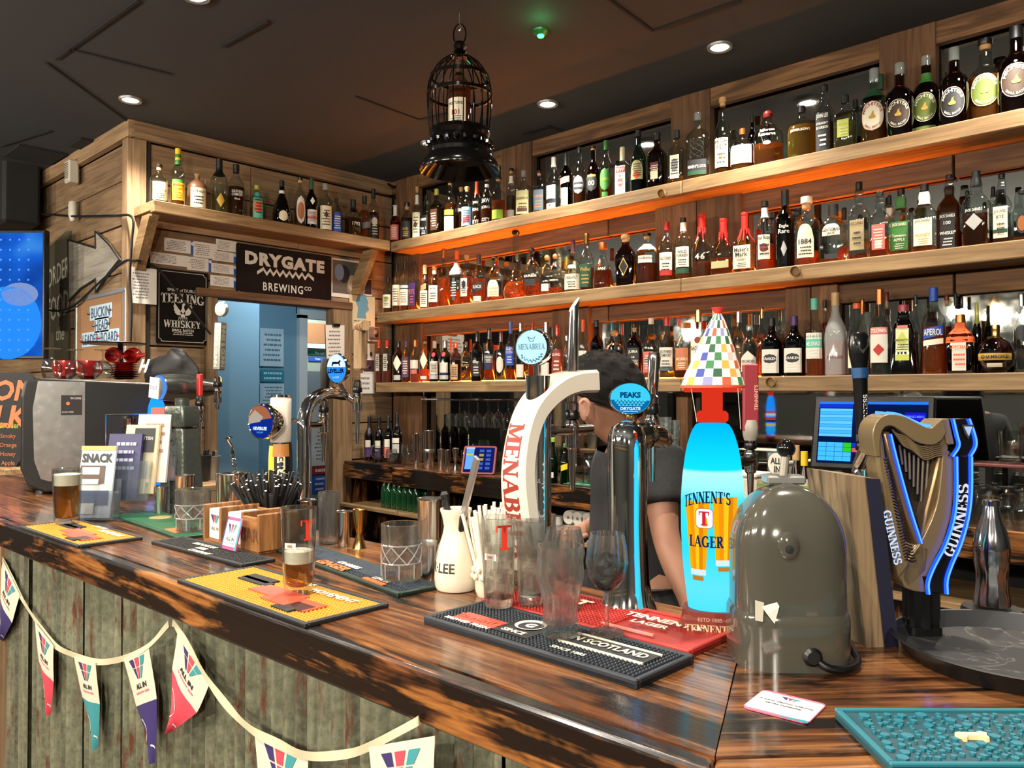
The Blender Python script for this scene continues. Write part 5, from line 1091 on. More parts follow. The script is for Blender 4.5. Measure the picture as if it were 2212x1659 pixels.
yellow_mat([(-1.4655,0.6385,1.1),(-1.0445,0.6516,1.1),(-1.0431,0.8055,1.1),(-1.4655,0.8046,1.1)],'yellow studded bar runner with red panel under the half-drunk pint')
t,L,D_ = mat_thing('bar_runner','black studded bar runner with cream lettering in front of the napkin caddy',[(-1.8737,0.7663,1.1),(-1.4954,0.7849,1.1),(-1.5008,0.8641,1.1),(-1.9036,0.8434,1.1)],.008,BLK(.6))
studs(t,L,D_,.0075,P('161617',.55)); g = G()
for k,s in enumerate(('BROOKLYN','BEER','COMPANY')): put_text(g,s,.014,P('e6dcc0',.6),top(t,.0095),-.04+.03*k,-.012+.022*(1-k),bold=.04)
g.build('raised_lettering',t,0)
t,L,D_ = mat_thing('bar_runner','dark green bar runner behind the first cut-glass tumbler',[(-2.3474,0.8545,1.1),(-1.8507,0.8277,1.1),(-1.917,0.9545,1.1),(-2.4155,0.9845,1.1)],.008,P('12402c',.5))
G().box((0,0,.0062),(L-.02,D_-.02,.002),P('14502f',.45)).build('green_field',t,0); G().lathe([(.03,.0072),(.028,.0082)],P('8a7a4a',.5),(-L*.2,.02,0)).box((L*.3,-.02,.0078),(.07,.05,.002),P('c8703c',.5)).build('printed_spots',t,0)
t,L,D_ = mat_thing('bar_runner','navy bar runner with orange and white lettering under the second tumbler',[(-1.5794,0.9059,1.1),(-1.0728,0.8646,1.1),(-1.0874,0.9399,1.1),(-1.6435,1.0244,1.1)],.008,P('12281f',.55))
G().box((0,.012,.0062),(L-.02,D_*.6,.002),P('1c2836',.5)).build('blue_field',t,0); studs(t,L,D_,.0075,P('1c2836',.55),.012,.008)
g = G(); put_text(g,'GINGER',.026,P('e0622a',.5),top(t,.0096),.0,-.03,bold=.05); put_text(g,'CRABBIES',.015,P('e8dec4',.6),top(t,.0096),.02,-.005,bold=.03); put_text(g,'LEMON',.012,P('e8dec4',.6),top(t,.0096),.17,-.02,bold=.02); g.box((.17,-.035,.009),(.07,.01,.002),P('e0622a',.5)); g.build('raised_lettering',t,0)
t,L,D_ = mat_thing('bar_runner','navy studded bar runner in front of the red one, under empty glasses',[(-0.9293,0.7894,1.1),(-0.5379,0.7816,1.1),(-0.5451,0.9158,1.1),(-0.9381,0.915,1.1)],.012,P('1a2028',.55))
studs(t,L,D_,.0115,P('20262e',.5),.010,.0068,.0025); g = G(); f_ = top(t,.0135)
g.box((-.115,-.022,.0118),(.085,.034,.003),P('c23a28',.5)).box((-.04,-.005,.0118),(.07,.07,.0022),BLK(.5))
put_text(g,"TENNENT'S",.014,P('d84a34',.5),top(t,.0145),-.115,-.022,.09,.03); put_text(g,'BREWED FRESH',.010,P('e8dec8',.6),f_,-.12,-.045,.1,.03)
g.lathe([(.018,.0125),(.024,.0145),(.022,.0145)],P('e8dec8',.6),(-.04,.008,0),20,caps=(False,False)); put_text(g,'G',.018,P('e8dec8',.6),f_,-.04,.008,bold=.05); put_text(g,'SINCE',.012,P('e8dec8',.6),f_,-.04,-.028,bold=.03)
g.box((.105,.008,.0118),(.13,.036,.003),P('2a2a2c',.5)); put_text(g,'IN SCOTLAND',.018,P('d8d0b4',.6),top(t,.0145),.10,.008,.125,.03); g.box((.1,.03,.0125),(.14,.003,.003),P('d8d0b4',.6)).box((.1,-.014,.0125),(.14,.003,.003),P('d8d0b4',.6)); put_text(g,'SINCE 1885',.009,P('d8d0b4',.6),f_,.07,-.04,.07,.03)
g.build('raised_lettering',t,0)
t,L,D_ = mat_thing('bar_runner','red studded bar runner with white lettering by the glowing lager font',[(-0.9394,0.9216,1.1),(-0.5465,0.9194,1.1),(-0.5632,1.0633,1.1),(-0.9517,1.0549,1.1)],.012,P('a02a20',.5))
studs(t,L,D_,.0115,P('b02e24',.45),.010,.0068,.0025,x1=.05); g = G(); put_text(g,"TENNENT'S",.022,P('ead9c4',.6),top(t,.0142),.10,.02,.13,.04); put_text(g,'LAGER',.016,P('ead9c4',.6),top(t,.0142),.095,-.008,bold=.04); g.box((.08,-.045,.012),(.09,.004,.003),P('e08a7a',.5)); put_text(g,'T',.03,P('ead9c4',.6),top(t,.0142),-.05,.02,bold=.06)
g.build('raised_lettering',t,0)
tm = thing('bar_runner','teal rubber drip mat with raised pebble pattern at the bar corner','bar mat',(0,0,ZT))
c0,c1 = Vector((-0.3396,0.8608,1.112)[:2]),Vector((-0.2507,0.7659,1.112)[:2]); dv = (c0-c1).normalized(); rv = Vector((dv.y,-dv.x)); W_,D_ = .30,(c0-c1).length
tm.location = (c1.x,c1.y,ZT); tm.rotation_euler = (0,0,math.atan2(rv.y,rv.x))
TL = P('1d6674',.45); TD = P('12404a',.5)
G().box((W_/2,D_/2,.005),(W_,D_,.010),TD,bev=.003).build('mat_base',tm,0)
g = G()
for s in (.003,D_-.003): g.box((W_/2,s,.011),(W_,.006,.004),TL,bev=.001)
for s in (.003,W_-.003): g.box((s,D_/2,.011),(.006,D_-.012,.004),TL,bev=.001)
g.build('rim',tm,0)
r_ = random.Random(5); g = G(); pts = []
for _ in range(3200):
 x,y,r = r_.uniform(.014,W_-.014),r_.uniform(.014,D_-.014),r_.choice((.0065,.005,.004,.003,.002))
 if abs(x-W_*.36) < .018 and abs(y-D_*.45) < .012: continue
 if all((x-a)**2+(y-b)**2 > (r+q+.0011)**2 for a,b,q in pts): pts.append((x,y,r)); n_ = r_.randint(5,8); a0 = r_.random()*6; g.prism([(x+r*r_.uniform(.85,1.08)*math.cos(a0+2*PI*k/n_),y+r*r_.uniform(.85,1.08)*math.sin(a0+2*PI*k/n_)) for k in range(n_)],TL,.003,z0=.0098)
g.build('raised_pebbles',tm,0,kind='stuff')
bull = [(-.016,.004),(-.012,.006),(.004,.005),(.012,.008),(.016,.004),(.013,0),(.012,-.007),(.009,-.007),(.008,-.002),(-.006,-.001),(-.009,-.006),(-.013,-.006),(-.012,0)]
G().prism([(x+W_*.36,y+D_*.45) for x,y in bull],P('dccf9a',.55),.005,z0=.01).build('cream_emblem',tm,0)
# --- glasses
def pint(x,y,z,H,R,label,beer=0.,foam=0.,seg=28,logo=None,residue=False,group='pint glasses on the bar'):
 t = thing('pint_glass',label,'glass',(x,y,z),0,group); r0 = R*.80
 ro = lambda zz: r0+(R-r0)*min(1,(zz/H)**.8)
 pr = [(r0*.94,0),(r0,.004)]+[(ro(H*k/8),H*k/8) for k in range(1,9)]+[(R-.0012,H+.0008),(R-.0024,H)]+[(ro(H*k/8)-.0026,H*k/8) for k in range(7,0,-1)]+[(r0*.7,.013),(0,.012)]
 G().lathe(pr,clear if beer > .2 else thick,seg=seg,caps=(True,False)).build('glass',t)
 if beer:
  G().lathe([(.001,.0135),(r0*.7,.0135),(ro(H*.12)-.003,H*.12)]+[(ro(H*k)-.003,H*k) for k in (beer*.3,beer*.6,beer) if k > .12]+[(.001,H*beer)],LIQ('ecb65c',.12) if beer > .2 else LIQ('c8a050',.12),seg=seg).build('beer',t)
 if foam:
  g = G(); z0,z1 = beer*H+.0003,(beer+foam)*H; nn = 24; rr = random.Random(2); vs = []
  g.lathe([(ro(z0)-.003,z0),(ro(z1)-.003,z1),(ro(z1)*.6,z1+.002),(.001,z1+.001)],P('e8ddc8',.8,bump=.6,bscale=400),seg=seg,caps=(True,False)); g.build('foam',t)
 if residue:
  g = G(); rr = random.Random(int(x*1000))
  for k in range(70):
   a = rr.uniform(0,2*PI); zz = rr.uniform(.1,.8)*H; s = rr.uniform(.002,.009)
   g.grid(lambda u,v: ((ro(zz)-.0033)*math.cos(a+(u-.5)*s/R*2),(ro(zz)-.0033)*math.sin(a+(u-.5)*s/R*2),zz+(v-.5)*s*2.4),2,2,GLASS('f4efe6',0,.2,.22))
  g.build('foam_traces',t,kind='stuff')
 if logo:
  g = G(); m = P('c8321e',.45); face = math.atan2(-y,-x)+logo[0]; zc = logo[1]*H; hh = logo[2]
  f = lambda u,v: ((ro(zc)+.0006)*math.cos(face+u/R),(ro(zc)+.0006)*math.sin(face+u/R),zc+v)
  if logo[3] == 'T': put_text(g,'T',hh,m,f,serif=True)
  g.build('red_print',t,0)
  g = G(); w = P('e8e4dc',.5,key='whiteprint'); f2 = lambda u,v: ((ro(H*.58)+.0006)*math.cos(face-logo[0]+.55*(-1 if logo[0] > 0 else 1)+u/R),(ro(H*.58)+.0006)*math.sin(face-logo[0]+.55*(-1 if logo[0] > 0 else 1)+u/R),H*.58+v)
  g.flat(([(-.011,-.005),(.011,-.005),(.011,.005),(-.011,.005)],[(0,1,2,3)]),w,f2); put_text(g,'1885',.004,P('8a2a20',.5),lambda u,v: tuple(Vector(f2(u,v))*1.0001+Vector((0,0,0))),bold=.02); g.build('white_print',t,0)
 return t
pint(*(-2.3013,0.7154,1.109,0.1428,0.0367),'nearly full pint of beer on the yellow runner by the leaflet rack',.70,.2,group='pints of beer')
pint(*(-1.2057,0.7383,1.109,0.1458,0.0302),'half-drunk pint of lager with foam on the yellow studded runner',.36,.14,logo=(.55,.76,.034,'T'),group='pints of beer')
pint(*(-0.8888,0.9049,1.113,0.1403,0.028),'empty pint with a red letter and dregs on the navy runner',.085,0,logo=(.38,.80,.038,'T'),residue=True)
pint(*(-0.8592,0.9479,1.113,0.1334,0.0238),'empty frothy pint behind the tulip soft-drink glass, dregs in its foot',.10,.05,residue=True)
pint(*(-0.97,1.0238,1.113,0.1346,0.0295),'empty straight pint at the back of the glass cluster, near the straws',residue=True)
pint(*(-0.9554,1.0841,1.113,0.1179,0.0269),'empty pint against the white tap arch, rearmost of the cluster',residue=True)
def cut_tumbler(a,label):
 x,y,z,H,R = a; t = tumbler(x,y,z,H,R,label,'cut-glass tumblers on the bar',True,.95,seg=36,th=.004,base=.02,m=thick)
 g = G(); m = GLASS('ffffff',.18,.1)
 for zz in (H*.30,H*.62): g.lathe([(R*1.0,zz),(R*1.015,zz+.0015),(R*1.0,zz+.003)],m,seg=32,caps=(False,False))
 for k in range(8):
  a0 = 2*PI*k/8
  for s in (-1,1): g.tube([((R*.985)*math.cos(a0+s*.39*q),(R*.985)*math.sin(a0+s*.39*q),H*(.31+.31*(q+1)/2)) for q in (-1,-.5,0,.5,1)],.0011,m,5)
  g.tube([(R*.98*math.cos(a0),R*.98*math.sin(a0),H*.05),(R*.985*math.cos(a0),R*.985*math.sin(a0),H*.3)],.0014,m,5)
 g.build('cut_pattern',t); return t
cut_tumbler((-1.9582,0.8969,1.109,0.1026,0.0419),'cut-glass tumbler on the green runner beside the napkin caddy')
cut_tumbler((-1.1621,0.9267,1.109,0.1023,0.0377),'cut-glass tumbler on the lettered navy runner before the tall steel tin')
tumbler(*(-1.594,1.0554,1.1,0.1214,0.0249),'tall straight glass behind the half-drunk pint','glassware behind the caddy',True,.9,m=thick)
tumbler(*(-1.5714,0.956,1.1,0.0981,0.0361),'short clear glass behind the half-drunk pint beside the caddy','glassware behind the caddy',True,.9,m=thick)
wg = (-0.676,0.9059,1.113,0.1408,0.03)
w = wineglass(*wg,'stemmed wine glass with a crumpled black napkin inside on the navy runner','wine glasses on the runner',True,.58,thick)
g = G(); r_ = random.Random(4); H,R = wg[3],wg[4]
bm = [[None]*13 for _ in range(9)]
g.grid(lambda u,v: (lambda a,b: (R*.72*math.cos(a)*math.sin(b)*(1+.22*math.sin(5*a+7*b)),R*.72*math.sin(a)*math.sin(b)*(1+.22*math.cos(4*a-6*b)),H*.62+R*.78*math.cos(b)*(1+.18*math.sin(6*a+3*b))))(2*PI*u,PI*v),26,14,P('17171a',.85))
nk = tag(g.build('crumpled_napkin',None,20,loc=wg[:3]),'crumpled black paper napkin stuffed into the wine glass','napkin')
wineglass(*(-0.8067,0.9684,1.113,0.1258,0.0336),'empty round wine glass behind the tulip soft-drink glass','wine glasses on the runner',True,.6,thick)
ck = (-0.7157,0.851,1.113,0.1262,0.0335); x,y,z,H,R = ck
t = thing('soft_drink_glass','fluted tulip-shaped soft-drink glass, frontmost on the navy runner','glass',(x,y,z))
def flute(pr,d,m,g,seg=40):
 vs = []; fs = []
 for r,zz in pr:
  for k in range(seg): a = 2*PI*k/seg; q = r*(1+.025*math.cos(10*a)*(1 if .1 < zz/H < .62 else .0)); vs.append((q*math.cos(a),q*math.sin(a),zz))
 for i in range(len(pr)-1):
  for k in range(seg): k2 = (k+1) % seg; fs.append((i*seg+k,i*seg+k2,(i+1)*seg+k2,(i+1)*seg+k))
 g.add(vs,fs,m)
g = G(); sh = [(.62,0),(.74,.02),(.76,.10),(.72,.2),(.70,.32),(.78,.45),(.92,.57),(1.0,.68),(.98,.78),(.95,.88),(.97,1)]
pr = [(0,0)]+[(r*R,zz*H) for r,zz in sh]+[(r*R-.0028,max(zz*H,.02)) for r,zz in sh[::-1]]+[(0,.02)]; flute(pr,0,thick,g); g.build('glass',t)
# --- steel on the bar
shaker(*(-1.1511,0.9879,1.1,0.1526,0.0254),'tall steel shaker tin behind the second cut-glass tumbler',True,'steel tins on the bar')
shaker(*(-1.5396,1.0604,1.1,0.0809,0.0181),'short brushed steel cup beside the golden jigger on the bar',False,'steel tins on the bar')
jigger(*(-1.496,1.0716,1.1,0.0883,0.0158),'golden double jigger on the lettered runner beside the steel cup',GOLD())
for a,lb in (((-2.1279,0.9527,1.1,0.1305,0.0251),'brushed steel cup directly behind the first cut-glass tumbler'),((-2.3269,0.9683,1.1,0.0831,0.0188),'slim brushed steel cylinder beside the carved stone font'),((-2.1226,1.0911,1.1,0.1258,0.0367),'wide steel mixing tin holding the spring strainer'),((-2.1323,1.0588,1.1,0.1249,0.0156),'narrow bright steel tin between the mixing tin and tumbler'),((-1.7047,1.0664,1.1,0.0906,0.0227),'brushed steel cylinder just behind the straw bundle')):
 shaker(*a,lb,False,'steel tins on the bar')
st = thing('cocktail_strainer','spring cocktail strainer standing in the wide steel mixing tin','strainer',(-2.1137,1.09,1.242),-.3)
st.rotation_euler = (.2,.1,-.5)
g = G(); M_ = Matrix.Rotation(PI/2,4,'X'); g.lathe([(0,0),(.036,.001),(.037,.003),(0,.003)],STEEL(),seg=28,M=M_,caps=(False,False)); g.build('disc',st)
g = G(); g.tube([(.038*math.cos(2*PI*k/160)+.004*math.cos(k*1.3)*math.cos(2*PI*k/160),.004*math.sin(k*1.3),.038*math.sin(2*PI*k/160)+.004*math.cos(k*1.3)*math.sin(2*PI*k/160)) for k in range(161)],.0009,CHROME(),5); g.build('spring',st)
G().tube([(0,0,.036),(0,.004,.06),(0,-.004,.085)],[.005,.003,.004],CHROME(),8).lathe([(0,.084),(.012,.086),(.002,.092)],CHROME(),seg=12).build('handle',st)
# --- napkin caddy
cq = [(-1.8177,0.8752,1.1),(-1.5765,0.8744,1.1),(-1.6055,0.938,1.1)]
cv = thing('napkin_caddy','wooden two-slot napkin caddy holding straws behind the black runner','caddy',((cq[0][0]+cq[2][0])/2,(cq[0][1]+cq[2][1])/2+.012,ZT),.02)
L_,Dp,Hc = .245,.10,.082
for x,nm in ((-L_/2,'end_board'),(-.045,'divider'),(.055,'divider'),(L_/2,'end_board')): G().box((0,0,Hc/2+.006),(.009,Dp,Hc-.0),OAKB('z'),bev=.002).build(nm,cv,0,loc=(x,0,0))
G().box((0,0,.004),(L_,Dp,.008),OAKB('x'),bev=.001).build('base_board',cv,0)
G().box((.09,-Dp/2+.004,Hc/2),(.07,.008,Hc-.005),OAKB('x'),bev=.001).build('front_board',cv,0); G().box((0,Dp/2-.004,Hc/2),(L_-.01,.008,Hc-.005),OAKB('x'),bev=.001).build('back_board',cv,0)
g = G(); put_text(g,'BAR',.03,P('5a3a1c',.8),frame3((.09,-Dp/2-.0008,Hc*.5),(1,0,0),(0,0,1))); g.build('burnt_lettering',cv,0)
for i,x in enumerate((-.085,.004)):
 n_ = thing('napkin_stack',['white paper napkin stack in the first slot of the wooden caddy','white paper napkin stack in the middle slot of the wooden caddy'][i],'napkins',cv.matrix_basis @ Vector((x,-.005,.0085)),.02)
 G().box((0,0,.035),(.06,.07,.07),P('d8d4c8',.8),bev=.002).build('napkins',n_,0); g = G(); f = frame3((0,-.0362,.045),(1,0,0),(0,0,1))
 for k,c in enumerate(('indigo','crimson','mint')): g.flat(([((k-1)*.014-.006,.012),((k-1)*.014+.006,.012),((k-1)*.005,-.01)],[(0,1,2)]),P(c,.7),f)
 put_text(g,'ALL IN',.008,P('charcoal',.7),f,0,-.02); g.build('print',n_,0)
cd = thing('table_card','small square card with pink and teal border leaning on the caddy','card',(-1.6522,0.8367,1.1),.05); cd.location.z = ZT+.009; cd.rotation_euler = (-.26,0,.05)
V_ = Matrix(((1,0,0,0),(0,0,1,0),(0,1,0,0),(0,0,0,1)))
G().box((0,0,.035),(.062,.0025,.07),P('c83a78',.5)).build('card',cd,0)
g = G(); f = frame3((0,-.0016,.035),(1,0,0),(0,0,1)); g.flat(([(-.031,-.035),(-.024,-.035),(-.024,.035),(-.031,.035)],[(0,1,2,3)]),P('indigo',.5),f); g.flat(([(.024,-.035),(.031,-.035),(.031,.035),(.024,.035)],[(0,1,2,3)]),P('2a8aa0',.5),f)
f = frame3((0,-.0019,.035),(1,0,0),(0,0,1)); g.flat(([(-.025,-.028),(.025,-.028),(.025,.028),(-.025,.028)],[(0,1,2,3)]),P('e8e4da',.5),f)
f = frame3((0,-.0022,.035),(1,0,0),(0,0,1))
for k,c in enumerate(('indigo','crimson','mint')): g.flat(([((k-1)*.013-.006,.02),((k-1)*.013+.005,.02),((k-1)*.005,-.002)],[(0,1,2)]),P(c,.6),f)
put_text(g,'ALL IN',.008,P('charcoal',.6),f,0,-.012,bold=.03); put_text(g,'GLASGOW 2026',.004,P('crimson',.6),f,0,-.021); g.build('print',cd,0)
sp = thing('straw_holder','dark tin crammed with black paper straws behind the wooden caddy','straws',(-1.7987,1.02,1.1059)[:2]+(ZT,))
G().lathe([(.034,0),(.036,.1),(.034,.1)],P('1a1a1c',.5),seg=20).build('tin',sp)
r_ = random.Random(8); st_ = G().lathe([(.003,0),(.003,.2)],P('131314',.55),seg=6,caps=(False,True)).lathe([(.0022,.2005),(.003,.2003)],P('d8d4c4',.8),seg=6,caps=(True,False)).build('straw',sp,60)
for k in range(90):
 o = st_ if k == 0 else st_.copy()
 if k: COL.objects.link(o); o.parent = sp
 a = r_.uniform(0,2*PI); q = math.sqrt(r_.random()); ti = .62*q
 o.location = (q*.022*math.cos(a),q*.022*math.sin(a),.012); o.rotation_euler = (-ti*math.sin(a),ti*math.cos(a),0); o.scale = (1,1,r_.uniform(.64,.76))
# --- white jug with bar tools, white straws
jg = (-1.0579,0.9679,1.1,0.1447,0.0391); x,y,z,H,R = jg
t = thing('ceramic_jug','white glazed ceramic jug with dark lettering holding bar tools','jug',(x,y,z)); WP = P('d6cdb8',.18,coat=.5,key='glaze')
pf = [(.80,0),(.9,.01),(.97,.05),(1,.15),(.96,.32),(.80,.52),(.62,.68),(.56,.78),(.64,.90),(.74,.98),(.72,1),(.66,.985),(.52,.8),(.55,.7)]
G().lathe([(r*R,zz*H) for r,zz in pf],WP,seg=36,caps=(True,True)).build('jug_body',t)
f = lambda u,v: ((psample(pf[:10],v/H)*R+.0007)*math.cos(u/R-2.0),(psample(pf[:10],v/H)*R+.0007)*math.sin(u/R-2.0),v)
g = G(); put_text(g,'TER·LEE',.017,P('2a2a2e',.5),f,.006,H*.30,bold=.02); 
for k in range(5): g.tube([f(-.01+.006*math.sin(k*2+i*.8),H*(.36+.03*i)+.002*k) for i in range(6)],.0005,P('7a8088',.5),4)
g.build('lettering',t,0)
kn = thing('bar_knife','steel-bladed bar tool with black handle standing in the white jug','tool',(x+.012,y-.004,z+H*.72)); kn.rotation_euler = (.0,.42,-.2)
G().box((0,0,.09),(.016,.006,.12),STEEL(.3),bev=.002).build('blade',kn,0); G().box((0,0,.0),(.018,.012,.07),BLK(.4),bev=.003).build('handle',kn,0)
kn2 = thing('bar_tongs','short black-handled tool sticking out of the white jug','tool',(x-.018,y,z+H*.80)); kn2.rotation_euler = (0,-.2,.3); G().box((0,0,.022),(.012,.01,.05),BLK(.4),bev=.003).lathe([(.007,.045),(.008,.052),(.005,.058)],BLK(.4)).build('handle',kn2,0)
ws = (-0.9701,0.9706,1.1,0.1132,0.0239); x,y,z,H,R = ws
t = thing('straw_holder','cream embossed pot of white paper straws beside the white jug','straws',(x-.012,y+.01,z))
G().lathe([(.024,0),(.028,.01),(.029,.05),(.026,.07),(.027,.075),(.024,.075)],WP,seg=20).build('pot',t)
for k in range(8): a = -2.3+k*.25; G().lathe([(0,.0),(.006,.001),(.005,.005),(0,.007)],WP,seg=8,M=Matrix.Translation((.029*math.cos(a),.029*math.sin(a),.035+.012*(k % 2))) @ Matrix.Rotation(a,4,'Z') @ Matrix.Rotation(PI/2,4,'Y')).build('embossing',t)
s0 = G().lathe([(.0032,0),(.0032,.15)],P('dcd8ca',.7),seg=6).build('straw',t,60)
for k in range(34):
 o = s0 if k == 0 else s0.copy()
 if k: COL.objects.link(o); o.parent = t
 a = r_.uniform(0,2*PI); q = math.sqrt(r_.random()); o.location = (q*.015*math.cos(a),q*.015*math.sin(a),.008); o.rotation_euler = (-.26*q*math.sin(a),.26*q*math.cos(a),0); o.scale = (1,1,r_.uniform(.85,1.05))
# --- coaster card at the corner
q = [Vector(p) for p in ((-0.4249,0.8238,1.102),(-0.3571,0.828,1.102),(-0.3632,0.8916,1.102),(-0.4281,0.8837,1.102))]
c = sum(q,Vector())/4; ux = (q[1]-q[0]+q[2]-q[3]).normalized(); ln = (q[1]-q[0]).length
co = thing('coaster','white printed coaster card with pink and teal edge at the bar corner','coaster',(c.x,c.y,ZT+.0005),math.atan2(ux.y,ux.x))
G().prism(rrect(.073,.067,.008),P('c8607a',.5),.0012).build('card',co,0)
g = G(); g.prism(rrect(.071,.056,.004),P('e4dfd2',.6),.0006,z0=.0009); g.prism([(.0,-.0335),(.036,-.0335),(.036,-.028),(.03,-.028)],P('2a7a8a',.5),.0005,z0=.0012)
f = frame3((0,0,.0017),(1,0,0),(0,1,0))
for k,cc in enumerate(('indigo','crimson','mint')): g.flat(([((k-1)*.008-.004,.024),((k-1)*.008+.004,.024),((k-1)*.003,.014)],[(0,1,2)]),P(cc,.6),f)
put_text(g,'A warm Glasgow welcome,',.0055,P('charcoal',.6),f,0,.005,.064,.04); put_text(g,'served sustainably.',.0055,P('charcoal',.6),f,0,-.003,.05,.04); put_text(g,'Glasgow 2026 Commonwealth',.003,P('grey',.6),f,0,-.010,.05); g.build('print',co,0)

# ------------------------------------------------------------------ beer fonts standing along the bar
def faucet(par,p,h=.13,spout=.085,handle=None,hm=None,tilt=0.,hh=.15,hr=.009):
 """chrome tap body at p with spout below and, if given, a handle above"""
 x,y,z = p; c = CHROME()
 g = G().lathe([(.006,-.015),(.012,-.01),(.013,.0),(.011,.02),(.013,.024),(.013,.034),(.009,.04),(.009,.055),(.012,.058),(.012,.07),(.007,.075)],c,(x,y,z),16)
 g.lathe([(.005,-spout),(.0075,-.018),(.008,-.01)],c,(x,y,z),12); g.lathe([(.0125,.041),(.0135,.044),(.0135,.052),(.0125,.055)],BLK(.3),(x,y,z),16,caps=(False,False))
 return g.build('tap',par)
# 1. white bow-shaped font -------------------------------------------------------
xc = -.905
mf = thing('beer_font','white bow-shaped ceramic beer font with red lettering and round lit badge','beer tap',(xc,1.075,ZT))
o_ = Vector((xc,1.075,ZT))
edge = [(-0.939,0.9888,1.1495),(-0.939,0.9683,1.2076),(-0.939,0.9571,1.2635),(-0.939,0.9526,1.3106),(-0.939,0.9559,1.3493),(-0.939,0.9671,1.3919),(-0.939,0.9854,1.427),(-0.939,1.0134,1.454),(-0.939,1.0533,1.4771),(-0.939,1.0975,1.4895),(-0.939,1.1465,1.494)]
path = smoothpath([(0,e[1]-o_.y,e[2]-o_.z) for e in edge],6)
Wd = .066; wm = P('d8cfbf',.15,coat=.6,key='whiteglaze')
def bow(i,t,s):   # point on the bow: path index, thickness share, across share
 p = path[i]; a = path[min(i+1,len(path)-1)]-path[max(i-1,0)]; nrm = Vector((0,-a.z,a.y)).normalized()*-1
 th = .028+.014*(i/len(path))**2
 return p+nrm*(-th*t)*-1*1+Vector((s*Wd*(.80+.2*abs(2*i/len(path)-1)**1.5),0,0))
n_ = len(path); vs = []; fs = []; ring = [(-.5,.12),(-.42,0),(.42,0),(.5,.12),(.5,.88),(.42,1),(-.42,1),(-.5,.88)]
for i in range(n_):
 for s,t in ring: vs.append(bow(i,t,s))
m_ = len(ring)
for i in range(n_-1):
 for k in range(m_): k2 = (k+1) % m_; fs.append((i*m_+k,i*m_+k2,(i+1)*m_+k2,(i+1)*m_+k))
fs += [tuple(range(m_))[::-1],tuple((n_-1)*m_+k for k in range(m_))]
arch = G().add(vs,fs,wm).build('bow_arch',mf,40)
L = [0]
for i in range(1,n_): L.append(L[-1]+(path[i]-path[i-1]).length)
i0 = min(range(n_),key=lambda i: abs(path[i].z+ZT-1.3997)); s0 = L[i0]
def on_bow(u,v):     # u runs down the bow from the first letter, v across towards +x
 s = s0-u; i = max(0,min(n_-2,next((k for k in range(n_-1) if L[k+1] >= s),n_-2))); f = (s-L[i])/(L[i+1]-L[i])
 a = bow(i,0,0); b = bow(i+1,0,0); d = b-a; nrm = Vector((0,-d.z,d.y)).normalized()
 return tuple(a.lerp(b,f)+Vector((v,0,0))+nrm*(.0008 if nrm.y < 0 else -.0008))
g = G(); bl = L[i0]-.02; put_text(g,'MENABREA',.034,P('8a2a1e',.5),on_bow,.115,-.003,.235,serif=True); g.build('red_lettering',arch,0)
cpos = (-0.905,1.0128,1.4666); cyy = cpos[1]-o_.y+.006
c = G().lathe([(.028,0),(.030,.004),(.023,.02),(.022,.03),(.022,1.4809-ZT),(.0,1.4809-ZT+.001)],CHROME(),(0,cyy,0),28); c.build('column',mf)
g = G(); f = frame3((.0,cyy,.0),(1,0,0),(0,0,1)); cylf = lambda u,v: (.0226*math.sin(v/.0226+.75),cyy-.0226*math.cos(v/.0226+.75),.16-u); put_text(g,'MENABREA',.02,P('b0b4ba',.4),cylf,0,0,.2,serif=True); g.build('etched_lettering',mf,0)
mc = Vector((-0.905,1.0152,1.5293))-o_; mc.y = cyy-.014
bd = G(); RM = Matrix.Rotation(.30,4,'Z') @ Matrix.Rotation(PI/2,4,'X')
bd.lathe([(.0,-.026),(.026,-.024),(.031,-.016),(.031,.004),(.029,.007),(.0285,.004)],CHROME(),tuple(mc),32,M=RM,caps=(False,False)); bd.lathe([(.006,0),(.006,.03)],CHROME(),(0,cyy-.004,mc.z-.05),12); bdo = bd.build('badge',mf)
rf = lambda u,v: tuple(mc+RM @ Vector((u,v,.0062)))
G().lathe([(.0285,.0045),(.0,.0055)],EMIT('bfeaf5',1.25),tuple(mc),32,M=RM,caps=(False,False)).build('lit_face',bdo)
g = G(); tl = P('2a6a80',.5); put_text(g,'MENABREA',.0095,tl,rf,0,.001,.05,serif=True)
for k in range(15): a = math.radians(215+k*110/14); r = .021+.002*(k % 2); g.tube([rf(r*math.cos(a),r*math.sin(a)),rf(r*1.13*math.cos(a+.06),r*1.13*math.sin(a+.06))],.0013,tl,4)
g.tube([rf(-.007,.018),rf(-.003,.010),rf(.003,.010),rf(.007,.018),rf(0,.014),rf(-.007,.018)],.0007,tl,4); g.build('badge_print',bdo,0)
tp = Vector((-0.905,1.1101,1.3635))-o_
sh = G().lathe([(.010,0),(.012,.02),(.009,.03),(.009,.13)],STEEL(),(0,cyy+.015,tp.z+.022),14,M=Matrix.Rotation(-PI/2,4,'X')); sh.build('shank',mf)
faucet(mf,(0,tp.y,tp.z))
hz0,hz1 = 1.4259-ZT,1.6117-ZT
g = G(); vs = []; seg = 20
for zz,sl in ((hz0,0),(hz1,1)):
 for k in range(seg):
  a = 2*PI*k/seg; vs.append((.0095*math.cos(a),tp.y+.0095*math.sin(a)+(.006 if sl else 0),zz+sl*(.012*math.sin(a)+.006*math.cos(a))))
g.add(vs,[(k,(k+1) % seg,seg+(k+1) % seg,seg+k) for k in range(seg)]+[tuple(range(seg))[::-1]],CHROME()).add(vs[seg:],[tuple(range(seg))],P('d8cfc0',.3)); g.build('handle',mf)
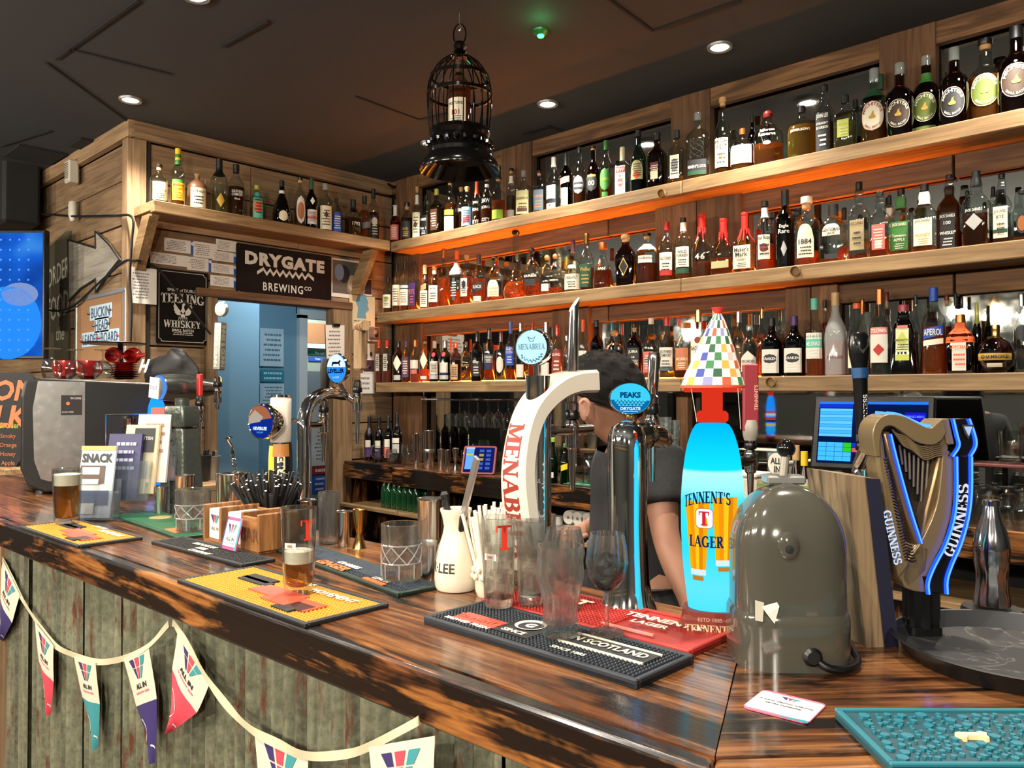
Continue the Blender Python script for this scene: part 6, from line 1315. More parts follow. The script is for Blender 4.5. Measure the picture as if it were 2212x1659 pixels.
# 2. chrome sculpted font with oval lit badge --------------------------------------
bx,by = (-0.7556,1.0689,1.1)[:2]
df = thing('beer_font','tall chrome beer font with a blue light strip and oval lit badge','beer tap',(bx,by,ZT)); mm = .000746
zr = lambda row: (1316-row)*mm
g = G(); pr = [(.044,0),(.047,.004),(.040,.02),(.036,.045),(.033,.09),(.0315,.14),(.032,.19),(.033,zr(1010)),(.033,zr(960)),(.031,zr(935)),(.025,zr(918)),(.014,zr(908)),(0,zr(905))]
g.lathe(pr,CHROME(),seg=32,rz=.3); g.build('column',df)
ld = G(); a0 = math.atan2(-by,-bx)+.42
ld.grid(lambda u,v: (lambda zz: ((psample([(r+.0009,q) for r,q in pr],zz))*math.cos(a0+(u-.5)*.17*(1 if .02 < v < .98 else .3)),(psample([(r+.0009,q) for r,q in pr],zz))*math.sin(a0+(u-.5)*.17*(1 if .02 < v < .98 else .3)),zz))(zr(1284)+(zr(952)-zr(1284))*v),4,30,EMIT('2aa0ff',2.2)); ld.build('light_strip',df)
G().lathe([(.012,zr(909)+.001),(.0,zr(906)+.002)],EMIT('22b0f0',1.2),seg=20,caps=(False,False)).build('top_light',df)
g = G(); g.tube(smoothpath([(.004,.016,zr(945)),(.012,.045,zr(938)),(.018,.075,zr(946)),(.02,.088,zr(955))],4),[.024]*4+[.019]*4+[.014]*4+[.012],CHROME(),14); g.build('nozzle_arm',df)
g = G().lathe([(.006,zr(915)),(.010,zr(905)),(.009,zr(893))],GOLD(),(.003,.006,0),14); g.build('badge_neck',df)
oc = Vector((-0.7441,1.0602,1.4425))-Vector((bx,by,ZT)); fz = math.atan2(-by,-bx)+PI/2+.12
OM = Matrix.Rotation(fz,4,'Z') @ Matrix.Rotation(PI/2,4,'X')
g = G().lathe([(0,-.016),(.024,-.014),(.034,-.004),(.0345,.003),(.0325,.005),(.032,.003)],CHROME(),tuple(oc),36,q=.76,M=OM,caps=(False,False)); bo = g.build('badge',df)
of = lambda dz: (lambda u,v: tuple(oc+OM @ Vector((u,v,dz))))
G().lathe([(.032,.0035),(0,.0042)],EMIT('3ac4ea',1.2),tuple(oc),36,q=.76,M=OM,caps=(False,False)).build('lit_face',bo)
g = G(); low = [(.0315*math.cos(math.radians(a)),.0315*.76*math.sin(math.radians(a))) for a in range(184,357,6)]; dk = EMIT('0a78c0',.8)
g.flat((low,[tuple(range(len(low)))]),dk,of(.0047))
for r in range(3):
 for k in range(9-r): x = (k-(8-r)/2)*.0058; g.flat(([(x-.003,-.0045-r*.0035),(x+.003,-.0045-r*.0035),(x,-.0015-r*.0035)],[(0,1,2)]),EMIT('58d8f0',1.1),of(.0049))
put_text(g,'PEAKS',.0095,EMIT('0a5a9a',.6),of(.005),0,.006,bold=.05); put_text(g,'DRYGATE',.0055,EMIT('e0f4ff',1.2),of(.005),0,-.016,bold=.03)
g.tube([of(.005)(-.012+.0015*k,-.021+.0008*(k % 2)) for k in range(17)],.0005,EMIT('e0f4ff',1.),4); g.build('badge_print',bo,0)
fp = Vector((-0.7636,1.1518,1.3755))-Vector((bx,by,ZT)); faucet(df,tuple(fp),spout=.075)
h0,h1 = Vector((-0.7631,1.1514,1.427))-Vector((bx,by,ZT)),Vector((-0.7589,1.1538,1.5206))-Vector((bx,by,ZT))
G().tube([h0,h0.lerp(h1,.3),h0.lerp(h1,.9),h1],[.008,.009,.011,.0095],CHROME(),14).build('handle',df)
G().tube([oc+Vector((.01,.015,-.002)),h0+Vector((0,0,.02))],[.010,.006],BLK(.3),8).build('badge_arm',df)
# 3. glowing lager font with party hat ----------------------------------------------
tx,ty = (-0.5964,1.0598,1.1)[:2]; mm = 0.0006849753520164132; zr = lambda row: (1362-row)*mm
tf = thing('beer_font','glowing cyan bottle-shaped lager font wearing a checked party hat','beer tap',(tx,ty,ZT),math.atan2(-ty,-tx)+PI/2)
bs = G(); bs.box((0,0,zr(1342)),(.090,.075,.032),P('70281f',.45),bev=.006); bs.prism(rrect(.084,.07,.02),P('70281f',.45),.010,z0=zr(1320)-.004); bo = bs.build('base',tf,0)
ff = frame3((0,-.0381,zr(1338)),(1,0,0),(0,0,1)); g = G(); put_text(g,"TENNENT'S",.011,P('d8b890',.5),ff,-.004,-.004,.07,serif=True); put_text(g,'ESTD 1885',.0055,P('b8957a',.5),ff,-.004,.009,.045); g.build('lettering',bo,0)
rows = [(1322,45),(1314,52),(1290,55),(1250,60),(1210,64),(1145,67),(1075,67),(1030,64),(985,58),(960,53),(940,47),(926,41),(917,35),(914,28)]
BP = [(r*mm,zr(row)) for row,r in rows]
def beer_glow():
 m,n,l,out = new_mat('backlit_lager_print'); e = n.new('ShaderNodeEmission'); l.new(e.outputs[0],out.inputs[0]); tc = n.new('ShaderNodeTexCoord'); sp = n.new('ShaderNodeSeparateXYZ'); l.new(tc.outputs['Object'],sp.inputs[0])
 mr = n.new('ShaderNodeMapRange'); mr.inputs[1].default_value = zr(1322); mr.inputs[2].default_value = zr(914); l.new(sp.outputs[2],mr.inputs[0])
 cr = n.new('ShaderNodeValToRGB'); E_ = cr.color_ramp.elements; E_[0].position = 0; E_[0].color = hx('48e0ff'); E_[1].position = 1; E_[1].color = hx('00b8ff')
 for p,c in ((.14,'60e4ff'),(.35,'30e0ff'),(.60,'40eaff'),(.66,'9af6ff'),(.745,'b0f4ff'),(.76,'10e4ff')): x = E_.new(p); x.color = hx(c)
 l.new(mr.outputs[0],cr.inputs[0]); l.new(cr.outputs[0],e.inputs[0]); e.inputs[1].default_value = 1.1*EK; return m
body = G().lathe(BP,beer_glow(),seg=36,q=.8).build('lit_body',tf,60)
tfs = lambda off: (lambda u,v: (lambda r: (r*math.sin(u/r),-r*.8*math.cos(u/r),v))(psample(BP,v)+off))
gl_ = [(1.0,1020),(.86,1240),(.7,1290)]
def beer(x0t,x1t,x0b,x1b,rt,rb):
 g = G(); f = tfs(.0006); cols = [EMIT('ffb400',1.),EMIT('ff9a10',1.),EMIT('ffc820',1.1),EMIT('f0900c',.95),EMIT('ffb010',1.)]
 for k in range(5):
  g.grid(lambda u,v: f((x0b+(x1b-x0b)*(k+u)/5+((x0t-x0b)+((x1t-x1b)-(x0t-x0b))*(k+u)/5)*v)*mm,zr(rb)+(zr(rt)-zr(rb))*v),3,12,cols[k])
 f2 = tfs(.0009); g.grid(lambda u,v: f2((x0b+(x1b-x0b)*u)*mm,zr(rb+12)+(zr(rb)-zr(rb+12))*v),6,1,EMIT('d8e8f0',1.1)); g.grid(lambda u,v: f2((x0b+5+(x1b-x0b-10)*u)*mm,zr(rb+24)+(zr(rb+14)-zr(rb+24))*v),6,1,EMIT('c88a3a',.9))
 return g.build('backlit_glass_picture',body,0)
beer(-66,-6,-50,-14,1078,1222); beer(0,58,6,48,1068,1200)
g = G(); f = tfs(.0014); fa = lambda u,v: f(u,v-.35*u*u/.04)
nv = EMIT('0a3a78',.6); put_text(g,"TENNENT'S",.017,nv,lambda u,v: f(u,v-(4.2*u*u)),-.010,zr(1068),.074,serif=True); put_text(g,'LAGER',.0165,nv,f,-.010,zr(1162),.052,serif=True); g.build('navy_lettering',body,0)
g = G(); f3 = lambda dz: (lambda u,v: tfs(dz)(u-.012,v+zr(1113))); g.flat((rrect(.026,.029,.006),[tuple(range(24))]),EMIT('c03048',.9),f3(.0013)); g.flat((rrect(.0245,.0275,.0055),[tuple(range(24))]),EMIT('f4f2f4',1.1),f3(.0017)); put_text(g,'T',.020,EMIT('e02838',.95),f3(.0021),serif=True); g.build('letter_badge',body,0)
rd = EMIT('f03a22',.85); g = G()
g.box((0,0,zr(866)),(.030,.024,.062),rd,bev=.003).box((0,0,zr(900)),(.046,.030,.017),rd,bev=.004).box((0,0,zr(843)),(.082,.022,.006),rd,bev=.002); g.build('red_letter_topper',tf,0)
hat = thing('party_hat','checked paper party hat with red tassel on the glowing lager font','hat',(tx,ty,ZT+zr(838)),math.atan2(-ty,-tx)+PI/2); cols = ['e8e0d6','c85a3a','e8e0d6','d8a04a','e8e0d6','3a7a4a','e8e0d6','8a8ab8','e8e0d6','2a5a3a','e0c8c0','3a4a98']
g = G(); NR,NC = 9,20; r_ = random.Random(12)
hp = lambda u,v: ((.0425*(1-v)**.85+.004)*math.cos(2*PI*u)+.009*v,(.0425*(1-v)**.85+.004)*.72*math.sin(2*PI*u),.004+.108*v)
for j in range(NR):
 for k in range(NC):
  c = 'e8e0d6' if (j+k) % 2 else r_.choice(('c85a3a','d8a04a','3a7a4a','8a8ab8','2a5a3a','d0b8b0','3a4a98'))
  sh = .0 if j > 5 else 0
  g.add([hp((k)/NC,j/NR),hp((k+1)/NC,j/NR),hp((k+1)/NC,(j+1)/NR),hp(k/NC,(j+1)/NR)],[(0,1,2,3)],P(c,.7))
hg = g.build('checked_cone',hat,60)
g = G().lathe([(.0462,.0),(.0466,.003),(.0455,.005)],P('d84a30',.6),seg=40,q=.72,caps=(False,False)); g.build('red_brim',hat)
g = G()
for k in range(9): a = 2*PI*k/9; g.flat(([(-.002,0),(.002,0),(.005,.013),(-.005,.013)],[(0,1,2,3)]),P('d83a28',.7),frame3((.009+.003*math.cos(a),.003*math.sin(a),.109),(-math.sin(a),math.cos(a),0),(.5*math.cos(a),.5*math.sin(a),.8)))
g.build('tassel',hat,0)
g = G().tube([(-.03,-.02,0),(-.022,-.02,-.05)],.0004,P('d8d4cc',.6),4).tube([(.036,-.02,0),(.04,-.02,-.06)],.0004,P('d8d4cc',.6),4); g.build('elastic',hat)
# red tap handle behind it
rt = thing('beer_tap','tap with a tall flat red handle behind the glowing lager font','beer tap',(0,0,0)); p0 = Vector((-0.8255,1.6324,1.2878))
faucet(rt,tuple(p0),spout=.09); ha,hb = Vector((-0.8247,1.6315,1.3847)),Vector((-0.8237,1.6305,1.499))
dirx = Vector((.725,.689,0))
g = G(); g.box((0,0,0),(.034,.014,(hb-ha).z+.035),P('8a2630',.4),bev=.004); hd = g.build('handle',rt,0,loc=(ha+hb)/2,rz=math.atan2(.689,.725))
g = G(); put_text(g,"TENNENT'S",.008,P('d8b0a0',.5),frame3((.0105,-.0073,0),(0,0,1),(-1,0,0)),0,0,.09); g.build('lettering',hd,0)
G().lathe([(.013,0),(.016,.012),(.017,.03),(.014,.045)],P('9a9488',.4),tuple(p0+Vector((0,0,.06))),14).build('collar',rt)
G().tube([p0+Vector((0,0,.015)),p0+Vector((-.03,-.16,.015)),p0+Vector((-.03,-.16,.015-(p0.z+.015-ZT)))],.012,CHROME(),12).build('stem',rt)
# grey domed cooler ------------------------------------------------------------------
q = [Vector((-0.4959,0.9359,1.1)),Vector((-0.4071,0.9378,1.1)),Vector((-0.3658,0.9962,1.1))]
dm = thing('drinks_cooler','glossy grey domed countertop dispenser with torn sticker and black cable','dispenser',((q[0].x+q[2].x)/2-.035,(q[0].y+q[2].y)/2+.055,ZT),ang2-.10); GM = P('45433b',.12,coat=.6,key='greyshell')
Wm,Hm = .148,.232; g = G()
prf = [(.5,.0),(.5,.012),(.505,.055),(.5,.064),(.48,.07)]
secs = []
for k in range(19):
 zz = .07+(Hm-.07)*k/18; t = k/18
 w = .475 if t < .45 else .475*math.sqrt(max(0,1-((t-.45)/.55)**2.2)); secs.append((max(w,.04),zz))
g.lathe([(r*Wm,zz) for r,zz in prf]+[(r*Wm,zz) for r,zz in secs],GM,seg=48,n=3.4,q=.85); shell = g.build('shell',dm,50)
g = G(); g.lathe([(.016,-.006),(.013,.007),(.008,.010),(.0,.010)],GM,(-.015,-.055,.158),20,q=1.25,M=Matrix.Rotation(PI/2,4,'X'),caps=(False,False)); g.lathe([(.0055,.0105),(.0,.0110)],BLK(.6),(-.015,-.055,.155),14,M=Matrix.Rotation(PI/2,4,'X'),caps=(False,False)); g.build('port',dm)
g = G(); f = frame3((-.046,-.0616,.078),(.8,0,0),(0,0,.8)); g.flat(([(-.014,-.016),(-.002,-.018),(.0,.012),(-.014,.016)],[(0,1,2,3)]),P('b8b4a4',.5),f); g.add([f(-.004,.006),f(.02,.013),(-.028,-.065,.084),(-.034,-.065,.062),(-.043,-.064,.074)],[(0,1,2),(0,2,4),(4,2,3)],P('c8c4b8',.4)); g.build('torn_sticker',dm,0)
G().tube(smoothpath([(.012,-.062,.022),(.03,-.07,.010),(.055,-.066,.007),(.078,-.04,.008),(.082,-.0,.02)],6),.0048,BLK(.3),10).lathe([(.010,0),(.012,.004),(.008,.008)],BLK(.4),(.012,-.064,.022),14,M=Matrix.Rotation(PI/2,4,'X')).build('cable',dm)
G().box((0,.01,Hm+.003),(.052,.03,.012),P('a8a8a4',.25,.7),bev=.003).build('hinge_plate',dm,0)
G().tube([(0,.012,Hm+.006),(.004,.014,Hm+.035)],.0055,P('8a8478',.35),10).build('lever_stem',dm); G().lathe([(0,-.0125)]+[(.0125*math.sin(PI*k/10),-.0125*math.cos(PI*k/10)) for k in range(1,10)]+[(0,.0125)],P('0d0c0c',.12),(.005,.0145,Hm+.044),18).build('lever_knob',dm)
# wooden block sign leaning behind it ---------------------------------------------------
pb,pt = Vector((-0.381,1.1613,1.0992)),Vector((-0.3986,1.1407,1.3256))
ws_ = thing('wooden_sign','thick wooden block sign seen from its edge with navy face','sign',(pb.x,pb.y,ZT)); X_ = Vector((.725,.689,0)); F_ = Vector((-.689,.725,0))
d_ = pt-pb; g = G(); bl = Vector((-.030,0,0))
P0 = lambda a,b,zz: tuple(Vector((0,0,0))+X_*(a+(d_.dot(X_))*zz/.235)+F_*b+Vector((0,0,zz)))
vs = [P0(a,b,zz) for zz in (.006,.235) for a,b in ((.012,.0),(-.012,.0),(-.036,.14),(.0,.14))]
vs = [P0(.010,.0,0),P0(-.034,-.005,0),P0(-.05,.10,0),P0(.0,.10,0),P0(.012,.0,.232),P0(-.034,-.005,.238),P0(-.05,.10,.238),P0(.0,.10,.232)]
g.add(vs,[(3,2,1,0),(4,5,6,7),(0,1,5,4),(1,2,6,5),(2,3,7,6)],WOOD('sign_block_z','4a3c2e','76624a','8c7658','z',.7,2)).add([vs[0],vs[3],vs[7],vs[4]],[(0,1,2,3)],P('12142a',.6,bump=.4,bscale=90)); g.build('block',ws_,0)
nf = [Vector(v) for v in (vs[0],vs[4],vs[7],vs[3])]
g = G(); off = Vector((.002,-.0005,0)); e1 = [P0(-.010,-.0055,.0),P0(.0115,-.0022,.0),P0(.0135,-.0022,.232),P0(-.008,-.0055,.234)]
g.add(e1,[(0,1,2,3)],P('14162e',.6)); g.build('painted_edge',ws_,0)
# harp font ------------------------------------------------------------------------------
hx_,hy_ = (-0.3619,1.2345,1.1064)[:2]
hf = thing('beer_font','bronze harp-shaped stout font edged with blue light','beer tap',(hx_,hy_,ZT+.0072),ang2-.04)
mm = 1.14/1715; hp_ = lambda px,row: ((px-1990)*mm,(1368-row)*mm)
BR = P('7c6a4c',.32,.35,coat=.3,key='bronze'); BD = P('2a2118',.4,.6); BL = EMIT('1644ff',2.6); BW = EMIT('5aa6ff',1.6)
XZ = lambda y: Matrix(((1,0,0,0),(0,0,1,y),(0,1,0,0),(0,0,0,1)))
def ribbon(pl,pr_,m,th,y0,name,par,bev=0.004):
 poly = [hp_(*p) for p in pl]+[hp_(*p) for p in pr_[::-1]]
 o = G().prism(poly,m,th,XZ(y0)).build(name,par,30)
 if bev: md = o.modifiers.new('edge','BEVEL'); md.width = bev; md.segments = 2; md.limit_method = 'ANGLE'
 return o
cr2 = lambda pts,n=6: [(v.x,v.y) for v in smoothpath([(a,b,0) for a,b in pts],n)]
G().prism(rrect(.046,.036,.006),BLK(.3),.012,z0=0).build('foot',hf,0)
G().lathe([(.024,0),(.022,.06),(.026,.075)],BLK(.25),(-.0,.0,.01),4,n=8).box((0,0,.04),(.044,.03,.075),BLK(.25),bev=.004).build('plinth',hf,0)
# front pillar of the harp: bronze sides, black face, two blue light edges
pil_l = cr2([(2046,985),(2046,1060),(2040,1115),(2022,1170),(1998,1215),(1984,1250),(1985,1275)]); pil_r = cr2([(2078,985),(2077,1060),(2070,1115),(2054,1170),(2036,1210),(2024,1245),(2024,1275)])
pil = ribbon(pil_l,pil_r,BLK(.2),.03,-.024,'pillar_face',hf,.002)
ribbon(cr2([(2025,960),(2021,1020),(2010,1090),(1985,1150),(1955,1200),(1938,1235),(1940,1262),(1960,1272)]),[(p[0]+2,p[1]) for p in pil_l[::6]]+[pil_l[-1]],BR,.038,-.018,'pillar_side',hf)
for pl,nm in ((pil_l,-1),(pil_r,1)):
 g = G(); g.tube([(hp_(*p)[0],-.0255,hp_(*p)[1]) for p in pl[::2]],.0032,BL,8); g.tube([(hp_(*p)[0],-.0282,hp_(*p)[1]) for p in pl[::2]],.0013,BW,6); g.build('light_edge',hf)
hd_l = [(2036,905),(2044,940),(2048,962),(2034,984)]; hd_r = [(2070,905),(2082,940),(2084,962),(2072,984)]
ribbon(hd_l,hd_r,BLK(.2),.034,-.028,'head_face',hf,.002)
for e,nm in ((hd_l,0),(hd_r,1)): g = G(); g.tube([(hp_(*p)[0],-.0295,hp_(*p)[1]) for p in cr2(e,3)],.003,BL,8); g.tube([(hp_(*p)[0],-.0320,hp_(*p)[1]) for p in cr2(e,3)],.0013,BW,6); g.build('light_edge',hf)
ribbon([(2018,907),(2035,907),(2046,960),(2032,962)],[(2018,907)],BR,.036,-.026,'head_side',hf,0) if False else None
ribbon([(2014,905),(2030,960)],[(2034,905),(2046,960)],BR,.036,-.024,'head_side',hf,.002); ribbon([(2072,905),(2086,955)],[(2082,906),(2092,955)],BR,.03,-.02,'head_side',hf,.002)
hl = [(2052,917),(2078,917),(2070,935),(2066,948),(2058,936)]
g = G().prism([hp_(*p) for p in hl],CHROME(),.004,XZ(-.034)); g.prism([hp_(2057,921),hp_(2073,921),hp_(2066,940)],EMIT('bcd8ff',.9),.001,XZ(-.0352)); g.build('harp_emblem',hf,0)
# neck: the S-curve along the top
nk_t = cr2([(1874,985),(1868,940),(1876,912),(1900,896),(1935,900),(1965,915),(1990,925),(2005,915),(2016,905)]); nk_b = cr2([(1884,985),(1884,950),(1892,925),(1910,920),(1935,935),(1965,955),(1995,960),(2015,950),(2026,932)])
ribbon(nk_t,nk_b,BR,.046,-.026,'harp_neck',hf,.006)
for dy in (-.02,.012): g = G(); g.tube([(hp_(px,row)[0],dy,hp_(px,row)[1]+.0022) for px,row in cr2([(1902,896),(1925,899),(1950,909),(1975,920),(1996,924)])],.0022,BW,8); g.build('light_edge',hf)
# ribbed panel under the neck
rib_t = cr2([(1915,928),(1935,940),(1965,958),(1995,962),(2015,952),(2026,935)]); rib_b = cr2([(1930,950),(1950,968),(1975,985),(2000,990),(2020,982),(2034,968)])
ribbon(rib_t,rib_b,BD,.03,-.018,'ribbed_panel',hf,0); g = G()
for k in range(8): g.tube([(hp_(a[0]+(b[0]-a[0])*k/7,a[1]+(b[1]-a[1])*k/7+3*math.sin(i*.55))[0],-.0185,hp_(a[0],a[1]+(b[1]-a[1])*k/7+3*math.sin(i*.55))[1]) for i,(a,b) in enumerate(zip(rib_t,rib_b))],.0010,BR,5)
g.build('panel_ribs',hf,kind='stuff')
# sound box: slanting left limb with lettering and an inner light line
sb = [(1882,935),(1905,932),(1972,1172),(1930,1235),(1915,1215)]
ribbon([(1878,940),(1880,1000),(1902,1130),(1925,1245)],[(1892,930),(1900,990),(1935,1130),(1950,1215)],BR,.040,-.022,'sound_box',hf,.004)
g = G()
for k in range(34): t = k/33; x0,r0 = 1893+t*44,990+t*215; w = 10+t*14; g.tube([(hp_(x0+w*q,r0+4*math.sin(q*5+k))[0],-.0232,hp_(x0,r0+2.5*math.sin(q*6+.3*k))[1]) for q in (0,.25,.5,.75,1)],.0009,BD,4)
g.build('sound_box_ribs',hf,kind='stuff')
ribbon([(1897,935),(1912,1000),(1945,1115),(1968,1178)],[(1913,932),(1928,995),(1958,1110),(1980,1172)],P('8a7350',.3,.7),.03,-.016,'inner_limb',hf,.003)
g = G(); LN = cr2([(1911,938),(1926,1000),(1952,1095),(1976,1170)]); g.tube([(hp_(*p)[0],-.0185,hp_(*p)[1]) for p in LN],.0026,BL,8); g.tube([(hp_(*p)[0],-.0208,hp_(*p)[1]) for p in LN],.0011,BW,6); g.build('light_edge',hf)
G().prism([hp_(*p) for p in ((1908,945),(2030,970),(2012,1090),(1978,1172))],P('16120e',.35),.004,XZ(.008)).build('back_panel',hf,0)
for k in range(8): a = hp_(1945+k*10.5,962+k*3); b = hp_(1938+k*8,1012+k*18); b = (a[0]+.004-.0016*k,hp_(0,1005+k*16)[1]); G().tube([(a[0],.0,a[1]),(b[0],.0,b[1])],.0019,P('6a6258',.35,.6),6).build('string',hf)
ribbon([(1975,1180),(1990,1100),(2006,1040),(2018,985)],[(1990,1190),(2008,1110),(2022,1050),(2030,985)],P('8a7350',.3,.7),.03,-.014,'inner_pillar',hf,.003)
ribbon([(1924,1240),(1950,1195),(1972,1168)],[(1950,1270),(1990,1230),(1998,1180)],BR,.034,-.018,'harp_toe',hf,.004)
G().tube([(hp_(1880,975)[0],.012,hp_(0,975)[1]),(hp_(1878,1010)[0],.03,hp_(0,1010)[1])],.010,CHROME(),12).build('pipe',hf)
dv = Vector(hp_(2066,1020)+(0,))-Vector(hp_(2004,1215)+(0,))
def on_pillar(u,v):   # along the pillar's centre line, up
 i = (u/.193+.5)*(len(pil_l)-1); i = max(0,min(len(pil_l)-1.001,len(pil_l)-1-i)); k = int(i); f = i-k
 c0 = [(pil_l[j][0]+pil_r[j][0])/2 for j in (k,k+1)]; r0 = [(pil_l[j][1]+pil_r[j][1])/2 for j in (k,k+1)]
 x,z = hp_(c0[0]+(c0[1]-c0[0])*f,r0[0]+(r0[1]-r0[0])*f); a = Vector((c0[0]-c0[1],r0[1]-r0[0])).normalized(); nn = Vector((-a.y,a.x))
 return (x+nn.x*v,-.0252,z+nn.y*v)
g = G(); put_text(g,'GUINNESS',.0155,EMIT('f0f2ff',.9),on_pillar,.028,0,.090,serif=True); g.build('white_lettering',pil,0)
a,b = Vector(hp_(1897,1095)+(0,)),Vector(hp_(1924,1218)+(0,)); dr = (b-a); Lr = dr.length; dr.normalize()
g = G(); put_text(g,'GUINNESS',.0115,EMIT('b8ccff',1.3),lambda u,v: (a.x+dr.x*(u+Lr/2)-dr.y*v*-1*-1,-.0238,a.y+dr.y*(u+Lr/2)+dr.x*v),0,0,Lr*.98,serif=True); g.build('lit_lettering',hf,0)
# black stout tap handle
gh = thing('beer_tap','tall black stout tap handle with harp badge and white lettering','beer tap',(0,0,0)); base = Vector((-0.5533,1.5454,1.3328)); tp_ = Vector((-0.5557,1.539,1.5663)); mm = 1.5/1715
faucet(gh,tuple(base+Vector((0,0,-.03))),spout=.07); X_ = Vector((.725,.689,0)); prh = [(.010,0),(.011,.06),(.0125,.11),(.0145,.17),(.019,.195),(.020,.215),(.018,.232),(.012,.238)]
hh = G().lathe(prh,BLK(.2),seg=20,q=.8); ho = hh.build('handle',gh,loc=base,rz=math.atan2(.689,.725)); k_ = (tp_-base).z/.238; ho.scale = (1,1,k_); ho.rotation_euler = (0,-.03,math.atan2(.689,.725))
hs = lambda u,v: (psample(prh,v)*math.sin(u/.014)*1.03,-psample(prh,v)*.8*math.cos(u/.014)*1.03,v)
g = G(); put_text(g,'GUINNESS',.010,P('e8e8ea',.5),lambda u,v: hs(-v+.005,u+.085),0,0,.07,serif=True); put_text(g,'EXTRA',.006,P('b8d0e8',.5),hs,.004,.163,bold=.03); put_text(g,'COLD',.006,P('b8d0e8',.5),hs,.004,.154,bold=.03)
g.build('white_lettering',ho,0); G().lathe([(.0145*1.02,.150),(.0155*1.02,.170)],P('1a4a7a',.4),seg=20,q=.8,caps=(False,False)).build('blue_band',ho)
g = G(); g.flat(([(-.010,.225),(.010,.225),(.008,.212),(.0,.196),(-.008,.212)],[(0,1,2,3,4)]),CHROME(),lambda u,v: (lambda p: (p[0]*1.06,p[1]*1.06,p[2]))(hs(u,v))); g.build('harp_badge',ho,0)
G().lathe([(.02,-.02),(.022,0),(.02,.03),(.012,.05)],CHROME(),tuple(base+Vector((.0,0,-.05))),16).tube([base+Vector((0,0,-.02)),base+Vector((.05,-.12,-.02)),base+Vector((.055,-.13,-.02-(base.z-.02-ZT)))],.011,CHROME(),10).build('stem',gh)
# tray, silver bottle --------------------------------------------------------------------
rc = Vector((.637*.725-.689*1.02,.637*.689+.725*1.02)); 
ty_ = thing('serving_tray','round black serving tray with grey veined inlay at the bar corner','tray',(-0.2312,1.2136,ZT))
G().lathe([(.135,.0),(.14,.001),(.155,.026),(.158,.027),(.159,.025),(.145,-.0),(.143,.004)][:5],BLK(.45),seg=64,caps=(True,False)).lathe([(.155,.0262),(.139,.006),(.0,.006)],P('26272a',.5),seg=64,caps=(False,False)).build('tray',ty_)
def veined():
 m,n,l,out = new_mat('veined_grey_inlay'); b = n.new('ShaderNodeBsdfPrincipled'); l.new(b.outputs[0],out.inputs[0]); tc = n.new('ShaderNodeTexCoord')
 ns = n.new('ShaderNodeTexNoise'); ns.inputs['Scale'].default_value = 11; ns.inputs['Detail'].default_value = 5; ns.inputs['Distortion'].default_value = 1.2; l.new(tc.outputs['Object'],ns.inputs['Vector'])
 s = n.new('ShaderNodeMath'); s.operation = 'SUBTRACT'; s.inputs[1].default_value = .5; l.new(ns.outputs[0],s.inputs[0]); a = n.new('ShaderNodeMath'); a.operation = 'ABSOLUTE'; l.new(s.outputs[0],a.inputs[0])
 cr = n.new('ShaderNodeValToRGB'); e = cr.color_ramp.elements; e[0].position = 0; e[0].color = hx('57554e'); e[1].position = .014; e[1].color = hx('202120'); l.new(a.outputs[0],cr.inputs[0]); l.new(cr.outputs[0],b.inputs['Base Color']); b.inputs['Roughness'].default_value = .7; return m
G().lathe([(.1375,.0068),(0,.0068)],veined(),seg=64,caps=(False,False)).build('veined_inlay',ty_)
sx,sy = (-0.3208,1.453,1.1012)[:2]
sbt = thing('metal_bottle','mirror-finished silver contour drink bottle on a black puck behind the tray','bottle',(sx,sy,ZT)); k = 1.27/1715; zr = lambda row: (1330-row)*k+.008; pr = [(42,1322),(40,1312),(35,1280),(36,1250),(39,1225),(38,1215),(38,1195),(39,1180),(36,1160),(28,1138),(20,1118),(17,1100),(16,1085)]
pr = [(36,1322),(35,1310),(31,1285),(31,1255),(35,1228),(34,1222),(36,1205),(35,1188),(30,1165),(22,1142),(17,1122),(15,1110),(17,1109),(17,1099),(15,1097)]
G().lathe([(.042,0),(.045,.003),(.042,.009)],BLK(.4),seg=28).build('puck',sbt); g = G(); H = 1
def flu(pr,g,seg=60):
 vs = []; fs = []
 for i,(r,row) in enumerate(pr):
  for j in range(seg): a = 2*PI*j/seg; q = r*k*(1+(.018*math.cos(12*a) if 1 <= i <= 3 or i in (8,9) else 0)); vs.append((q*math.cos(a),q*math.sin(a),zr(row)))
 for i in range(len(pr)-1):
  for j in range(seg): j2 = (j+1) % seg; fs.append((i*seg+j,i*seg+j2,(i+1)*seg+j2,(i+1)*seg+j))
 fs += [tuple(range(seg))[::-1],tuple((len(pr)-1)*seg+j for j in range(seg))]; g.add(vs,fs,P('c4c6cc',.12,1.))
flu(pr,g); g.build('bottle_body',sbt,40)
g = G(); put_text(g,'Coca-Cola',.013,P('a8aab0',.15,1.),lambda u,v: (.0268*math.sin(u/.0268-.1)*math.cos(-.76)-(-.0268*math.cos(u/.0268-.1))*math.sin(-.76)*-1,0,0) if False else (.0268*math.cos(u/.0268-2.2),.0268*math.sin(u/.0268-2.2),zr(1200)+v),0,0,.036,shear=.25); g.build('raised_lettering',sbt,0)
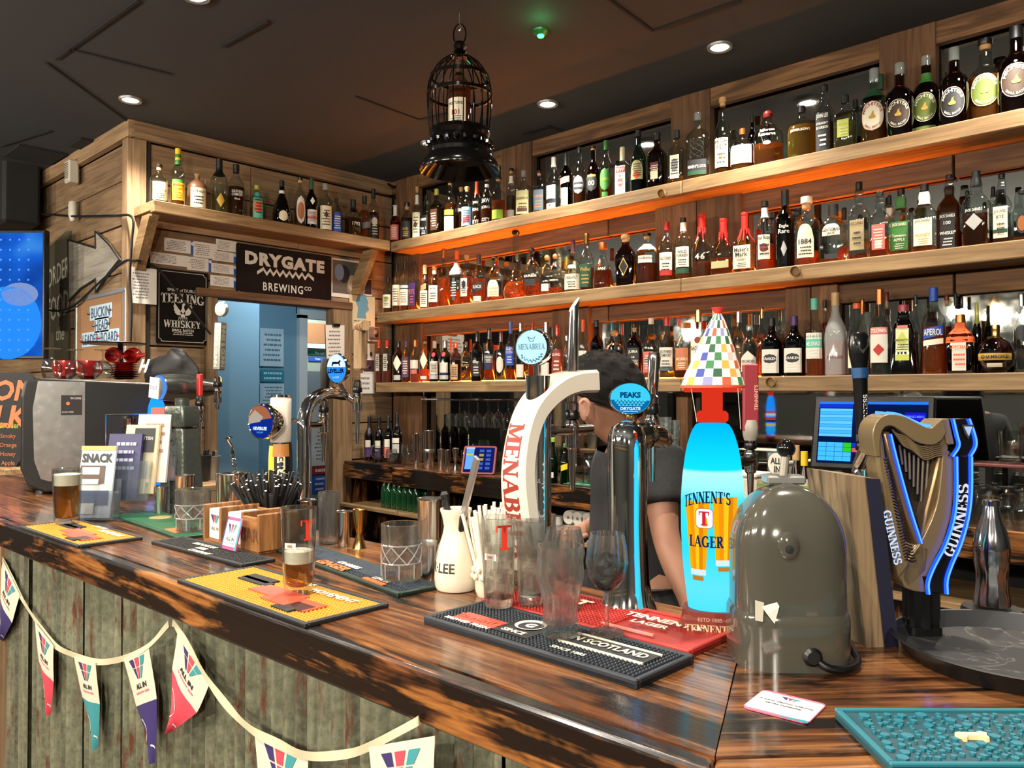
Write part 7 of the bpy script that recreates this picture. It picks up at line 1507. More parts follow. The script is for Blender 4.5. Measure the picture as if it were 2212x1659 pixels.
# 5. carved stone font with pewter head ---------------------------------------------------
cx_,cy_ = (-2.344,1.0395,1.1)[:2]; mm = 0.0013780207344560862; zr = lambda row: (1105-row)*mm
cf = thing('beer_font','carved grey stone beer font with pewter torpedo head and round clear lens','beer tap',(cx_,cy_,ZT),.0)
SM = P('4c524c',.28,.55,key='pewterstone',bump=.5,bscale=70); face = math.atan2(-cy_,-cx_)+PI/2
g = G(); g.lathe([(.056,0),(.052,zr(1060)),(.046,zr(985)),(.042,zr(930)),(.041,zr(926))],SM,seg=32,n=7,q=.8); g.lathe([(.042,zr(921)),(.043,zr(918)),(.0415,zr(880)),(.040,zr(877))],SM,seg=32,n=7,q=.8); g.lathe([(.03,zr(927)),(.03,zr(918))],BLK(),seg=20); g.lathe([(.02,zr(878)),(.02,zr(860))],SM,seg=20); co_ = g.build('carved_column',cf,40,rz=.3)
g = G(); wd = lambda y,s: (lambda u,v: (.0 + .0,0,0))
for txt,zc,hh,L_ in (('GUNN',zr(1015),.026,.10),('INNIS',zr(1010),.022,.10),('BEER',zr(899),.02,.045)):
 off = -.012 if txt == 'GUNN' else .014
 if txt == 'BEER': put_text(g,txt,hh,SM,frame3((.0,-.0346,zc),(1,0,0),(0,0,1)),0,0,.06,bold=.04)
 else: put_text(g,txt,hh,P('5e645e',.25,.6),frame3((off+.0,-.0388,zc),(0,.0015,1),(-1,0,0)),0,0,.11,bold=.05)
r_ = random.Random(9)
for k in range(34): x,zz = r_.uniform(-.038,.038),r_.uniform(.01,zr(940)); g.tube([(x+.006*math.cos(q+k),-.040-.001*(zz < .06)-.004*(1-zz/.24),zz+.006*math.sin(1.7*q+k)) for q in range(4)],.0013,SM,4)
g.build('relief_carving',co_,kind='stuff')
hd0,hd1 = Vector((-2.4631,1.02,1.4699)),Vector((-2.4865,1.17,1.4694)); ax_ = (hd1-hd0); L_ = ax_.length; QM = ax_.to_track_quat('Z','Y').to_matrix().to_4x4()
g = G(); g.lathe([(.036,0),(.040,.004),(.041,.02),(.043,.05),(.041,.09),(.033,.14),(.022,.19),(.014,L_*.98),(.010,L_)],P('7a7d78',.2,.9,key='pewter'),tuple(hd0-Vector((cx_,cy_,ZT))),28,M=QM); hd = g.build('pewter_head',cf)
G().lathe([(.035,-.006),(.038,-.002),(.038,.004)],EMIT('3a7aff',1.6),tuple(hd0-Vector((cx_,cy_,ZT))),28,M=QM,caps=(False,False)).lathe([(.034,-.005),(0,-.007)],P('8a9098',.1,.3),tuple(hd0-Vector((cx_,cy_,ZT))),28,M=QM,caps=(False,False)).build('lens',hd)
t = thing('price_tag','small white price card tucked on the pewter head','card',(-2.4116,0.985,1.468),.15); G().box((0,0,0),(.050,.002,.062),P('d8d0c4',.7)).build('card',t,0); t.rotation_euler = (0,.12,.15)
g = G(); put_text(g,'OOT',.012,P('5a5a90',.6),frame3((0,-.0014,0),(1,0,0),(0,0,1))); g.build('print',t,0)
tpp = (-2.4254,1.19,1.4515); tpl = tuple(Vector(tpp)-Vector((cx_,cy_,ZT)))
faucet(cf,(tpl[0],tpl[1],tpl[2]-.02),spout=.03); hz = Vector((-2.4199,1.19,1.5252))-Vector((cx_,cy_,ZT)); ht = Vector((-2.4027,1.19,1.6792))-Vector((cx_,cy_,ZT)); dd = Vector((-2.3999,1.19,1.7187))-Vector((cx_,cy_,ZT))
g = G().box((0,0,0),(.030,.028,ht.z-hz.z),P('8e9088',.3,.8),bev=.004); ho = g.build('handle',cf,0,loc=(hz+ht)/2); ho.rotation_euler = (0,.05,.2)
g = G(); put_text(g,'INNIS & GUNN',.016,P('d0cdb8',.3,.8),frame3((0,-.0146,0),(0,0,-1),(1,0,0)),0,0,ht.z-hz.z-.01,bold=.05); put_text(g,'INNIS & GUNN',.016,P('d0cdb8',.3,.8),frame3((.0156,0,0),(0,0,-1),(0,1,0)),0,0,ht.z-hz.z-.01,bold=.05); g.build('raised_lettering',ho,0)
g = G().lathe([(.0,-.008),(.022,-.007),(.026,0),(.022,.007),(0,.008)],P('a8aaa8',.2,.8),tuple(dd),24,M=Matrix.Rotation(.35,4,'Z') @ Matrix.Rotation(PI/2,4,'X')); g.build('handle_disc',cf)
rt = Vector((-2.4013,1.12,1.3724))-Vector((cx_,cy_,ZT)); faucet(cf,tuple(rt),spout=.07); G().box((rt.x,rt.y,rt.z+.105),(.021,.013,.07),P('a8201c',.4),bev=.003).build('red_handle',cf,0); G().tube([(rt.x,rt.y,rt.z+.015),(.0,-.0,rt.z+.015)],.008,CHROME(),8).build('shank',cf)
# small lit font peeping from behind the carved one
sf = thing('beer_font','narrow lit red and blue font half hidden behind the leaflets and carved font','beer tap',(-2.8191,1.16,1.0791)[:2]+(ZT,),.3); mm = 0.0016195587743363128; zr = lambda row: (1100-row)*mm*.98
G().lathe([(.034,0),(.036,.02),(.03,.03)],P('7a221c',.4),seg=20).build('base',sf)
g = G().lathe([(.028,.03),(.034,.08),(.036,.16),(.034,.24),(.026,.31),(.018,.335)],EMIT('1a8cff',1.6),seg=24); bb = g.build('lit_body',sf)
g = G()
for k,(z0,c) in enumerate(((.06,'18c8f0'),(.10,'e8d820'),(.13,'101010'),(.15,'e0301c'),(.18,'f0f0f0'),(.20,'d02020'))): g.lathe([(psample([(.034,.03),(.0345,.08),(.0365,.16),(.0345,.24)],z0)+.0008,z0),(psample([(.034,.03),(.0345,.08),(.0365,.16),(.0345,.24)],z0+.018)+.0008,z0+.018)],EMIT(c,1.),seg=24,caps=(False,False))
g.build('backlit_bands',bb,0)
G().lathe([(.012,.33),(.022,.345),(.018,.37),(.006,.385)],EMIT('e8341c',.9),seg=14).build('red_topper',sf)
# 6. round-lensed font with lit yellow lower body ---------------------------------------------
ex,ey = (-1.869,1.09,1.1973)[:2]; mm = 0.0012093727343686466; e0 = Vector((ex,ey,ZT)); zof = lambda row: 1.45-ZT-(row-851)*mm
ef = thing('beer_font','white and yellow lit beer font with round blue and orange lens','beer tap',(ex,ey,ZT))
G().lathe([(.026,zof(955)),(.027,zof(950)),(.027,zof(862)),(.024,zof(858))],P('d6cdbd',.25,coat=.4),seg=28).build('white_barrel',ef)
G().lathe([(.020,zof(862)),(.027,zof(858)),(.024,zof(853))],CHROME(),seg=20).build('chrome_cap',ef)
prb = [(.036,0),(.036,.01),(.030,zof(1050)),(.030,zof(985)),(.027,zof(955))]; bb = G().lathe(prb,P('17171c',.35),seg=32).build('lower_body',ef)
cf_ = lambda off: (lambda u,v: ((psample(prb,v)+off)*math.cos(u-.6),(psample(prb,v)+off)*math.sin(u-.6),v))
g = G(); g.grid(lambda u,v: cf_(.0006)(-1.45+u*.95,zof(1080)+(zof(962)-zof(1080))*v),8,8,EMIT('ffd84a',1.5)); g.grid(lambda u,v: cf_(.0008)(-1.6+u*.2,zof(1080)+(zof(962)-zof(1080))*v),3,8,EMIT('2a6aff',1.4)); g.build('lit_panel',bb,0)
g = G(); put_text(g,'HEVERLEE',.020,P('e8e0c0',.5),lambda u,v: cf_(.001)(.12-v/.03,zof(966)-.07+u),0,0,.14,bold=.05); g.build('lettering',bb,0)
G().grid(lambda u,v: cf_(.0012)(.1+(u-.5)*1.5,zof(985)+(zof(958)-zof(985))*v),6,3,P('b87838',.5)).build('tan_patch',bb,0)
lc = Vector((-1.8573,1.03,1.3792))-e0; LM = Matrix.Rotation(.25,4,'Z') @ Matrix.Rotation(PI/2,4,'X'); mmz = mm
g = G().lathe([(.02,-.06),(.034,-.045),(.045,-.02),(.047,0),(.044,.006),(.042,.004)],CHROME(),tuple(lc),32,M=LM,caps=(True,False)); lo = g.build('lens_housing',ef)
lf = lambda dz: (lambda u,v: tuple(lc+LM @ Vector((u,v,dz))))
G().lathe([(.042,.0035),(0,.006)],EMIT('0f2f9a',.9),tuple(lc),32,M=LM,caps=(False,False)).build('lit_face',lo)
g = G(); up = [(.041*math.cos(math.radians(a)),.041*math.sin(math.radians(a))) for a in range(14,190,8)]; g.flat((up,[tuple(range(len(up)))]),EMIT('c87a50',.7),lf(.0068)); up2 = [(.041*math.cos(math.radians(a)),.041*math.sin(math.radians(a))) for a in range(165,195,6)]+[(0,.0),(.012,.012),(-.018,.03)]; g.flat((up2,[tuple(range(len(up2)))]),EMIT('d8c8b8',.7),lf(.0072)); put_text(g,'HEVERLEE',.0085,EMIT('dff0ff',1.3),lf(.0074),0,-.017,.05,.04); put_text(g,'GOLDEN',.004,EMIT('6ac0ff',1.),lf(.0074),0,-.027); g.build('lens_print',lo,0)
G().tube([tuple(lc+Vector((.005,.05,0))),(0,0,lc.z)],.012,P('17171a',.4),10).build('lens_arm',ef)
G().tube([(0,0,zof(910)),(.02,.05,zof(910))],.007,CHROME(),10).build('back_pipe',ef)
# 7. chrome swan-neck font --------------------------------------------------------------------
sx,sy = (-1.7261,1.07,1.2795)[:2]; s0_ = Vector((sx,sy,ZT)); mm = 0.0011441448613966879
ssf = thing('beer_font','bent chrome pipe font with two taps and oval blue badge','beer tap',(sx,sy,ZT))
pp = [Vector(v)-s0_ for v in ((-1.7266,1.07,1.3481),(-1.7328,1.075,1.3879),(-1.7497,1.1,1.4255),(-1.7658,1.14,1.4464),(-1.7886,1.19,1.4537),(-1.8334,1.26,1.4487))]
G().tube(smoothpath([(0,0,0),(0,0,.1)]+pp,6),.0165,CHROME(),18).lathe([(.028,0),(.03,.004),(.018,.012)],CHROME(),seg=24).build('swan_neck',ssf)
p2 = Vector((-1.8111,1.29,1.4233))-s0_; G().tube([pp[-1],p2],[.009,.008],CHROME(),12).build('shank',ssf); faucet(ssf,tuple(p2-Vector((0,0,.01))),spout=.10)
p3 = Vector((-1.7462,1.14,1.3625))-s0_; faucet(ssf,tuple(p3),spout=.085); G().tube([p3+Vector((0,0,.01)),Vector((0,0,p3.z+.01))],.008,CHROME(),10).build('shank',ssf)
wh0,wh1 = Vector((-1.8028,1.29,1.5147))-s0_,Vector((-1.7947,1.29,1.6261))-s0_; WB = WOOD('tap_wood_z','6a5038','8a6c4c','a08460','z',.6,3)
G().box((0,0,0),(.034,.026,(wh1-wh0).z),WB,bev=.005).build('wooden_handle',ssf,0,loc=(wh0+wh1)/2); g = G().lathe([(.014,-.05),(.015,0),(.014,.05)],WB,seg=16,M=Matrix.Rotation(PI/2,4,'Y') @ Matrix.Rotation(.4,4,'X')); g.build('wooden_crossbar',ssf,loc=wh1+Vector((0,0,.008)))
bh0,bh1 = Vector((-1.7426,1.14,1.4654))-s0_,Vector((-1.7346,1.14,1.5396))-s0_; G().tube([bh0,bh0.lerp(bh1,.5),bh1],[.011,.014,.013],BLK(.4),14).build('black_handle',ssf)
bc_ = Vector((-1.6704,1.13,1.5132))-s0_; BM = Matrix.Rotation(.3,4,'Z') @ Matrix.Rotation(PI/2,4,'X')
g = G().lathe([(0,-.02),(.026,-.018),(.032,0),(.030,.004),(.029,.003)],CHROME(),tuple(bc_),30,q=1.2,M=BM,caps=(False,False)); bo = g.build('badge',ssf)
bf = lambda dz: (lambda u,v: tuple(bc_+BM @ Vector((u,v,dz))))
G().lathe([(.029,.003),(0,.0045)],EMIT('2a8aff',1.3),tuple(bc_),30,q=1.2,M=BM,caps=(False,False)).build('lit_face',bo)
g = G(); up = [(.0285*math.cos(math.radians(a)),.0285*1.2*math.sin(math.radians(a))) for a in range(5,177,8)]; g.flat((up,[tuple(range(len(up)))]),EMIT('dcecff',1.2),bf(.0052)); put_text(g,'LEVELLER',.011,EMIT('0a1a4a',.5),bf(.0058),0,-.006,.05,.05); put_text(g,'LAGER',.005,EMIT('c0e0ff',1.),bf(.0058),0,-.022)
dog = [(-.014,.006),(-.012,.016),(-.004,.017),(.006,.016),(.012,.021),(.015,.018),(.011,.014),(.012,.006),(.009,.006),(.008,.011),(-.008,.011),(-.011,.006)]; g.flat((dog,[tuple(range(len(dog)))]),EMIT('10204a',.4),bf(.0058)); g.build('badge_print',bo,0)
G().tube([bc_+Vector((0,.005,-.034)),bc_+Vector((.01,.015,-.06))],.005,CHROME(),8).build('badge_stem',ssf)

# ------------------------------------------------------------------ end wall: signs, tickets, photos
XP = XW+.0                                       # just proud of the planks
ex = lambda y,z,off=.0: frame3((XW-.013+off,y,z),(0,1,0),(0,0,1))
def wall_sheet(name,label,cat,quad,m,th=.002,group=None,rot=0.,off=.0):
 """flat sheet on the end wall from two measured opposite corners (y0, z0, y1, z1)"""
 y0,z0,y1,z1 = quad; t = thing(name,label,cat,(XW-.013+off,(y0+y1)/2,(z0+z1)/2),0,group); t.rotation_euler = (rot,0,0)
 return t,abs(y1-y0),abs(z1-z0)
sf = lambda dx: frame3((dx,0,0),(0,1,0),(0,0,1))
YX = lambda dx: Matrix(((0,0,1,dx),(1,0,0,0),(0,1,0,0),(0,0,0,1)))
a,b = (-4.51,2.3313,2.3665),(-4.51,3.0023,2.0483)
t,w,h = wall_sheet('brewery_sign','glossy black metal brewery sign with white zigzag above the doorway','sign',(a[1],a[2],b[1],2.0584),None,off=.012)
pn = G().prism(rrect(w,h,.012),P('09090a',.3,spec=.25),.012,YX(-.004)).build('panel',t,0)
g = G(); wh = P('d8d4c8',.5); put_text(g,'DRYGATE',h*.27,wh,sf(.0088),0,h*.24,bold=.06,spacing=1.15,fit=w*.84); n = 17
zz = [(-.27*w+.54*w*k/(n-1),-h*.06+(h*.10 if k % 2 else 0)) for k in range(n)]; zz[0] = (-.30*w,-h*.055); zz[-1] = (.30*w,-h*.055)
g.flat(([(x,y-.008) for x,y in zz]+[(x,y+.014) for x,y in zz],[(k,k+1,len(zz)+k+1,len(zz)+k) for k in range(len(zz)-1)]),wh,sf(.0088)); put_text(g,'BREWING',h*.17,wh,sf(.0088),-.03*w,-h*.30,bold=.015,spacing=1.2,fit=w*.42); put_text(g,'CO',h*.085,wh,sf(.0088),w*.235,-h*.255,bold=.015); g.build('white_lettering',pn,0)
for sy in (-1,1):
 for sz in (-1,1): G().lathe([(.004,0),(.003,.002),(0,.0025)],STEEL(),(.008,sy*(w/2-.016),sz*(h/2-.016)),10,M=Matrix.Rotation(PI/2,4,'Y')).build('screw',t)
a,b = (-4.505,1.8567,2.162),(-4.505,2.1578,1.7359)
t,w,h = wall_sheet('whiskey_sign','black tin whiskey sign with thin white border and bird emblem','sign',(a[1],a[2],b[1],b[2]),None,off=.008)
pn = G().prism(rrect(w,h,.008),P('0a0a0b',.35,spec=.25),.006,YX(-.002)).build('panel',t,0)
g = G(); f = sf(.0048); wh = P('cfcbc0',.5)
for s in (-1,1): g.flat(([(s*(w/2-.012),-h/2+.03),(s*(w/2-.015),-h/2+.03),(s*(w/2-.015),h/2-.03),(s*(w/2-.012),h/2-.03)],[(0,1,2,3)]),wh,f); g.flat(([(-w/2+.03,s*(h/2-.012)),(w/2-.03,s*(h/2-.012)),(w/2-.03,s*(h/2-.015)),(-w/2+.03,s*(h/2-.015))],[(0,1,2,3)]),wh,f)
for s in (-1,1):
 for q in (-1,1): pts = arc(s*(w/2-.012),q*(h/2-.012),.018,*( {(1,1): (180,270),(-1,1): (270,360),(-1,-1): (0,90),(1,-1): (90,180)}[(s,q)]),6); g.tube([f(*p) for p in pts],.0013,wh,4)
put_text(g,'SPIRIT of DUBLIN',.018,wh,f,0,h*.225,w*.6); put_text(g,'TEELING',.056,wh,lambda u,v: f(u,v-.35*u*u),0,h*.12,serif=True,fit=w*.84); put_text(g,'WHISKEY',.042,wh,f,0,-h*.23,serif=True,fit=w*.72); put_text(g,'SMALL BATCH',.016,wh,f,0,-h*.315,w*.42,.03); scribble(g,2,wh,f,w*.4,.02,0,-h*.36)
for s in (-1,1):
 wing = [(0,-.01),(.022,.012),(.05,.05),(.052,.03),(.056,.034),(.050,.012),(.054,.012),(.045,-.004),(.048,-.006),(.036,-.018),(.02,-.022)]; g.flat(([(s*x,y-.026) for x,y in wing],[tuple(range(len(wing)))]),wh,f)
f = (lambda f0: (lambda u,v: f0(u,v-.026)))(f); body_ = [(-.012,-.03),(.012,-.03),(.014,0),(.006,.025),(.010,.04),(.016,.042),(.006,.05),(-.004,.045),(-.006,.02),(-.014,0)]; g.flat((body_,[tuple(range(len(body_)))]),wh,f)
for k in range(5): g.flat(([((k-2)*.010-.003,-.03),((k-2)*.010+.003,-.03),((k-2)*.014,-.055)],[(0,1,2)]),wh,f)
g.build('white_lettering',pn,0)
PW = P('e0dcd2',.7); PB = P('2a5aa8',.6); PI_ = P('7a7a80',.7)
def paper(x0,y0,x1,y1,label,stub=None,off=.004,rot=0.,rows=6,photo=None,group='papers pinned to the end wall',cat='paper',name='pinned_ticket',col=None):
 t,w,h = wall_sheet(name,label,cat,(x0,y0,x1,y1),None,off=off,rot=rot,group=group)
 pp = G().box((0,0,0),(.0016,w,h),col or PW).build('sheet',t,0)
 g = G()
 if stub: g.flat(([(w/2-stub,-h/2),(w/2,-h/2),(w/2,h/2),(w/2-stub,h/2)],[(0,1,2,3)]),PB,sf(.0011)); g.lathe([(.010,0),(0,.0004)],P('d8d8dc',.6),(.0012,w/2-stub/2,h*.3),14,M=Matrix.Rotation(PI/2,4,'Y'))
 if rows: scribble(g,rows,PI_,sf(.0012),w*.66,h*.75,-.02,0)
 if g.v: g.build('print',pp,0)
 return t,w,h,pp
Q = lambda *v: v
for v,lb,st,off in ((((1.9014,2.3391),(2.0761,2.2642)),'white event ticket with blue stub, highest of the pinned tickets',.022,.004),(((2.0702,2.3418),(2.2113,2.2512)),'plain white ticket right of the highest pinned ticket',None,.006),
 (((1.8144,2.2489),(2.0382,2.1842)),'long white ticket pinned above the whiskey sign',None,.008),(((2.0324,2.2479),(2.1831,2.1708)),'white ticket with blue stub beside the whiskey sign top',.022,.0065),
 (((2.2079,2.3749),(2.3371,2.3089)),'white ticket touching the brewery sign corner',None,.0045),(((2.1825,2.3026),(2.3374,2.2442)),'white ticket with blue stub, top one beside the brewery sign',.02,.007),(((2.1771,2.2278),(2.3378,2.1712)),'white ticket with blue stub, middle one beside the brewery sign',.02,.0075),(((2.1718,2.1558),(2.3381,2.0925)),'white ticket with blue stub, lowest beside the brewery sign',.02,.008)):
 paper(v[0][0],v[0][1],v[1][0],v[1][1],lb,st,off)
v = ((1.7078,2.1459),(1.8435,1.9474)); paper(v[0][0],v[0][1],v[1][0],v[1][1],'white notice sheet pinned left of the black whiskey sign',None,.045,rows=9)
def photo(p0,p1,label,cols,off=.006):
 t,w,h,pp = paper(p0[0],p0[1],p1[0],p1[1],label,None,off,rows=0,cat='photo',name='pinned_photo',group='photos pinned beside the doorway')
 r_ = random.Random(len(label)); g = G()
 g.flat(([(-w*.46,-h*.40),(w*.46,-h*.40),(w*.46,h*.46),(-w*.46,h*.46)],[(0,1,2,3)]),P(cols[0],.5),sf(.0011))
 for k,c in enumerate(cols[1:]):
  x,y = r_.uniform(-.25,.25)*w,r_.uniform(-.25,.15)*h; rx,ry = r_.uniform(.1,.22)*w,r_.uniform(.12,.28)*h; q = arc(x,y,rx,0,340,14,ry); g.flat((q,[tuple(range(len(q)))]),P(c,.5),sf(.0013+.0002*k))
 g.build('print',pp,0)
photo((3.0119,2.3623),(3.2369,2.1031),'large photo of people pinned right of the brewery sign',('5a5650','8a7a70','c0a890','2a2a30','6a84a8'))
photo((3.2403,2.2502),(3.3462,2.132),'small group photo above the blue portrait print',('4a2a28','b88a78','3a3038','c09a88'))
photo((3.3113,1.9195),(3.411,1.818),'small photo of two people right of the wooden tap handle',('8a6a58','2a2024','c8a898'))
photo((3.3077,1.8002),(3.3673,1.6863),'little framed drawing next to the pink gin bottles',('d0c0a8','202028'),.007)
photo((3.269,1.6897),(3.3675,1.5957),'dark snapshot under the little drawing',('4a2a30','c8a898','201820'))
v = ((3.25,1.5934),(3.3679,1.4532)); paper(v[0][0],v[0][1],v[1][0],v[1][1],'small white card at the lower end of the photos',None,.006,rows=3)
t,w,h,pp = paper(3.1531,2.1273,3.3667,1.9197,'cream print of a blue portrait silhouette pinned by the shelves',None,.010,rows=0,col=P('d8c49c',.7),cat='print')
g = G(); sil = [(-.05,-.08),(.04,-.08),(.03,-.04),(.05,-.02),(.065,-.01),(.05,.02),(.055,.05),(.03,.1),(-.02,.11),(-.05,.08),(-.06,.04),(-.04,.0),(-.045,-.04)]
g.flat(([(x*.9,y*.9+.02) for x,y in sil],[tuple(range(len(sil)))]),P('6a98ac',.7),sf(.0012)); scribble(g,2,P('charcoal',.7),sf(.0013),w*.7,.03,0,-h*.38); g.build('print',pp,0)
# clipboard hung on the door post
t,w,h,pp = paper(2.9233,1.9075,3.1198,1.6646,'clipboard of curling white order sheets hung on the door post',None,.052,rows=7,name='clipboard',cat='clipboard'); t.rotation_euler = (.06,0,.25)
G().box((-.004,0,-.0),(.004,w*1.02,h*1.02),P('6a5a48',.6)).box((.006,0,h*.5),(.012,.07,.02),BLK(.3),bev=.003).build('clip_board',t,0)
# posters inside the passage
pf = lambda y: frame3((-6.46,y,0),(0,1,0),(0,0,1))
for i,(px0,r0,px1,r1,lb,cols) in enumerate(((562,708,613,792,'pale chart sheet on the blue passage wall',('b8d0dc',)),(564,798,614,825,'teal notice on the passage wall under the chart',('2a8296',)),(562,828,614,880,'white rota sheet under the teal notice',('b0c8d4',)))):
 p0,p1 = ((-6.28,3.4617,2.0204),(-6.28,3.472,1.6615),(-6.28,3.4638,1.5417))[i],((-6.28,3.6899,1.6909),(-6.28,3.6949,1.5562),(-6.28,3.6958,1.3316))[i]
 t = thing('wall_notice',lb,'notice',(-6.285,(p0[1]+p1[1])/2,(p0[2]+p1[2])/2),0,'notices in the passage'); w,h = p1[1]-p0[1],p0[2]-p1[2]
 sh = G().box((0,0,0),(.004,w,h),P(cols[0],.7)).build('sheet',t,0); g = G(); scribble(g,6 if i != 1 else 2,P('5a7a8a' if i != 1 else 'a8d8e0',.7),sf(.0026),w*.8,h*.8); g.build('print',sh,0)
for i,(q,lb,c1,tx) in enumerate((((-7.64,4.8068,1.9296)+(-7.64,5.0879,1.8833),'green safety notice in the kitchen beyond the doorway','2a7a3a','Fire exit'),((-7.64,4.807,1.8633)+(-7.64,5.0882,1.8154),'blue safety notice in the kitchen beyond the doorway','2a62c0','Keep shut'))):
 t = thing('safety_notice',lb,'notice',(-7.66,(q[1]+q[4])/2,(q[2]+q[5])/2),0,'safety notices in the kitchen'); w,h = q[4]-q[1],q[2]-q[5]
 pl = G().box((0,0,0),(.006,w,h),P(c1,.5)).build('plate',t,0); g = G(); put_text(g,tx,h*.6,P('e8e8e8',.5),sf(.004),0,0,w*.9,.03); g.build('lettering',pl,0)
bw = (-6.3,3.98,1.3279)+(-6.3,4.1997,0.5517); 
for i,(q,lb,c,rows) in enumerate((((-5.2,3.2892,1.3317)+(-5.2,3.4658,0.9035),'tall white notice sheet behind the swan-neck font','c0c8cc',12),((-5.2,3.2907,0.9079)+(-5.2,3.466,0.8361),'dark red strip notice behind the swan-neck font','9a2a2c',1),((-5.2,3.2909,0.842)+(-5.2,3.4087,0.6995),'blue and white mandatory notice under the red strip','2a5ac0',3))):
 t = thing('wall_notice',lb,'notice',(-5.195,(q[1]+q[4])/2,(q[2]+q[5])/2),0,'notices on the door'); w,h = abs(q[4]-q[1]),q[2]-q[5]
 sh = G().box((.003,0,0),(.004,w,h),P(c,.6)).build('sheet',t,0); g = G(); scribble(g,rows,P('6a7278' if i == 0 else 'e0d8d8',.7),sf(.0056),w*.8,h*.8); g.build('print',sh,0)

# cables
cb = BLK(.5)
for pts,lb in (([(-6.3987,1.66,2.7489),(-5.8309,1.66,2.6369),(-5.2861,1.67,2.539),(-4.677,1.68,2.4491),(-4.4138,1.68,2.4008),(-4.4119,1.68,2.2733),(-4.4404,1.68,2.0768),(-4.4129,1.68,1.9247),(-4.4224,1.68,1.7261)],'black cable from the speaker, dropping down the wall corner'),([(-5.8453,1.66,2.0178),(-5.6185,1.67,1.9808),(-5.2751,1.67,1.9901),(-4.8826,1.68,2.0947),(-4.5386,1.68,2.1706),(-4.3789,1.68,2.1623)]+[(-4.48,1.7682,2.1797),(-4.47,1.8526,2.137),(-4.47,1.9706,2.0053),(-4.46,2.1443,1.7982)],'black cable slung from the screen across the whiskey sign')):
 tag(G().tube(smoothpath(pts,6),.007,cb,6).build('hanging_cable',None),lb,'cable')
tag(G().tube(smoothpath([(-4.4,3.3848,2.9064),(-4.42,3.4325,2.903),(-4.45,3.5216,2.899),(-4.47,3.5211,2.8034),(-4.47,3.513,2.703)],5),.009,cb,6).build('corner_cable',None),'thick black cable emerging at the ceiling corner of both walls','cable')
# ------------------------------------------------------------------ wall left of the corner
YL = YC-.001
lf = lambda x,z,off=.004: frame3((x,YC-off,z),(1,0,0),(0,0,1))
XZ2 = lambda x,y,z: Matrix(((1,0,0,x),(0,0,1,y),(0,1,0,z),(0,0,0,1)))
LP = lambda p: (p[0],p[2])
ar = [(-5.5123,1.71,2.43),(-5.0259,1.71,2.3153),(-5.0352,1.71,2.4157),(-4.8283,1.71,2.3143),(-4.6602,1.71,2.2038),(-4.8254,1.71,2.1456),(-5.0211,1.71,2.0507),(-5.0226,1.71,2.1333),(-5.2797,1.71,2.0991),(-5.487,1.71,2.0389)]
c = Vector(ar[0]); t = thing('arrow_sign','weathered white wooden arrow sign pointing at the wall corner','sign',(c.x,YC-.012,c.z))
for k,(z0,z1) in enumerate(((-9,-.145),(-.14,9))):
 # two boards, split along the seam
 pl = [(p[0]-c.x,p[2]-c.z) for p in ar]; o = []
 for i in range(len(pl)):
  (x0,y0),(x1,y1) = pl[i],pl[(i+1) % len(pl)]; s = lambda y: (y-(-.1425+.0))*(1 if k else -1)
  if s(y0) >= 0: o.append((x0,y0))
  if s(y0)*s(y1) < 0: q = s(y0)/(s(y0)-s(y1)); o.append((x0+(x1-x0)*q,y0+(y1-y0)*q))
 G().prism(o,WOOD('whitewash_x','8a8478','aaa498','bcb6aa','x',.8,1.5,.3),.012,XZ2(0,0,0)).build('arrow_board',t,0)
oa = G(); pl = [(p[0]-c.x,p[2]-c.z) for p in ar]
for (x0,y0),(x1,y1) in zip(pl,pl[1:]+pl[:1]): oa.tube([(x0,-.001,y0),(x1,-.001,y1)],.006,P('1a1614',.8),4)
oa.build('dark_outline',t,0)
cb_ = (-5.9812,1.71,2.4238)+(-5.484,1.71,1.8921); pnl = thing('chalk_panel','black chalkboard-paint arrow with hand lettering ordering food, on planks','sign',(cb_[0],YC-.003,cb_[2]))
apx = (-5.6011,1.71,2.4957); w = cb_[3]-cb_[0]
pl = [(0,0),(apx[0]-cb_[0],apx[2]-cb_[2]),(w,.06),(w,-.85),(0,-.8)]; G().prism(pl,P('4c4836',.9,bump=.3,bscale=30),.003,XZ2(0,0,0)).build('painted_panel',pnl,0)
g = G(); ck = P('b8b4a4',.9); f = frame3((w*.5,-.0005,0),(1,0,0),(0,0,1)); put_text(g,'ORDER',.13,ck,lambda u,v: f(u,v+.12*u),.0,-.18,w*.85); put_text(g,'FOOD',.16,ck,lambda u,v: f(u,v+.10*u),0,-.40,w*.85); put_text(g,'the',.09,ck,f,.05,-.58,shear=.2); g.build('chalk_lettering',pnl,0)
k0,k1 = (-5.3043,1.7,2.0233),(-4.5311,1.7,1.6049); w,h = k1[0]-k0[0],k0[2]-k1[2]
ckb = thing('cork_board','aluminium-framed cork board with paper capital letters','board',((k0[0]+k1[0])/2,YC-.02,(k0[2]+k1[2])/2)); G().box((0,0,0),(w-.02,.01,h-.02),P('9a7350',.9,bump=.5,bscale=200)).build('cork',ckb,0)
for nm,c_,d_ in (('frame_rail',(0,0,h/2),(w+.01,.024,.026)),('frame_rail',(0,0,-h/2),(w+.01,.024,.026)),('frame_stile',(w/2,0,0),(.026,.024,h)),('frame_stile',(-w/2,0,0),(.026,.024,h))): G().box(c_,d_,P('a8a8a4',.35,.6),bev=.004).build(nm,ckb,0)
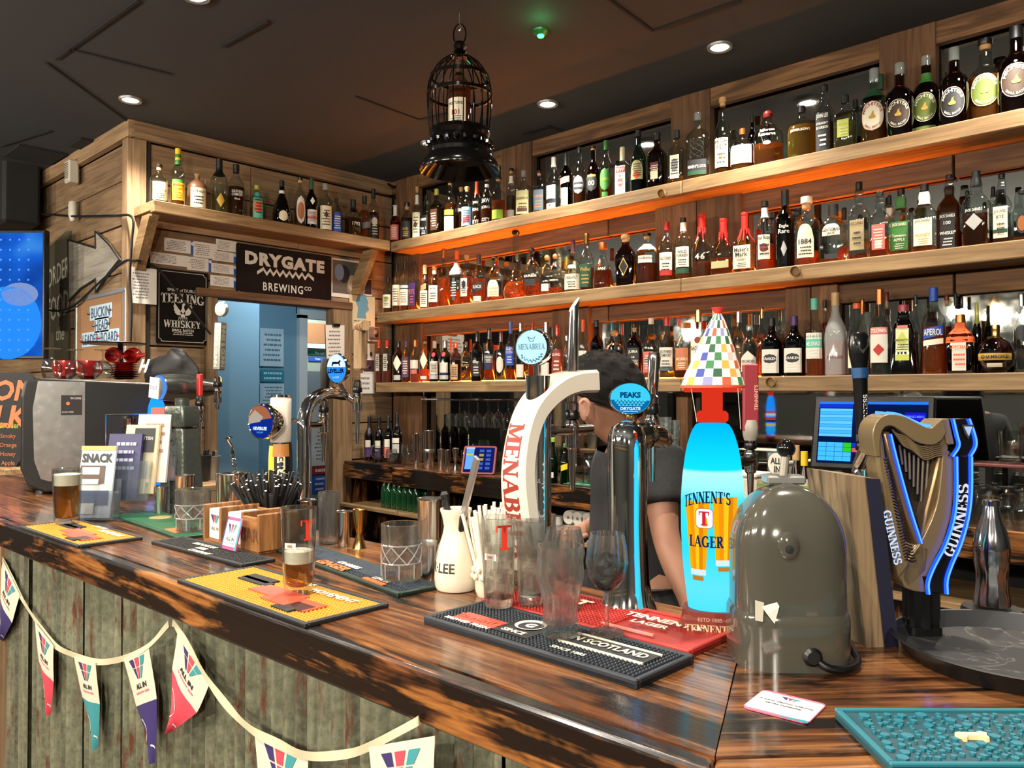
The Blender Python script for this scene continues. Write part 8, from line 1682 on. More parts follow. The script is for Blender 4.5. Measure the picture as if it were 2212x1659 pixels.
for k,(tx,zz,ww,x) in enumerate((('BUCKIN',1.926,.34,.02),('HEAD',1.8501,.22,.04),('LEADER',1.7742,.29,-.135),('BOARD',1.7742,.28,.16))):
 zz -= ckb.location.z
 s = G().box((x,-.008,zz),(ww,.003,.085),P('b8cede',.7)).build('letter_strip',ckb,0); g = G(); put_text(g,tx,.06,P('2a4a6a',.7),frame3((x,-.0105,zz),(1,0,0),(0,0,1)),0,0,ww*.9); g.build('lettering',s,0)
 for s_ in (-1,1): G().lathe([(.008,0),(.006,.012),(0,.014)],P('a02a28' if k > 1 else '2a2a2e',.4),(x+s_*ww/2,-.012,zz),8,M=Matrix.Rotation(PI/2,4,'X')).build('push_pin',ckb)
al = thing('alarm_sounder','white boxed alarm sounder with grille high on the plank wall','alarm',(-5.3331,1.67,2.8185)); G().box((0,0,0),(.085,.06,.14),P('c4bdae',.5),bev=.008).build('housing',al,0)
g = G()
for k in range(9): g.box((-.0,-.031,-.04+k*.011),(.055,.003,.005),P('6a655c',.6))
g.build('grille_slots',al,kind='stuff')
sn = thing('motion_sensor','small white curved motion sensor below the alarm sounder','sensor',(-5.3433,1.68,2.5782)); G().lathe([(.0,-.065),(.02,-.06),(.034,-.02),(.034,.04),(.028,.06),(.0,.064)],P('c8c2b4',.4),seg=16,q=.7).build('housing',sn)
s0,s1 = (-7.6908,1.66,3.2218),(-5.8578,1.66,2.5552); sp_ = thing('loudspeaker','black wall loudspeaker above the blue screen','speaker',((s0[0]+s1[0])/2,1.54,(s0[2]+s1[2])/2)); w,h = s1[0]-s0[0],s0[2]-s1[2]
G().box((0,0,0),(w,.22,h),P('101011',.7),bev=.02).build('cabinet',sp_,0); G().box((0,-.113,0),(w*.9,.006,h*.9),P('060606',.9,bump=.8,bscale=300),bev=.004).build('grille',sp_,0); G().box((w*.2,-.118,-h*.36),(.06,.004,.045),P('c8c0b0',.5)).build('badge',sp_,0); G().box((0,.13,0),(.1,.06,.1),BLK()).build('bracket',sp_,0)
tR_,tL_ = Vector((-5.2978,1.5165,1.6577)),Vector((-5.6413,1.1903,1.6577)); zt_ = 2.4359; w,h = (tR_-tL_).length,zt_-tR_.z
tv = thing('television','wall television cropped by the frame showing blue sports footage','television',((tR_.x+tL_.x)/2,(tR_.y+tL_.y)/2,(zt_+tR_.z)/2),math.atan2(.689,.725))
G().box((0,0.025,0),(w,.05,h),BLK(.3),bev=.006).build('housing',tv,0); G().box((-.1,.14,0),(.2,.2,.3),BLK()).build('wall_bracket',tv,0)
def tvm():
 m,n,l,out = new_mat('television_picture'); e = n.new('ShaderNodeEmission'); l.new(e.outputs[0],out.inputs[0]); tc = n.new('ShaderNodeTexCoord'); ns = n.new('ShaderNodeTexNoise'); ns.inputs['Scale'].default_value = 2.2; ns.inputs['Detail'].default_value = 2; l.new(tc.outputs['Object'],ns.inputs[0])
 cr = n.new('ShaderNodeValToRGB'); E_ = cr.color_ramp.elements; E_[0].position = .35; E_[0].color = hx('0a2a7a'); E_[1].position = .7; E_[1].color = hx('58b8ff'); x = E_.new(.52); x.color = hx('1c68e0'); l.new(ns.outputs[0],cr.inputs[0]); l.new(cr.outputs[0],e.inputs[0]); e.inputs[1].default_value = .38; return m
sc_n = G().box((0,-.001,.0),(w-.03,.003,h-.04),tvm()).build('screen',tv,0)
g = G(); f = frame3((w*.25,-.0035,0),(1,0,0),(0,0,1)); q = arc(-.10,-h*.22,.20,0,350,24,.22); g.flat((q,[tuple(range(len(q)))]),EMIT('2a90ff',1.),f); q = arc(-.03,-.0,.11,0,350,20,.07); g.flat((q,[tuple(range(len(q)))]),EMIT('8aa0d8',.9),f)
for i in range(7):
 for j in range(12): g.lathe([(.007,0),(0,.001)],EMIT('5aa8ff',1.),f(-.31+.055*i,h*.42-.06*j),6,M=Matrix.Rotation(PI/2,4,'X'),caps=(False,False))
g.build('screen_picture',sc_n,0,kind='stuff')
# ------------------------------------------------------------------ far end of the bar: ledge, chalkboard, coffee machine
lg = thing('wooden_ledge','thick pale wooden ledge behind the coffee machine','ledge',(-5.0308,1.2471,1.043)); G().box((0,0,0),(1.2,.30,.085),PINE('x'),bev=.006).build('ledge_board',lg,0); lz = lg.location.z
G().box((0,0,0),(1.1,.06,lz-.0425),P('1c2420',.8)).build('support_panel',lg,0,loc=(0,.06,-.0425-(lz-.0425)/2))
c1,c0 = (-4.4043,1.1471,1.1056),(-4.5602,0.991,1.5648)
cbd = thing('chalkboard_menu','black chalkboard menu with orange hand lettering on the wooden ledge','menu board',(c1[0]-.16,c1[1],lz+.043),.70)
hB = c0[2]-lz-.05
pl = [(-.3,0),(.04,0),(.085,.07),(.13,hB-.03),(.10,hB),(-.3,hB)]; G().prism(pl,P('171618',.6),.02,XZ2(0,0,0)).build('board',cbd,0)
g = G(); f = frame3((0,-.0015,0),(1,0,0),(0,0,1)); oc_ = P('d8744a',.8); put_text(g,'HON',.105,oc_,f,-.02,hB-.09,bold=.03,shear=.2); put_text(g,'ELK',.11,oc_,f,-.02,hB-.22,bold=.03,shear=.2); put_text(g,'tea & cider',.03,P('a0a83a',.8),f,-.02,hB*.44,.16)
for k in range(4): put_text(g,('Smoky','Orange','Honey','Apple')[k],.028,P('a8603a',.8),f,.0,hB*.32-.045*k,.1)
g.build('chalk_lettering',cbd,0)
G().box((-.1,.06,hB*.45),(.3,.015,hB*.9),BLK(.6)).build('rear_leg',cbd,0)
cm = thing('coffee_machine','large black espresso machine with brushed steel side panel on the bar','machine',(-3.352,1.115,ZT+.0005),-.258); KB = P('131312',.38); hx0 = .64
YZ = lambda x: Matrix(((0,0,1,x),(1,0,0,0),(0,1,0,0),(0,0,0,1)))
sp1 = [(-.225,.09),(-.20,.03),(-.15,.005),(.19,.0),(.22,.02),(.225,.05),(.225,.36),(.20,.39),(-.17,.405),(-.215,.395),(-.225,.34)]
prof = [(-.215,.06),(-.20,.02),(.20,.01),(.215,.10),(.06,.12),(.05,.26),(.19,.285),(.215,.37),(.18,.39),(-.17,.40),(-.21,.38)]
for x in (hx0/2-.05,-hx0/2): o = G().prism(sp1,KB,.05,YZ(x)).build('side_cheek',cm,0); md = o.modifiers.new('edge','BEVEL'); md.width = .008; md.segments = 3; md.limit_method = 'ANGLE'
G().prism(prof,P('1b1b1a',.4),hx0-.1,YZ(-hx0/2+.05)).build('body',cm,0)
G().prism([(-.165,.055),(-.14,.045),(-.031,.045),(-.031,.392),(-.175,.395),(-.19,.30),(-.185,.12)],STEEL(.26),.004,YZ(hx0/2)).build('steel_panel',cm,0)
st = G().prism([(-.105,.275),(-.040,.275),(-.040,.345),(-.105,.345)],P('201a18',.5),.0015,YZ(hx0/2+.004)).build('sticker',cm,0); g = G(); f = frame3((hx0/2+.0058,-.072,.31),(0,1,0),(0,0,1)); put_text(g,'TRY COFFEE',.007,P('c8c0b8',.6),f,.012,.024,.034); q = arc(-.012,.006,.006,0,340,12); g.flat((q,[tuple(range(len(q)))]),P('d8743a',.6),f); put_text(g,'SCAN HERE',.005,P('c8c0b8',.6),f,-.012,-.024); g.build('sticker_print',st,0)
G().prism([(.037,.06),(.195,.06),(.195,.27),(.037,.27)],P('0a0a0a',.5),.002,YZ(hx0/2)).build('recess_plate',cm,0)
g = G()
for a_,b_ in (((.035,.055),(.2,.055)),((.035,.275),(.2,.275)),((.035,.055),(.035,.275))): g.tube([(hx0/2+.002,a_[0],a_[1]),(hx0/2+.002,b_[0],b_[1])],.003,STEEL(),5)
g.build('recess_trim',cm)
g = G().tube(smoothpath([(hx0/2+.01,.12,.26),(hx0/2+.012,.13,.225),(hx0/2+.014,.16,.215),(hx0/2+.016,.195,.222)],5),.006,CHROME(),8).lathe([(.018,0),(.022,.03),(.015,.04)],CHROME(),(hx0/2+.005,.11,.23),14); g.build('steam_wand',cm)
mp = thing('milk_pitcher','steel milk pitcher beside the espresso machine recess','pitcher',(-2.93,1.26,ZT)); G().lathe([(.036,0),(.038,.01),(.034,.09),(.036,.112),(.033,.108)],STEEL(.2),seg=24).tube([(.034,.0,.095),(.06,.0,.085),(.058,0,.04),(.036,0,.03)],.005,STEEL(.2),8).build('pitcher_body',mp)
for s in (-1,1):
 for q in (-.16,.17): G().lathe([(.02,-.0),(.018,.012)],BLK(),(s*.27,q,-.0),12).build('foot',cm)
ztop = ZT+.4065
for i,(px,lb) in enumerate(((112,'upturned stemmed glass on the espresso machine, nearest the television'),(162,'upturned stemmed glass in the middle of the espresso machine top'),(222,'upturned stemmed glass on the espresso machine beside the red saucers'))):
 p = ((-3.16,0.9286,1.5347),(-3.19,1.0146,1.5372),(-3.14,1.0937,1.5379))[i]; H = .108
 wineglass(p[0],p[1],ztop,H,.034,lb,'glasses drying on the espresso machine',False,.64)
RD = P('9a1c18',.15,coat=.6,key='redglaze')
def cup(x,y,z,label,R=.042,rot=0.,lying=True):
 t = thing('red_cup',label,'cup',(x,y,z),rot,'red cups and saucers'); M_ = Matrix.Translation((0,0,R*.9)) @ Matrix.Rotation(PI/2+.25 if lying else 0,4,'X') if lying else Matrix()
 pr = [(R*.5,-R*.9),(R*.75,-R*.75),(R*.98,-R*.2),(R,R*.35),(R*.92,R*.7),(R*.86,R*.7),(R*.92,R*.3),(R*.7,-R*.65),(0,-R*.75)] if lying else [(R*.5,0),(R*.85,.012),(R,.05),(R*.98,.07),(R*.93,.07),(R*.9,.03),(0,.012)]
 G().lathe(pr,RD,seg=24,M=M_,caps=(True,False)).build('cup_body',t)
 g = G(); hp2 = [(R*.92,0,.01),(R*1.4,0,.03),(R*1.5,0,.0),(R*1.0,0,-.02)] if lying else [(R*.95,0,.055),(R*1.45,0,.055),(R*1.4,0,.025),(R*.9,0,.02)]
 g.tube([tuple(M_ @ Vector(p)) for p in smoothpath(hp2,4)],.006,RD,8); g.build('handle',t); return t
bx,by = (-3.2,1.1921,1.5412)[:2]
for k in range(10):
 t = thing('red_saucer','red saucer in the stack on the espresso machine, %s from the bottom' % ORD[k],'saucer',(bx,by,ztop+.0065*k),0,'red cups and saucers'); rr = .062 if k < 5 else .054
 G().lathe([(rr*.5,0),(rr*.55,.002),(rr,.0062),(rr*1.01,.0068),(rr*.97,.0068),(rr*.5,.0035),(0,.0035)],RD if k > 3 else P('5a1512',.2,coat=.5),seg=36).build('saucer',t)
cup(bx-.012,by-.034,ztop+.067,'red cup lying on the saucer stack, nearer the customers',.030,1.0); cup(bx+.006,by+.032,ztop+.067,'red cup lying on the saucer stack, nearer the barista',.030,.6)
c_ = (-3.27,1.0856,1.5404); cup(c_[0],c_[1],ztop,'red cup with loop handle between the upturned glasses on the machine',.045,.4,False); c_ = (-3.33,1.0233,1.5403); cup(c_[0],c_[1],ztop,'red cup behind the glass nearest the television',.045,1.4,False)
t = thing('black_lid','flat black round tray propped over the red cups','tray',(bx-.05,by-.02,ztop+.137)); t.rotation_euler = (.0,.0,0); G().lathe([(.11,0),(.115,.004),(.112,.006),(.0,.005)],BLK(.3),seg=36).build('disc',t); G().lathe([(.012,-.137),(.010,0)],BLK(.4),(-.07,.05,0),10).build('prop',t)
# crumpled dark cap and yellow figure are left plain: dark bag with white lettering on the shelf behind
bg = thing('dark_bag','crumpled black bag with white lettering behind the carved font','bag',(-4.25,1.8209,1.5391)[:2]+(1.4376,),.3)
g = G(); r_ = random.Random(6); g.grid(lambda u,v: (lambda a,b: (.17*math.cos(a)*math.sin(b)*(1+.12*math.sin(3*a+4*b)),.10*math.sin(a)*math.sin(b),.128+.10*math.cos(b)*(1+.25*math.cos(a))*(1+.1*math.sin(5*a))))(2*PI*u,PI*v),28,14,P('0c0b0b',.6)); bo = g.build('bag_body',bg,40); g = G(); put_text(g,'H',.07,P('d8d4cc',.6),frame3((-.07,-.108,.16),(1,.0,0),(0,.2,1)),shear=.2,bold=.05); g.build('lettering',bo,0)
sk = thing('plank_shelf','short plank shelf against the end wall behind the carved font','shelf',(-3.9,1.8423,1.0075)); G().box((0,0,0),(.3,.4,.03),PINE('y'),bev=.003).build('shelf_board',sk,0)
sk.location.z = 0.9888; zs_ = sk.location.z+.015; G().box((0,0,0),(.05,.05,zs_),POST('z')).build('leg',sk,0,loc=(0,0,-zs_/2-.0)) 
bs = thing('bag_stand','dark plank stand holding the crumpled black bag','stand',bg.location.copy()); G().box((0,0,-.012),(.3,.22,.02),POST('x')).box((0,0,-bg.location.z/2-.011),(.1,.1,bg.location.z-.022),POST('z')).build('stand',bs,0)
for i,(p,H,c_,lb) in enumerate((((-3.95,1.8585,1.0142),.13,'1c1c1e','black plastic tub with utensils on the plank shelf'),((-3.99,1.9245,1.0182),.12,'b0b0ae','small steel tub on the plank shelf beside the black one'))):
 t = thing('utensil_tub',lb,'tub',(p[0],p[1],zs_)); G().lathe([(.032,0),(.044,H),(.047,H+.003),(.044,H+.004),(.03,.01)],P(c_,.4,0 if i == 0 else .9),seg=20).build('tub',t); g = G()
 for k in range(4): a_ = k*1.7; g.tube([(.01*math.cos(a_),.01*math.sin(a_),.02),(.03*math.cos(a_),.03*math.sin(a_),H+.03)],.009,BLK(.4) if i == 0 else STEEL(),6)
 g.build('utensils',t,kind='stuff')
# ------------------------------------------------------------------ leaflet racks
lx,ly = (-2.3479,0.8771,1.1)[:2]
lr = thing('leaflet_rack','clear acrylic tiered leaflet rack beside the full pint','rack',(lx,ly,ZT),.72); AC = GLASS('e8eef4',.04,.03)
tiers = [(-.10,-.06,.0,.115),(.0,-.0,.045,.16),(.10,.06,.095,.20)]
for k,(x,y,z0,h) in enumerate(tiers):
 g = G(); g.box((0,0,h*.35),(.115,.003,h*.7),AC).box((0,.03,h*.5),(.115,.003,h),AC).box((-.058,.015,h*.35),(.003,.03,h*.7),AC).box((.058,.015,h*.35),(.003,.03,h*.7),AC).box((0,.015,.001),(.115,.03,.003),AC)
 g.build('acrylic_pocket',lr,0,loc=(x*.55,y*1.1,z0+.003)).rotation_euler = (-.16,0,0)
G().box((0,0,.0205),(.2,.13,.003),AC).box((0,.065,.07),(.2,.003,.1),AC).build('acrylic_base',lr,0,loc=(0,0,-.018))
spec = [(-.10,-.06,.004,.20,'c4ccd0','SNACK','2a3034','leaflet headed with snack lettering at the front of the acrylic rack'),(-.03,-.0,.05,.185,'2c2c58','','b0b0c8','dark blue leaflets in the middle tier of the acrylic rack'),(.03,.02,.06,.20,'d8c49a','BAR','22242a','cream leaflet with dark title panel in the acrylic rack'),(.07,.04,.09,.20,'cfc6ba','','8a6a50','pale booklets leaning at the side of the acrylic rack'),(.11,.06,.10,.21,'8a3a34','','d0a090','dark red booklets at the back of the acrylic rack')]
Rz = Matrix.Rotation(.72,4,'Z')
for k,(x,y,z0,h,c,tx,ic,lb) in enumerate(spec):
 p = Vector((lx,ly,ZT+z0))+Rz.to_3x3() @ Vector((x*.62,y*1.1+.010,.003)); t = thing('leaflet',lb,'leaflet',p,.72,'leaflets in the acrylic rack'); t.rotation_euler = (-.19,0,.72)
 sh = G().box((0,.004,h/2),(.098,.008+.004*(k > 0),h),P(c,.5),bev=.001).build('cover',t,0); g = G(); f = frame3((0,-.003-.002*(k > 0)*1,h/2),(1,0,0),(0,0,1))
 if tx == 'SNACK':
  g.flat(([(-.049,h*.44),(.049,h*.44),(.049,h*.5),(-.049,h*.5)],[(0,1,2,3)]),P('c8a060',.6),f); put_text(g,tx,.026,P(ic,.6),f,0,h*.33,.088,.04)
  for j,(xx,yy,w_,h_,cc) in enumerate(((-.01,.02,.07,.05,'5a4a40'),(-.015,.03,.05,.02,'e0dcd4'),(-.015,.0,.05,.014,'e0dcd4'),(0,-.045,.085,.04,'4a5a78'),(-.02,-.075,.05,.03,'e0dcd4'))): ff_ = lambda u,v,d=.0003*(j+1): tuple(Vector(f(u,v))+Vector((0,-d,0))); g.flat(([(xx-w_/2,yy-h_/2),(xx+w_/2,yy-h_/2),(xx+w_/2,yy+h_/2),(xx-w_/2,yy+h_/2)],[(0,1,2,3)]),P(cc,.6),ff_)
 elif tx: g.flat(([(-.02,h*.1),(.04,h*.1),(.04,h*.45),(-.02,h*.45)],[(0,1,2,3)]),P(ic,.6),f); put_text(g,'SCOTTISH',.010,P('d8d4cc',.6),lambda u,v: tuple(Vector(f(u,v))+Vector((0,-.0004,0))),.01,h*.3,.05)
 else: scribble(g,4,P(ic,.6),f,.07,h*.5,0,h*.15)
 g.build('print',sh,0)

# ------------------------------------------------------------------ hanging birdcage with a bottle inside
hk = Vector((-2.2892,2.1115,2.95)); mm = 0.0018227603971467281; zr = lambda row: -(row-28)*mm*1.0
bcg = thing('birdcage','black domed wire birdcage on a flared base hanging from a ceiling hook','birdcage',hk); KM = P('0c0b0c',.16,.4,coat=.5,key='blackiron')
hook = thing('ceiling_hook','pale metal ceiling hook holding the birdcage ring','hook',hk); G().tube(smoothpath([(0,0,.0),(0,0,zr(50)),(.006,0,zr(56)),(.008,0,zr(62)),(.0,0,zr(66)),(-.008,0,zr(62))],5),.003,STEEL(.3),8).build('hook_wire',hook)
R = 69*mm; zt,zb = zr(125),zr(285); zd = zr(190)
G().tube([(.023*math.cos(math.radians(a))*mm/.00183*1.0,.012*math.cos(math.radians(a)),zr(75)+23*mm*math.sin(math.radians(a))) for a in range(0,361,15)],.0032,KM,8).build('ring',bcg)
zring0 = zr(75)-23*mm
G().lathe([(0,zr(88)),(.018,zr(92)),(.027,zr(102)),(.02,zr(108)),(.028,zr(114)),(.012,zr(120)),(.02,zr(124)),(.03,zr(126))],KM,seg=20).build('finial',bcg)
for k in range(20):
 a = 2*PI*k/20; pts = [(.02,zr(122)),(R*.45,zr(130)),(R*.75,zr(150)),(R*.95,zr(180)),(R,zr(210)),(R*.98,zr(250)),(R*.92,zr(292))]
 G().tube(smoothpath([(r*math.cos(a),r*math.sin(a),z) for r,z in pts],3),.0028,KM,5).build('wire',bcg)
for row,q in ((170,.90),(208,1.0)): G().lathe([(R*q-.003,zr(row+3)),(R*q+.004,zr(row+3)),(R*q+.004,zr(row-4)),(R*q-.003,zr(row-4)),(R*q-.003,zr(row+3))],KM,seg=40,caps=(False,False)).build('hoop',bcg)
G().lathe([(.0,zr(283)),(R*.92,zr(283)),(R*.96,zr(292)),(R*.90,zr(300)),(R*.94,zr(312)),(R*1.0,zr(325)),(R*1.06,zr(332)),(R*1.05,zr(340)),(R*1.22,zr(358)),(R*1.26,zr(368)),(R*1.24,zr(372)),(R*1.1,zr(360)),(R*.9,zr(345)),(0,zr(340))],KM,seg=56,caps=(False,False)).build('flared_base',bcg)
for k in range(22): a = 2*PI*k/22; G().lathe([(0,-.012),(.012,-.006),(.014,.004),(.006,.012),(0,.014)],KM,(R*.99*math.cos(a),R*.99*math.sin(a),zr(316)),8,rz=a).build('scroll_ornament',bcg)
G().tube([(R*.98,0,zr(296)),(R*1.2,.0,zr(300)),(R*1.26,0,zr(296)),(R*1.2,0,zr(292))],.003,KM,6).build('latch',bcg)
W_ = .046/.0018*mm; Hb = zr(133)-zr(284)
_n['G'] = 0; SHN['G'] = ('birdcage','the door','caged bottle',hk.z+zr(282.5))
cg = bottle('G',hk.x,hk.y,Hb,49*mm,'std','whisky',.72,'brown',.34,[('r','straw',.06,.42,.95)],[('101','brick',.21,.075),('WILD TURKEY','charcoal',.34,.04)],0); cg['label'] = 'amber bottle with a white label standing inside the hanging birdcage'; cg.name = 'caged_bottle'; del cg['group']
# ------------------------------------------------------------------ bunting along the bar front
YB_ = .648; bt = thing('bunting','string of white printed pennants with coloured tips along the bar front','bunting',(0,0,0))
def BP_(px,row): return None
rib1 = [(-2.7768,0.648,1.0357),(-2.6236,0.648,0.9774),(-2.4575,0.648,0.9046),(-2.3118,0.648,0.8607),(-2.1655,0.648,0.8316),(-2.0211,0.648,0.8393),(-1.8823,0.648,0.8564),(-1.7325,0.648,0.8987),(-1.6061,0.648,0.9522),(-1.5127,0.648,1.0145)]
rib2 = [(-1.4964,0.648,1.0194),(-1.4803,0.648,1.0149),(-1.4124,0.648,0.9802),(-1.3486,0.648,0.946),(-1.2658,0.648,0.9177),(-1.1971,0.648,0.9051),(-1.1138,0.648,0.9078),(-1.0364,0.648,0.9141),(-0.9428,0.648,0.9446),(-0.8835,0.648,0.973),(-0.7943,0.648,1.0277),(-0.7769,0.648,1.0391)]
for rb in (rib1,rib2):
 pts = smoothpath(rb,6); g = G(); n = len(pts)
 vs = []
 for i,p in enumerate(pts): tw = .0015*math.sin(i*.5); vs += [(p.x,p.y-tw,p.z+.0065),(p.x,p.y+tw-.0015,p.z-.0065),(p.x,p.y+tw+.0008,p.z-.0065),(p.x,p.y-tw+.0012,p.z+.0065)]
 fs = []
 for i in range(n-1):
  for k in range(4): k2 = (k+1) % 4; fs.append((i*4+k,i*4+k2,(i+1)*4+k2,(i+1)*4+k))
 g.add(vs,fs,P('b0a88c',.8)); g.build('ribbon',bt,40)
pens = [((-2.6155,0.646,0.9789),(-2.4499,0.646,0.9063),(-2.6367,0.646,0.7377),'indigo','pennant with a dark blue tip at the frame edge'),((-2.3047,0.646,0.8625),(-2.1588,0.646,0.8335),(-2.2181,0.646,0.6465),'crimson','narrow pennant with crimson tip'),((-2.0148,0.646,0.8412),(-1.8765,0.646,0.8582),(-1.9011,0.646,0.6575),'mint','pennant with teal tip'),
  ((-1.7271,0.646,0.9004),(-1.6011,0.646,0.9537),(-1.5847,0.646,0.7277),'indigo','pennant with a long dark purple tip'),((-1.4757,0.646,1.0162),(-1.3444,0.646,0.9475),(-1.5054,0.646,0.812),'crimson','tilted pennant with curling crimson tip'),((-1.1934,0.646,0.9068),(-1.0333,0.646,0.9158),(-1.091,0.646,0.6467),'mint','large pennant cropped by the lower edge'),((-0.8808,0.646,0.9745),(-0.7454,0.646,1.0293),(-0.7921,0.646,0.7765),'crimson','large pennant nearest the bar corner')]
PWh = P('c2bba8',.8,key='pennantwhite')
for i,(a,b,c,col,lb) in enumerate(pens):
 a,b,c = Vector(a),Vector(b),Vector(c); o = (a+b)/2; ux = (b-a); uy = c-o; w = ux.length
 def fn(u,v,off=0.,ux=ux,uy=uy,o=o,i=i):    # u -0.5..0.5 across, v 0..1 down; narrows to the tip, gentle curl
  sh = (1-v)*.98+.02 if v > .0 else 1
  k = max(.04,1-.98*max(0,(v-.0)))*1.0
  k = 1-.42*v if v < .45 else (1-.42*.45)*(1-(v-.45)/.55)*.98+.02
  return tuple(o+ux*u*k+uy*v+Vector((0,-.004*math.sin(3*v+i)-off-.006*v*math.cos(6*u),0)))
 pn = G(); pn.grid(lambda u,v: fn(u-.5,v*.47),6,6,PWh).grid(lambda u,v: fn(u-.5,.47+v*.53),6,8,P(col,.75)); po = pn.build('pennant',bt,40); po['label'] = lb
 g = G(); H_ = uy.length
 em = lambda u,v: fn(u,v,.0008)
 for k,cc in enumerate(('indigo','crimson','mint')):
  x0 = (k-1)*.22
  for q0,q1 in ((0,.42),(.47,1)):
   xs = lambda q,s: x0*(1-.72*q)+s*.085*(1-.8*q); g.flat(([(xs(q0,-1),.05+.19*q0),(xs(q0,1),.05+.19*q0),(xs(q1,1),.05+.19*q1),(xs(q1,-1),.05+.19*q1)],[(0,1,2,3)]),P(cc,.75),em)
 sc = .045; put_text(g,'ALL IN',1,P('1c1c20',.8),lambda u,v: em(u*.115,.305-v*.05),bold=.05); put_text(g,'GLASGOW 2026',1,P('c0485a',.8),lambda u,v: em(u*.06,.365-v*.022),bold=.03)
 sw = P('d8d0c4',.8)
 for (cu,cv,r0) in ((-.5,.72,.55),(.15,.92,.35)):
  pts = [(cu+r0*math.cos(t_),cv+r0*.22*math.sin(t_)) for t_ in [-1.4+.2*k for k in range(14)]]; pts = [p for p in pts if abs(p[0]) < .46 and .5 < p[1] < .97]
  for p,q in zip(pts,pts[1:]): g.flat(([(p[0],p[1]-.008),(q[0],q[1]-.008),(q[0],q[1]+.008),(p[0],p[1]+.008)],[(0,1,2,3)]),sw,em)
 g.build('pennant_print',po,0)
# ------------------------------------------------------------------ bartender bent over the work top
def skin_mesh(name,J,E_,m,parent,sub=2,root=0):
 me = bpy.data.meshes.new(name); me.from_pydata([j[:3] for j in J],E_,[]); o = bpy.data.objects.new(name,me); COL.objects.link(o)
 md = o.modifiers.new('s','SKIN'); sv = me.skin_vertices[0].data
 for i,j in enumerate(J): sv[i].radius = (j[3],j[4] if len(j) > 4 else j[3]); sv[i].use_root = (i == root)
 o.modifiers.new('d','SUBSURF').levels = sub
 dg = bpy.context.evaluated_depsgraph_get(); dg.update(); m2 = bpy.data.meshes.new_from_object(o.evaluated_get(dg)); m2.name = name
 bpy.data.objects.remove(o); m2.materials.append(m); m2.polygons.foreach_set('use_smooth',[True]*len(m2.polygons)); r = link(name,m2,parent); return r
pe = thing('person','dark-haired bartender in a black T-shirt, head bowed, arms working behind the bar','person',(0,0,0))
SK = P('9a6e58',.6,key='skin'); TS = P('1b1b1d',.85,bump=.3,bscale=120); TR = P('15161a',.85)
D_ = lambda p: Vector(p)
pel = D_((-1.2083,1.7858,0.9074)); ch = D_((-1.2352,1.811,1.1616)); up_ = D_((-1.2691,1.832,1.2781)); nk = D_((-1.2891,1.812,1.3358)); nk2 = D_((-1.3089,1.7788,1.3683)); hd = D_((-1.3255,1.7483,1.4233)); tp2 = D_((-1.3296,1.7434,1.4818))
shL = D_((-1.1467,1.7552,1.271)); elL = D_((-1.0997,1.7203,1.0838)); wrL = D_((-1.0218,1.7002,0.9447)); shR = D_((-1.3986,1.9304,1.2381)); elR = D_((-1.4049,1.8995,1.083)); wrR = D_((-1.3607,1.7209,1.0725))
upL = shL.lerp(elL,.5); fl = elL.lerp(wrL,.4); fr = elR.lerp(wrR,.4); V3 = lambda v,*r: (v.x,v.y,v.z)+r
hipL = pel+Vector((.09,-.05,-.06)); hipR = pel+Vector((-.09,.06,-.06)); kL = Vector((hipL.x-.02,hipL.y-.03,.48)); kR = Vector((hipR.x-.05,hipR.y+.05,.48)); aL = Vector((kL.x+.01,kL.y+.02,.07)); aR = Vector((kR.x+.01,kR.y+.02,.07)); tL = aL+Vector((-.12,.06,-.035)); tR = aR+Vector((-.12,.06,-.035))
hL = wrL.lerp(elL,-.28); hR = wrR.lerp(elR,-.30)
J = [V3(pel,.125,.10),V3(ch,.13,.10),V3(up_,.11,.085),V3(nk,.062),V3(nk2,.058),V3(hd,.080,.082),V3(tp2,.066,.07),V3(shL,.055),V3(upL,.045),V3(elL,.036),V3(fl,.037),V3(wrL,.024),V3(shR,.055),V3(elR,.036),V3(fr,.036),V3(wrR,.026),V3(hipL,.085),V3(kL,.058),V3(aL,.04),V3(tL,.035),V3(hipR,.085),V3(kR,.058),V3(aR,.04),V3(tR,.035),V3(hL,.034,.018),V3(hR,.034,.018)]
body_ = skin_mesh('body',J,[(0,1),(1,2),(2,3),(3,4),(4,5),(5,6),(2,7),(7,8),(8,9),(9,10),(10,11),(2,12),(12,13),(13,14),(14,15),(0,16),(16,17),(17,18),(18,19),(0,20),(20,21),(21,22),(22,23),(11,24),(15,25)],SK,pe)
for side,(w_,h_,e_) in enumerate(((wrL,hL,elL),(wrR,hR,elR))):
 d = (h_-w_).normalized(); s_ = d.cross(Vector((0,0,1))).normalized(); dn = s_.cross(d)
 for k in range(4): b0 = h_+s_*(k-1.5)*.017; ln = (.07,.078,.074,.058)[k]; skin_mesh('finger',[V3(b0-d*.02,.0085),V3(b0+d*ln*.45,.0082),V3(b0+d*ln*.75-dn*.018,.0075),V3(b0+d*ln*.85-dn*.042,.0065)],[(0,1),(1,2),(2,3)],SK,pe,1)
 b0 = w_.lerp(h_,.4)+s_*.026; skin_mesh('thumb',[V3(b0,.011),V3(b0+d*.03+s_*.024,.0095),V3(b0+d*.055+s_*.03-dn*.015,.008)],[(0,1),(1,2)],SK,pe,1)
J = [V3(pel+Vector((0,0,-.2)),.175,.15),V3(pel,.168,.14),V3(ch,.148,.115),V3(up_,.128,.10),V3(nk.lerp(up_,.35),.070),V3(shL,.078),V3(upL,.074),V3(upL.lerp(elL,.12),.074),V3(shR,.078),V3(shR.lerp(elR,.5),.068)]
skin_mesh('t_shirt',J,[(0,1),(1,2),(2,3),(3,4),(3,5),(5,6),(6,7),(3,8),(8,9)],TS,pe,2,1)
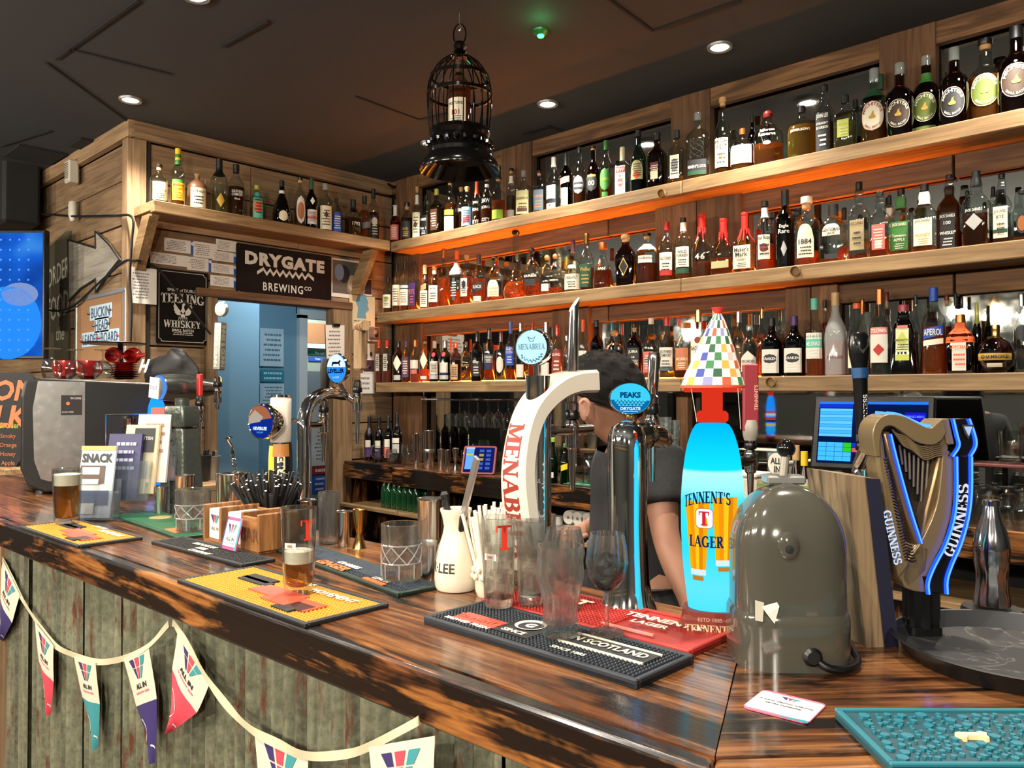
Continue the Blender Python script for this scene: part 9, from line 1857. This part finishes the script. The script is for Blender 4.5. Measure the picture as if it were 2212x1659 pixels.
J = [V3(pel+Vector((0,0,-.05)),.138,.114),V3(hipL,.098),V3(kL,.074),V3(aL+Vector((0,0,.03)),.062),V3(hipR,.098),V3(kR,.074),V3(aR+Vector((0,0,.03)),.062)]
skin_mesh('trousers',J,[(0,1),(1,2),(2,3),(0,4),(4,5),(5,6)],TR,pe)
for a_,t_ in ((aL,tL),(aR,tR)): skin_mesh('shoe',[V3(a_+Vector((.03,-.015,-.03)),.042),V3(a_+Vector((-.04,.02,-.03)),.042),V3(t_,.038)],[(0,1),(1,2)],BLK(.5),pe)
# hair: a cap over the crown and the back of the head, left open for ear, face and nape
X_ = Vector((.725,.689,0)); F_ = Vector((-.689,.725,0)); U_ = Vector((0,0,1)); hc = hd.lerp(tp2,.42)+X_*.008
g = G(); nu,nv = 48,26; r_ = random.Random(3); vs = []
for j in range(nv+1):
 for i in range(nu):
  a = 2*PI*i/nu; low = 1.95+.35*max(0,math.cos(a))-.55*max(0,math.cos(a-PI))**1.5-.12*max(0,math.sin(-a)); b = low*j/nv
  q = .118*(1+.035*math.sin(9*a+5*b)*math.sin(7*b)+r_.uniform(-.03,.03)); q2 = q*(1.04 if b < 1.4 else 1.04-.10*(b-1.4))
  d = X_*math.cos(a)*math.sin(b)*1.02+F_*math.sin(a)*math.sin(b)*.88+U_*math.cos(b)*.98; vs.append(tuple(hc+d*q2))
g.add(vs,[(j*nu+i,j*nu+(i+1) % nu,(j+1)*nu+(i+1) % nu,(j+1)*nu+i) for j in range(nv) for i in range(nu)],P('0d0a08',.9,spec=.2)); g.build('hair',pe,25)
ear = D_((-1.2978,1.6438,1.4099)); g = G(); EM = Matrix.Translation(ear) @ Matrix.Rotation(math.atan2(.689,.725)-.25,4,'Z')
g.grid(lambda u,v: tuple(EM @ Vector((.017*math.cos(2*PI*u)*math.sin(PI*v)*(1.15 if math.sin(2*PI*u) > 0 else .8),.009*math.cos(PI*v)-.004*math.sin(PI*v),.031*math.sin(2*PI*u)*math.sin(PI*v)))),20,10,SK); g.tube([tuple(EM @ Vector((.012*math.cos(t_),-.010,.024*math.sin(t_)))) for t_ in [-.9+.3*k for k in range(12)]],.004,SK,6); g.build('ear',pe)
fc = D_((-1.363,1.6858,1.382)); g = G(); g.lathe([(0,-.012),(.008,-.006),(.011,.006),(.006,.03),(0,.034)],SK,tuple(fc-X_*.004),10); g.build('nose',pe)
for s_ in (-.03,.03): G().lathe([(0,-.008),(.008,0),(0,.008)],P('1a1412',.3),tuple(fc+F_*s_*1.0+U_*.035+X_*.012),10).build('eye',pe)
G().tube([tuple(fc+F_*q*.02-U_*.04+X_*.01) for q in (-1,0,1)],.005,P('8a4a42',.5),6).build('mouth',pe)
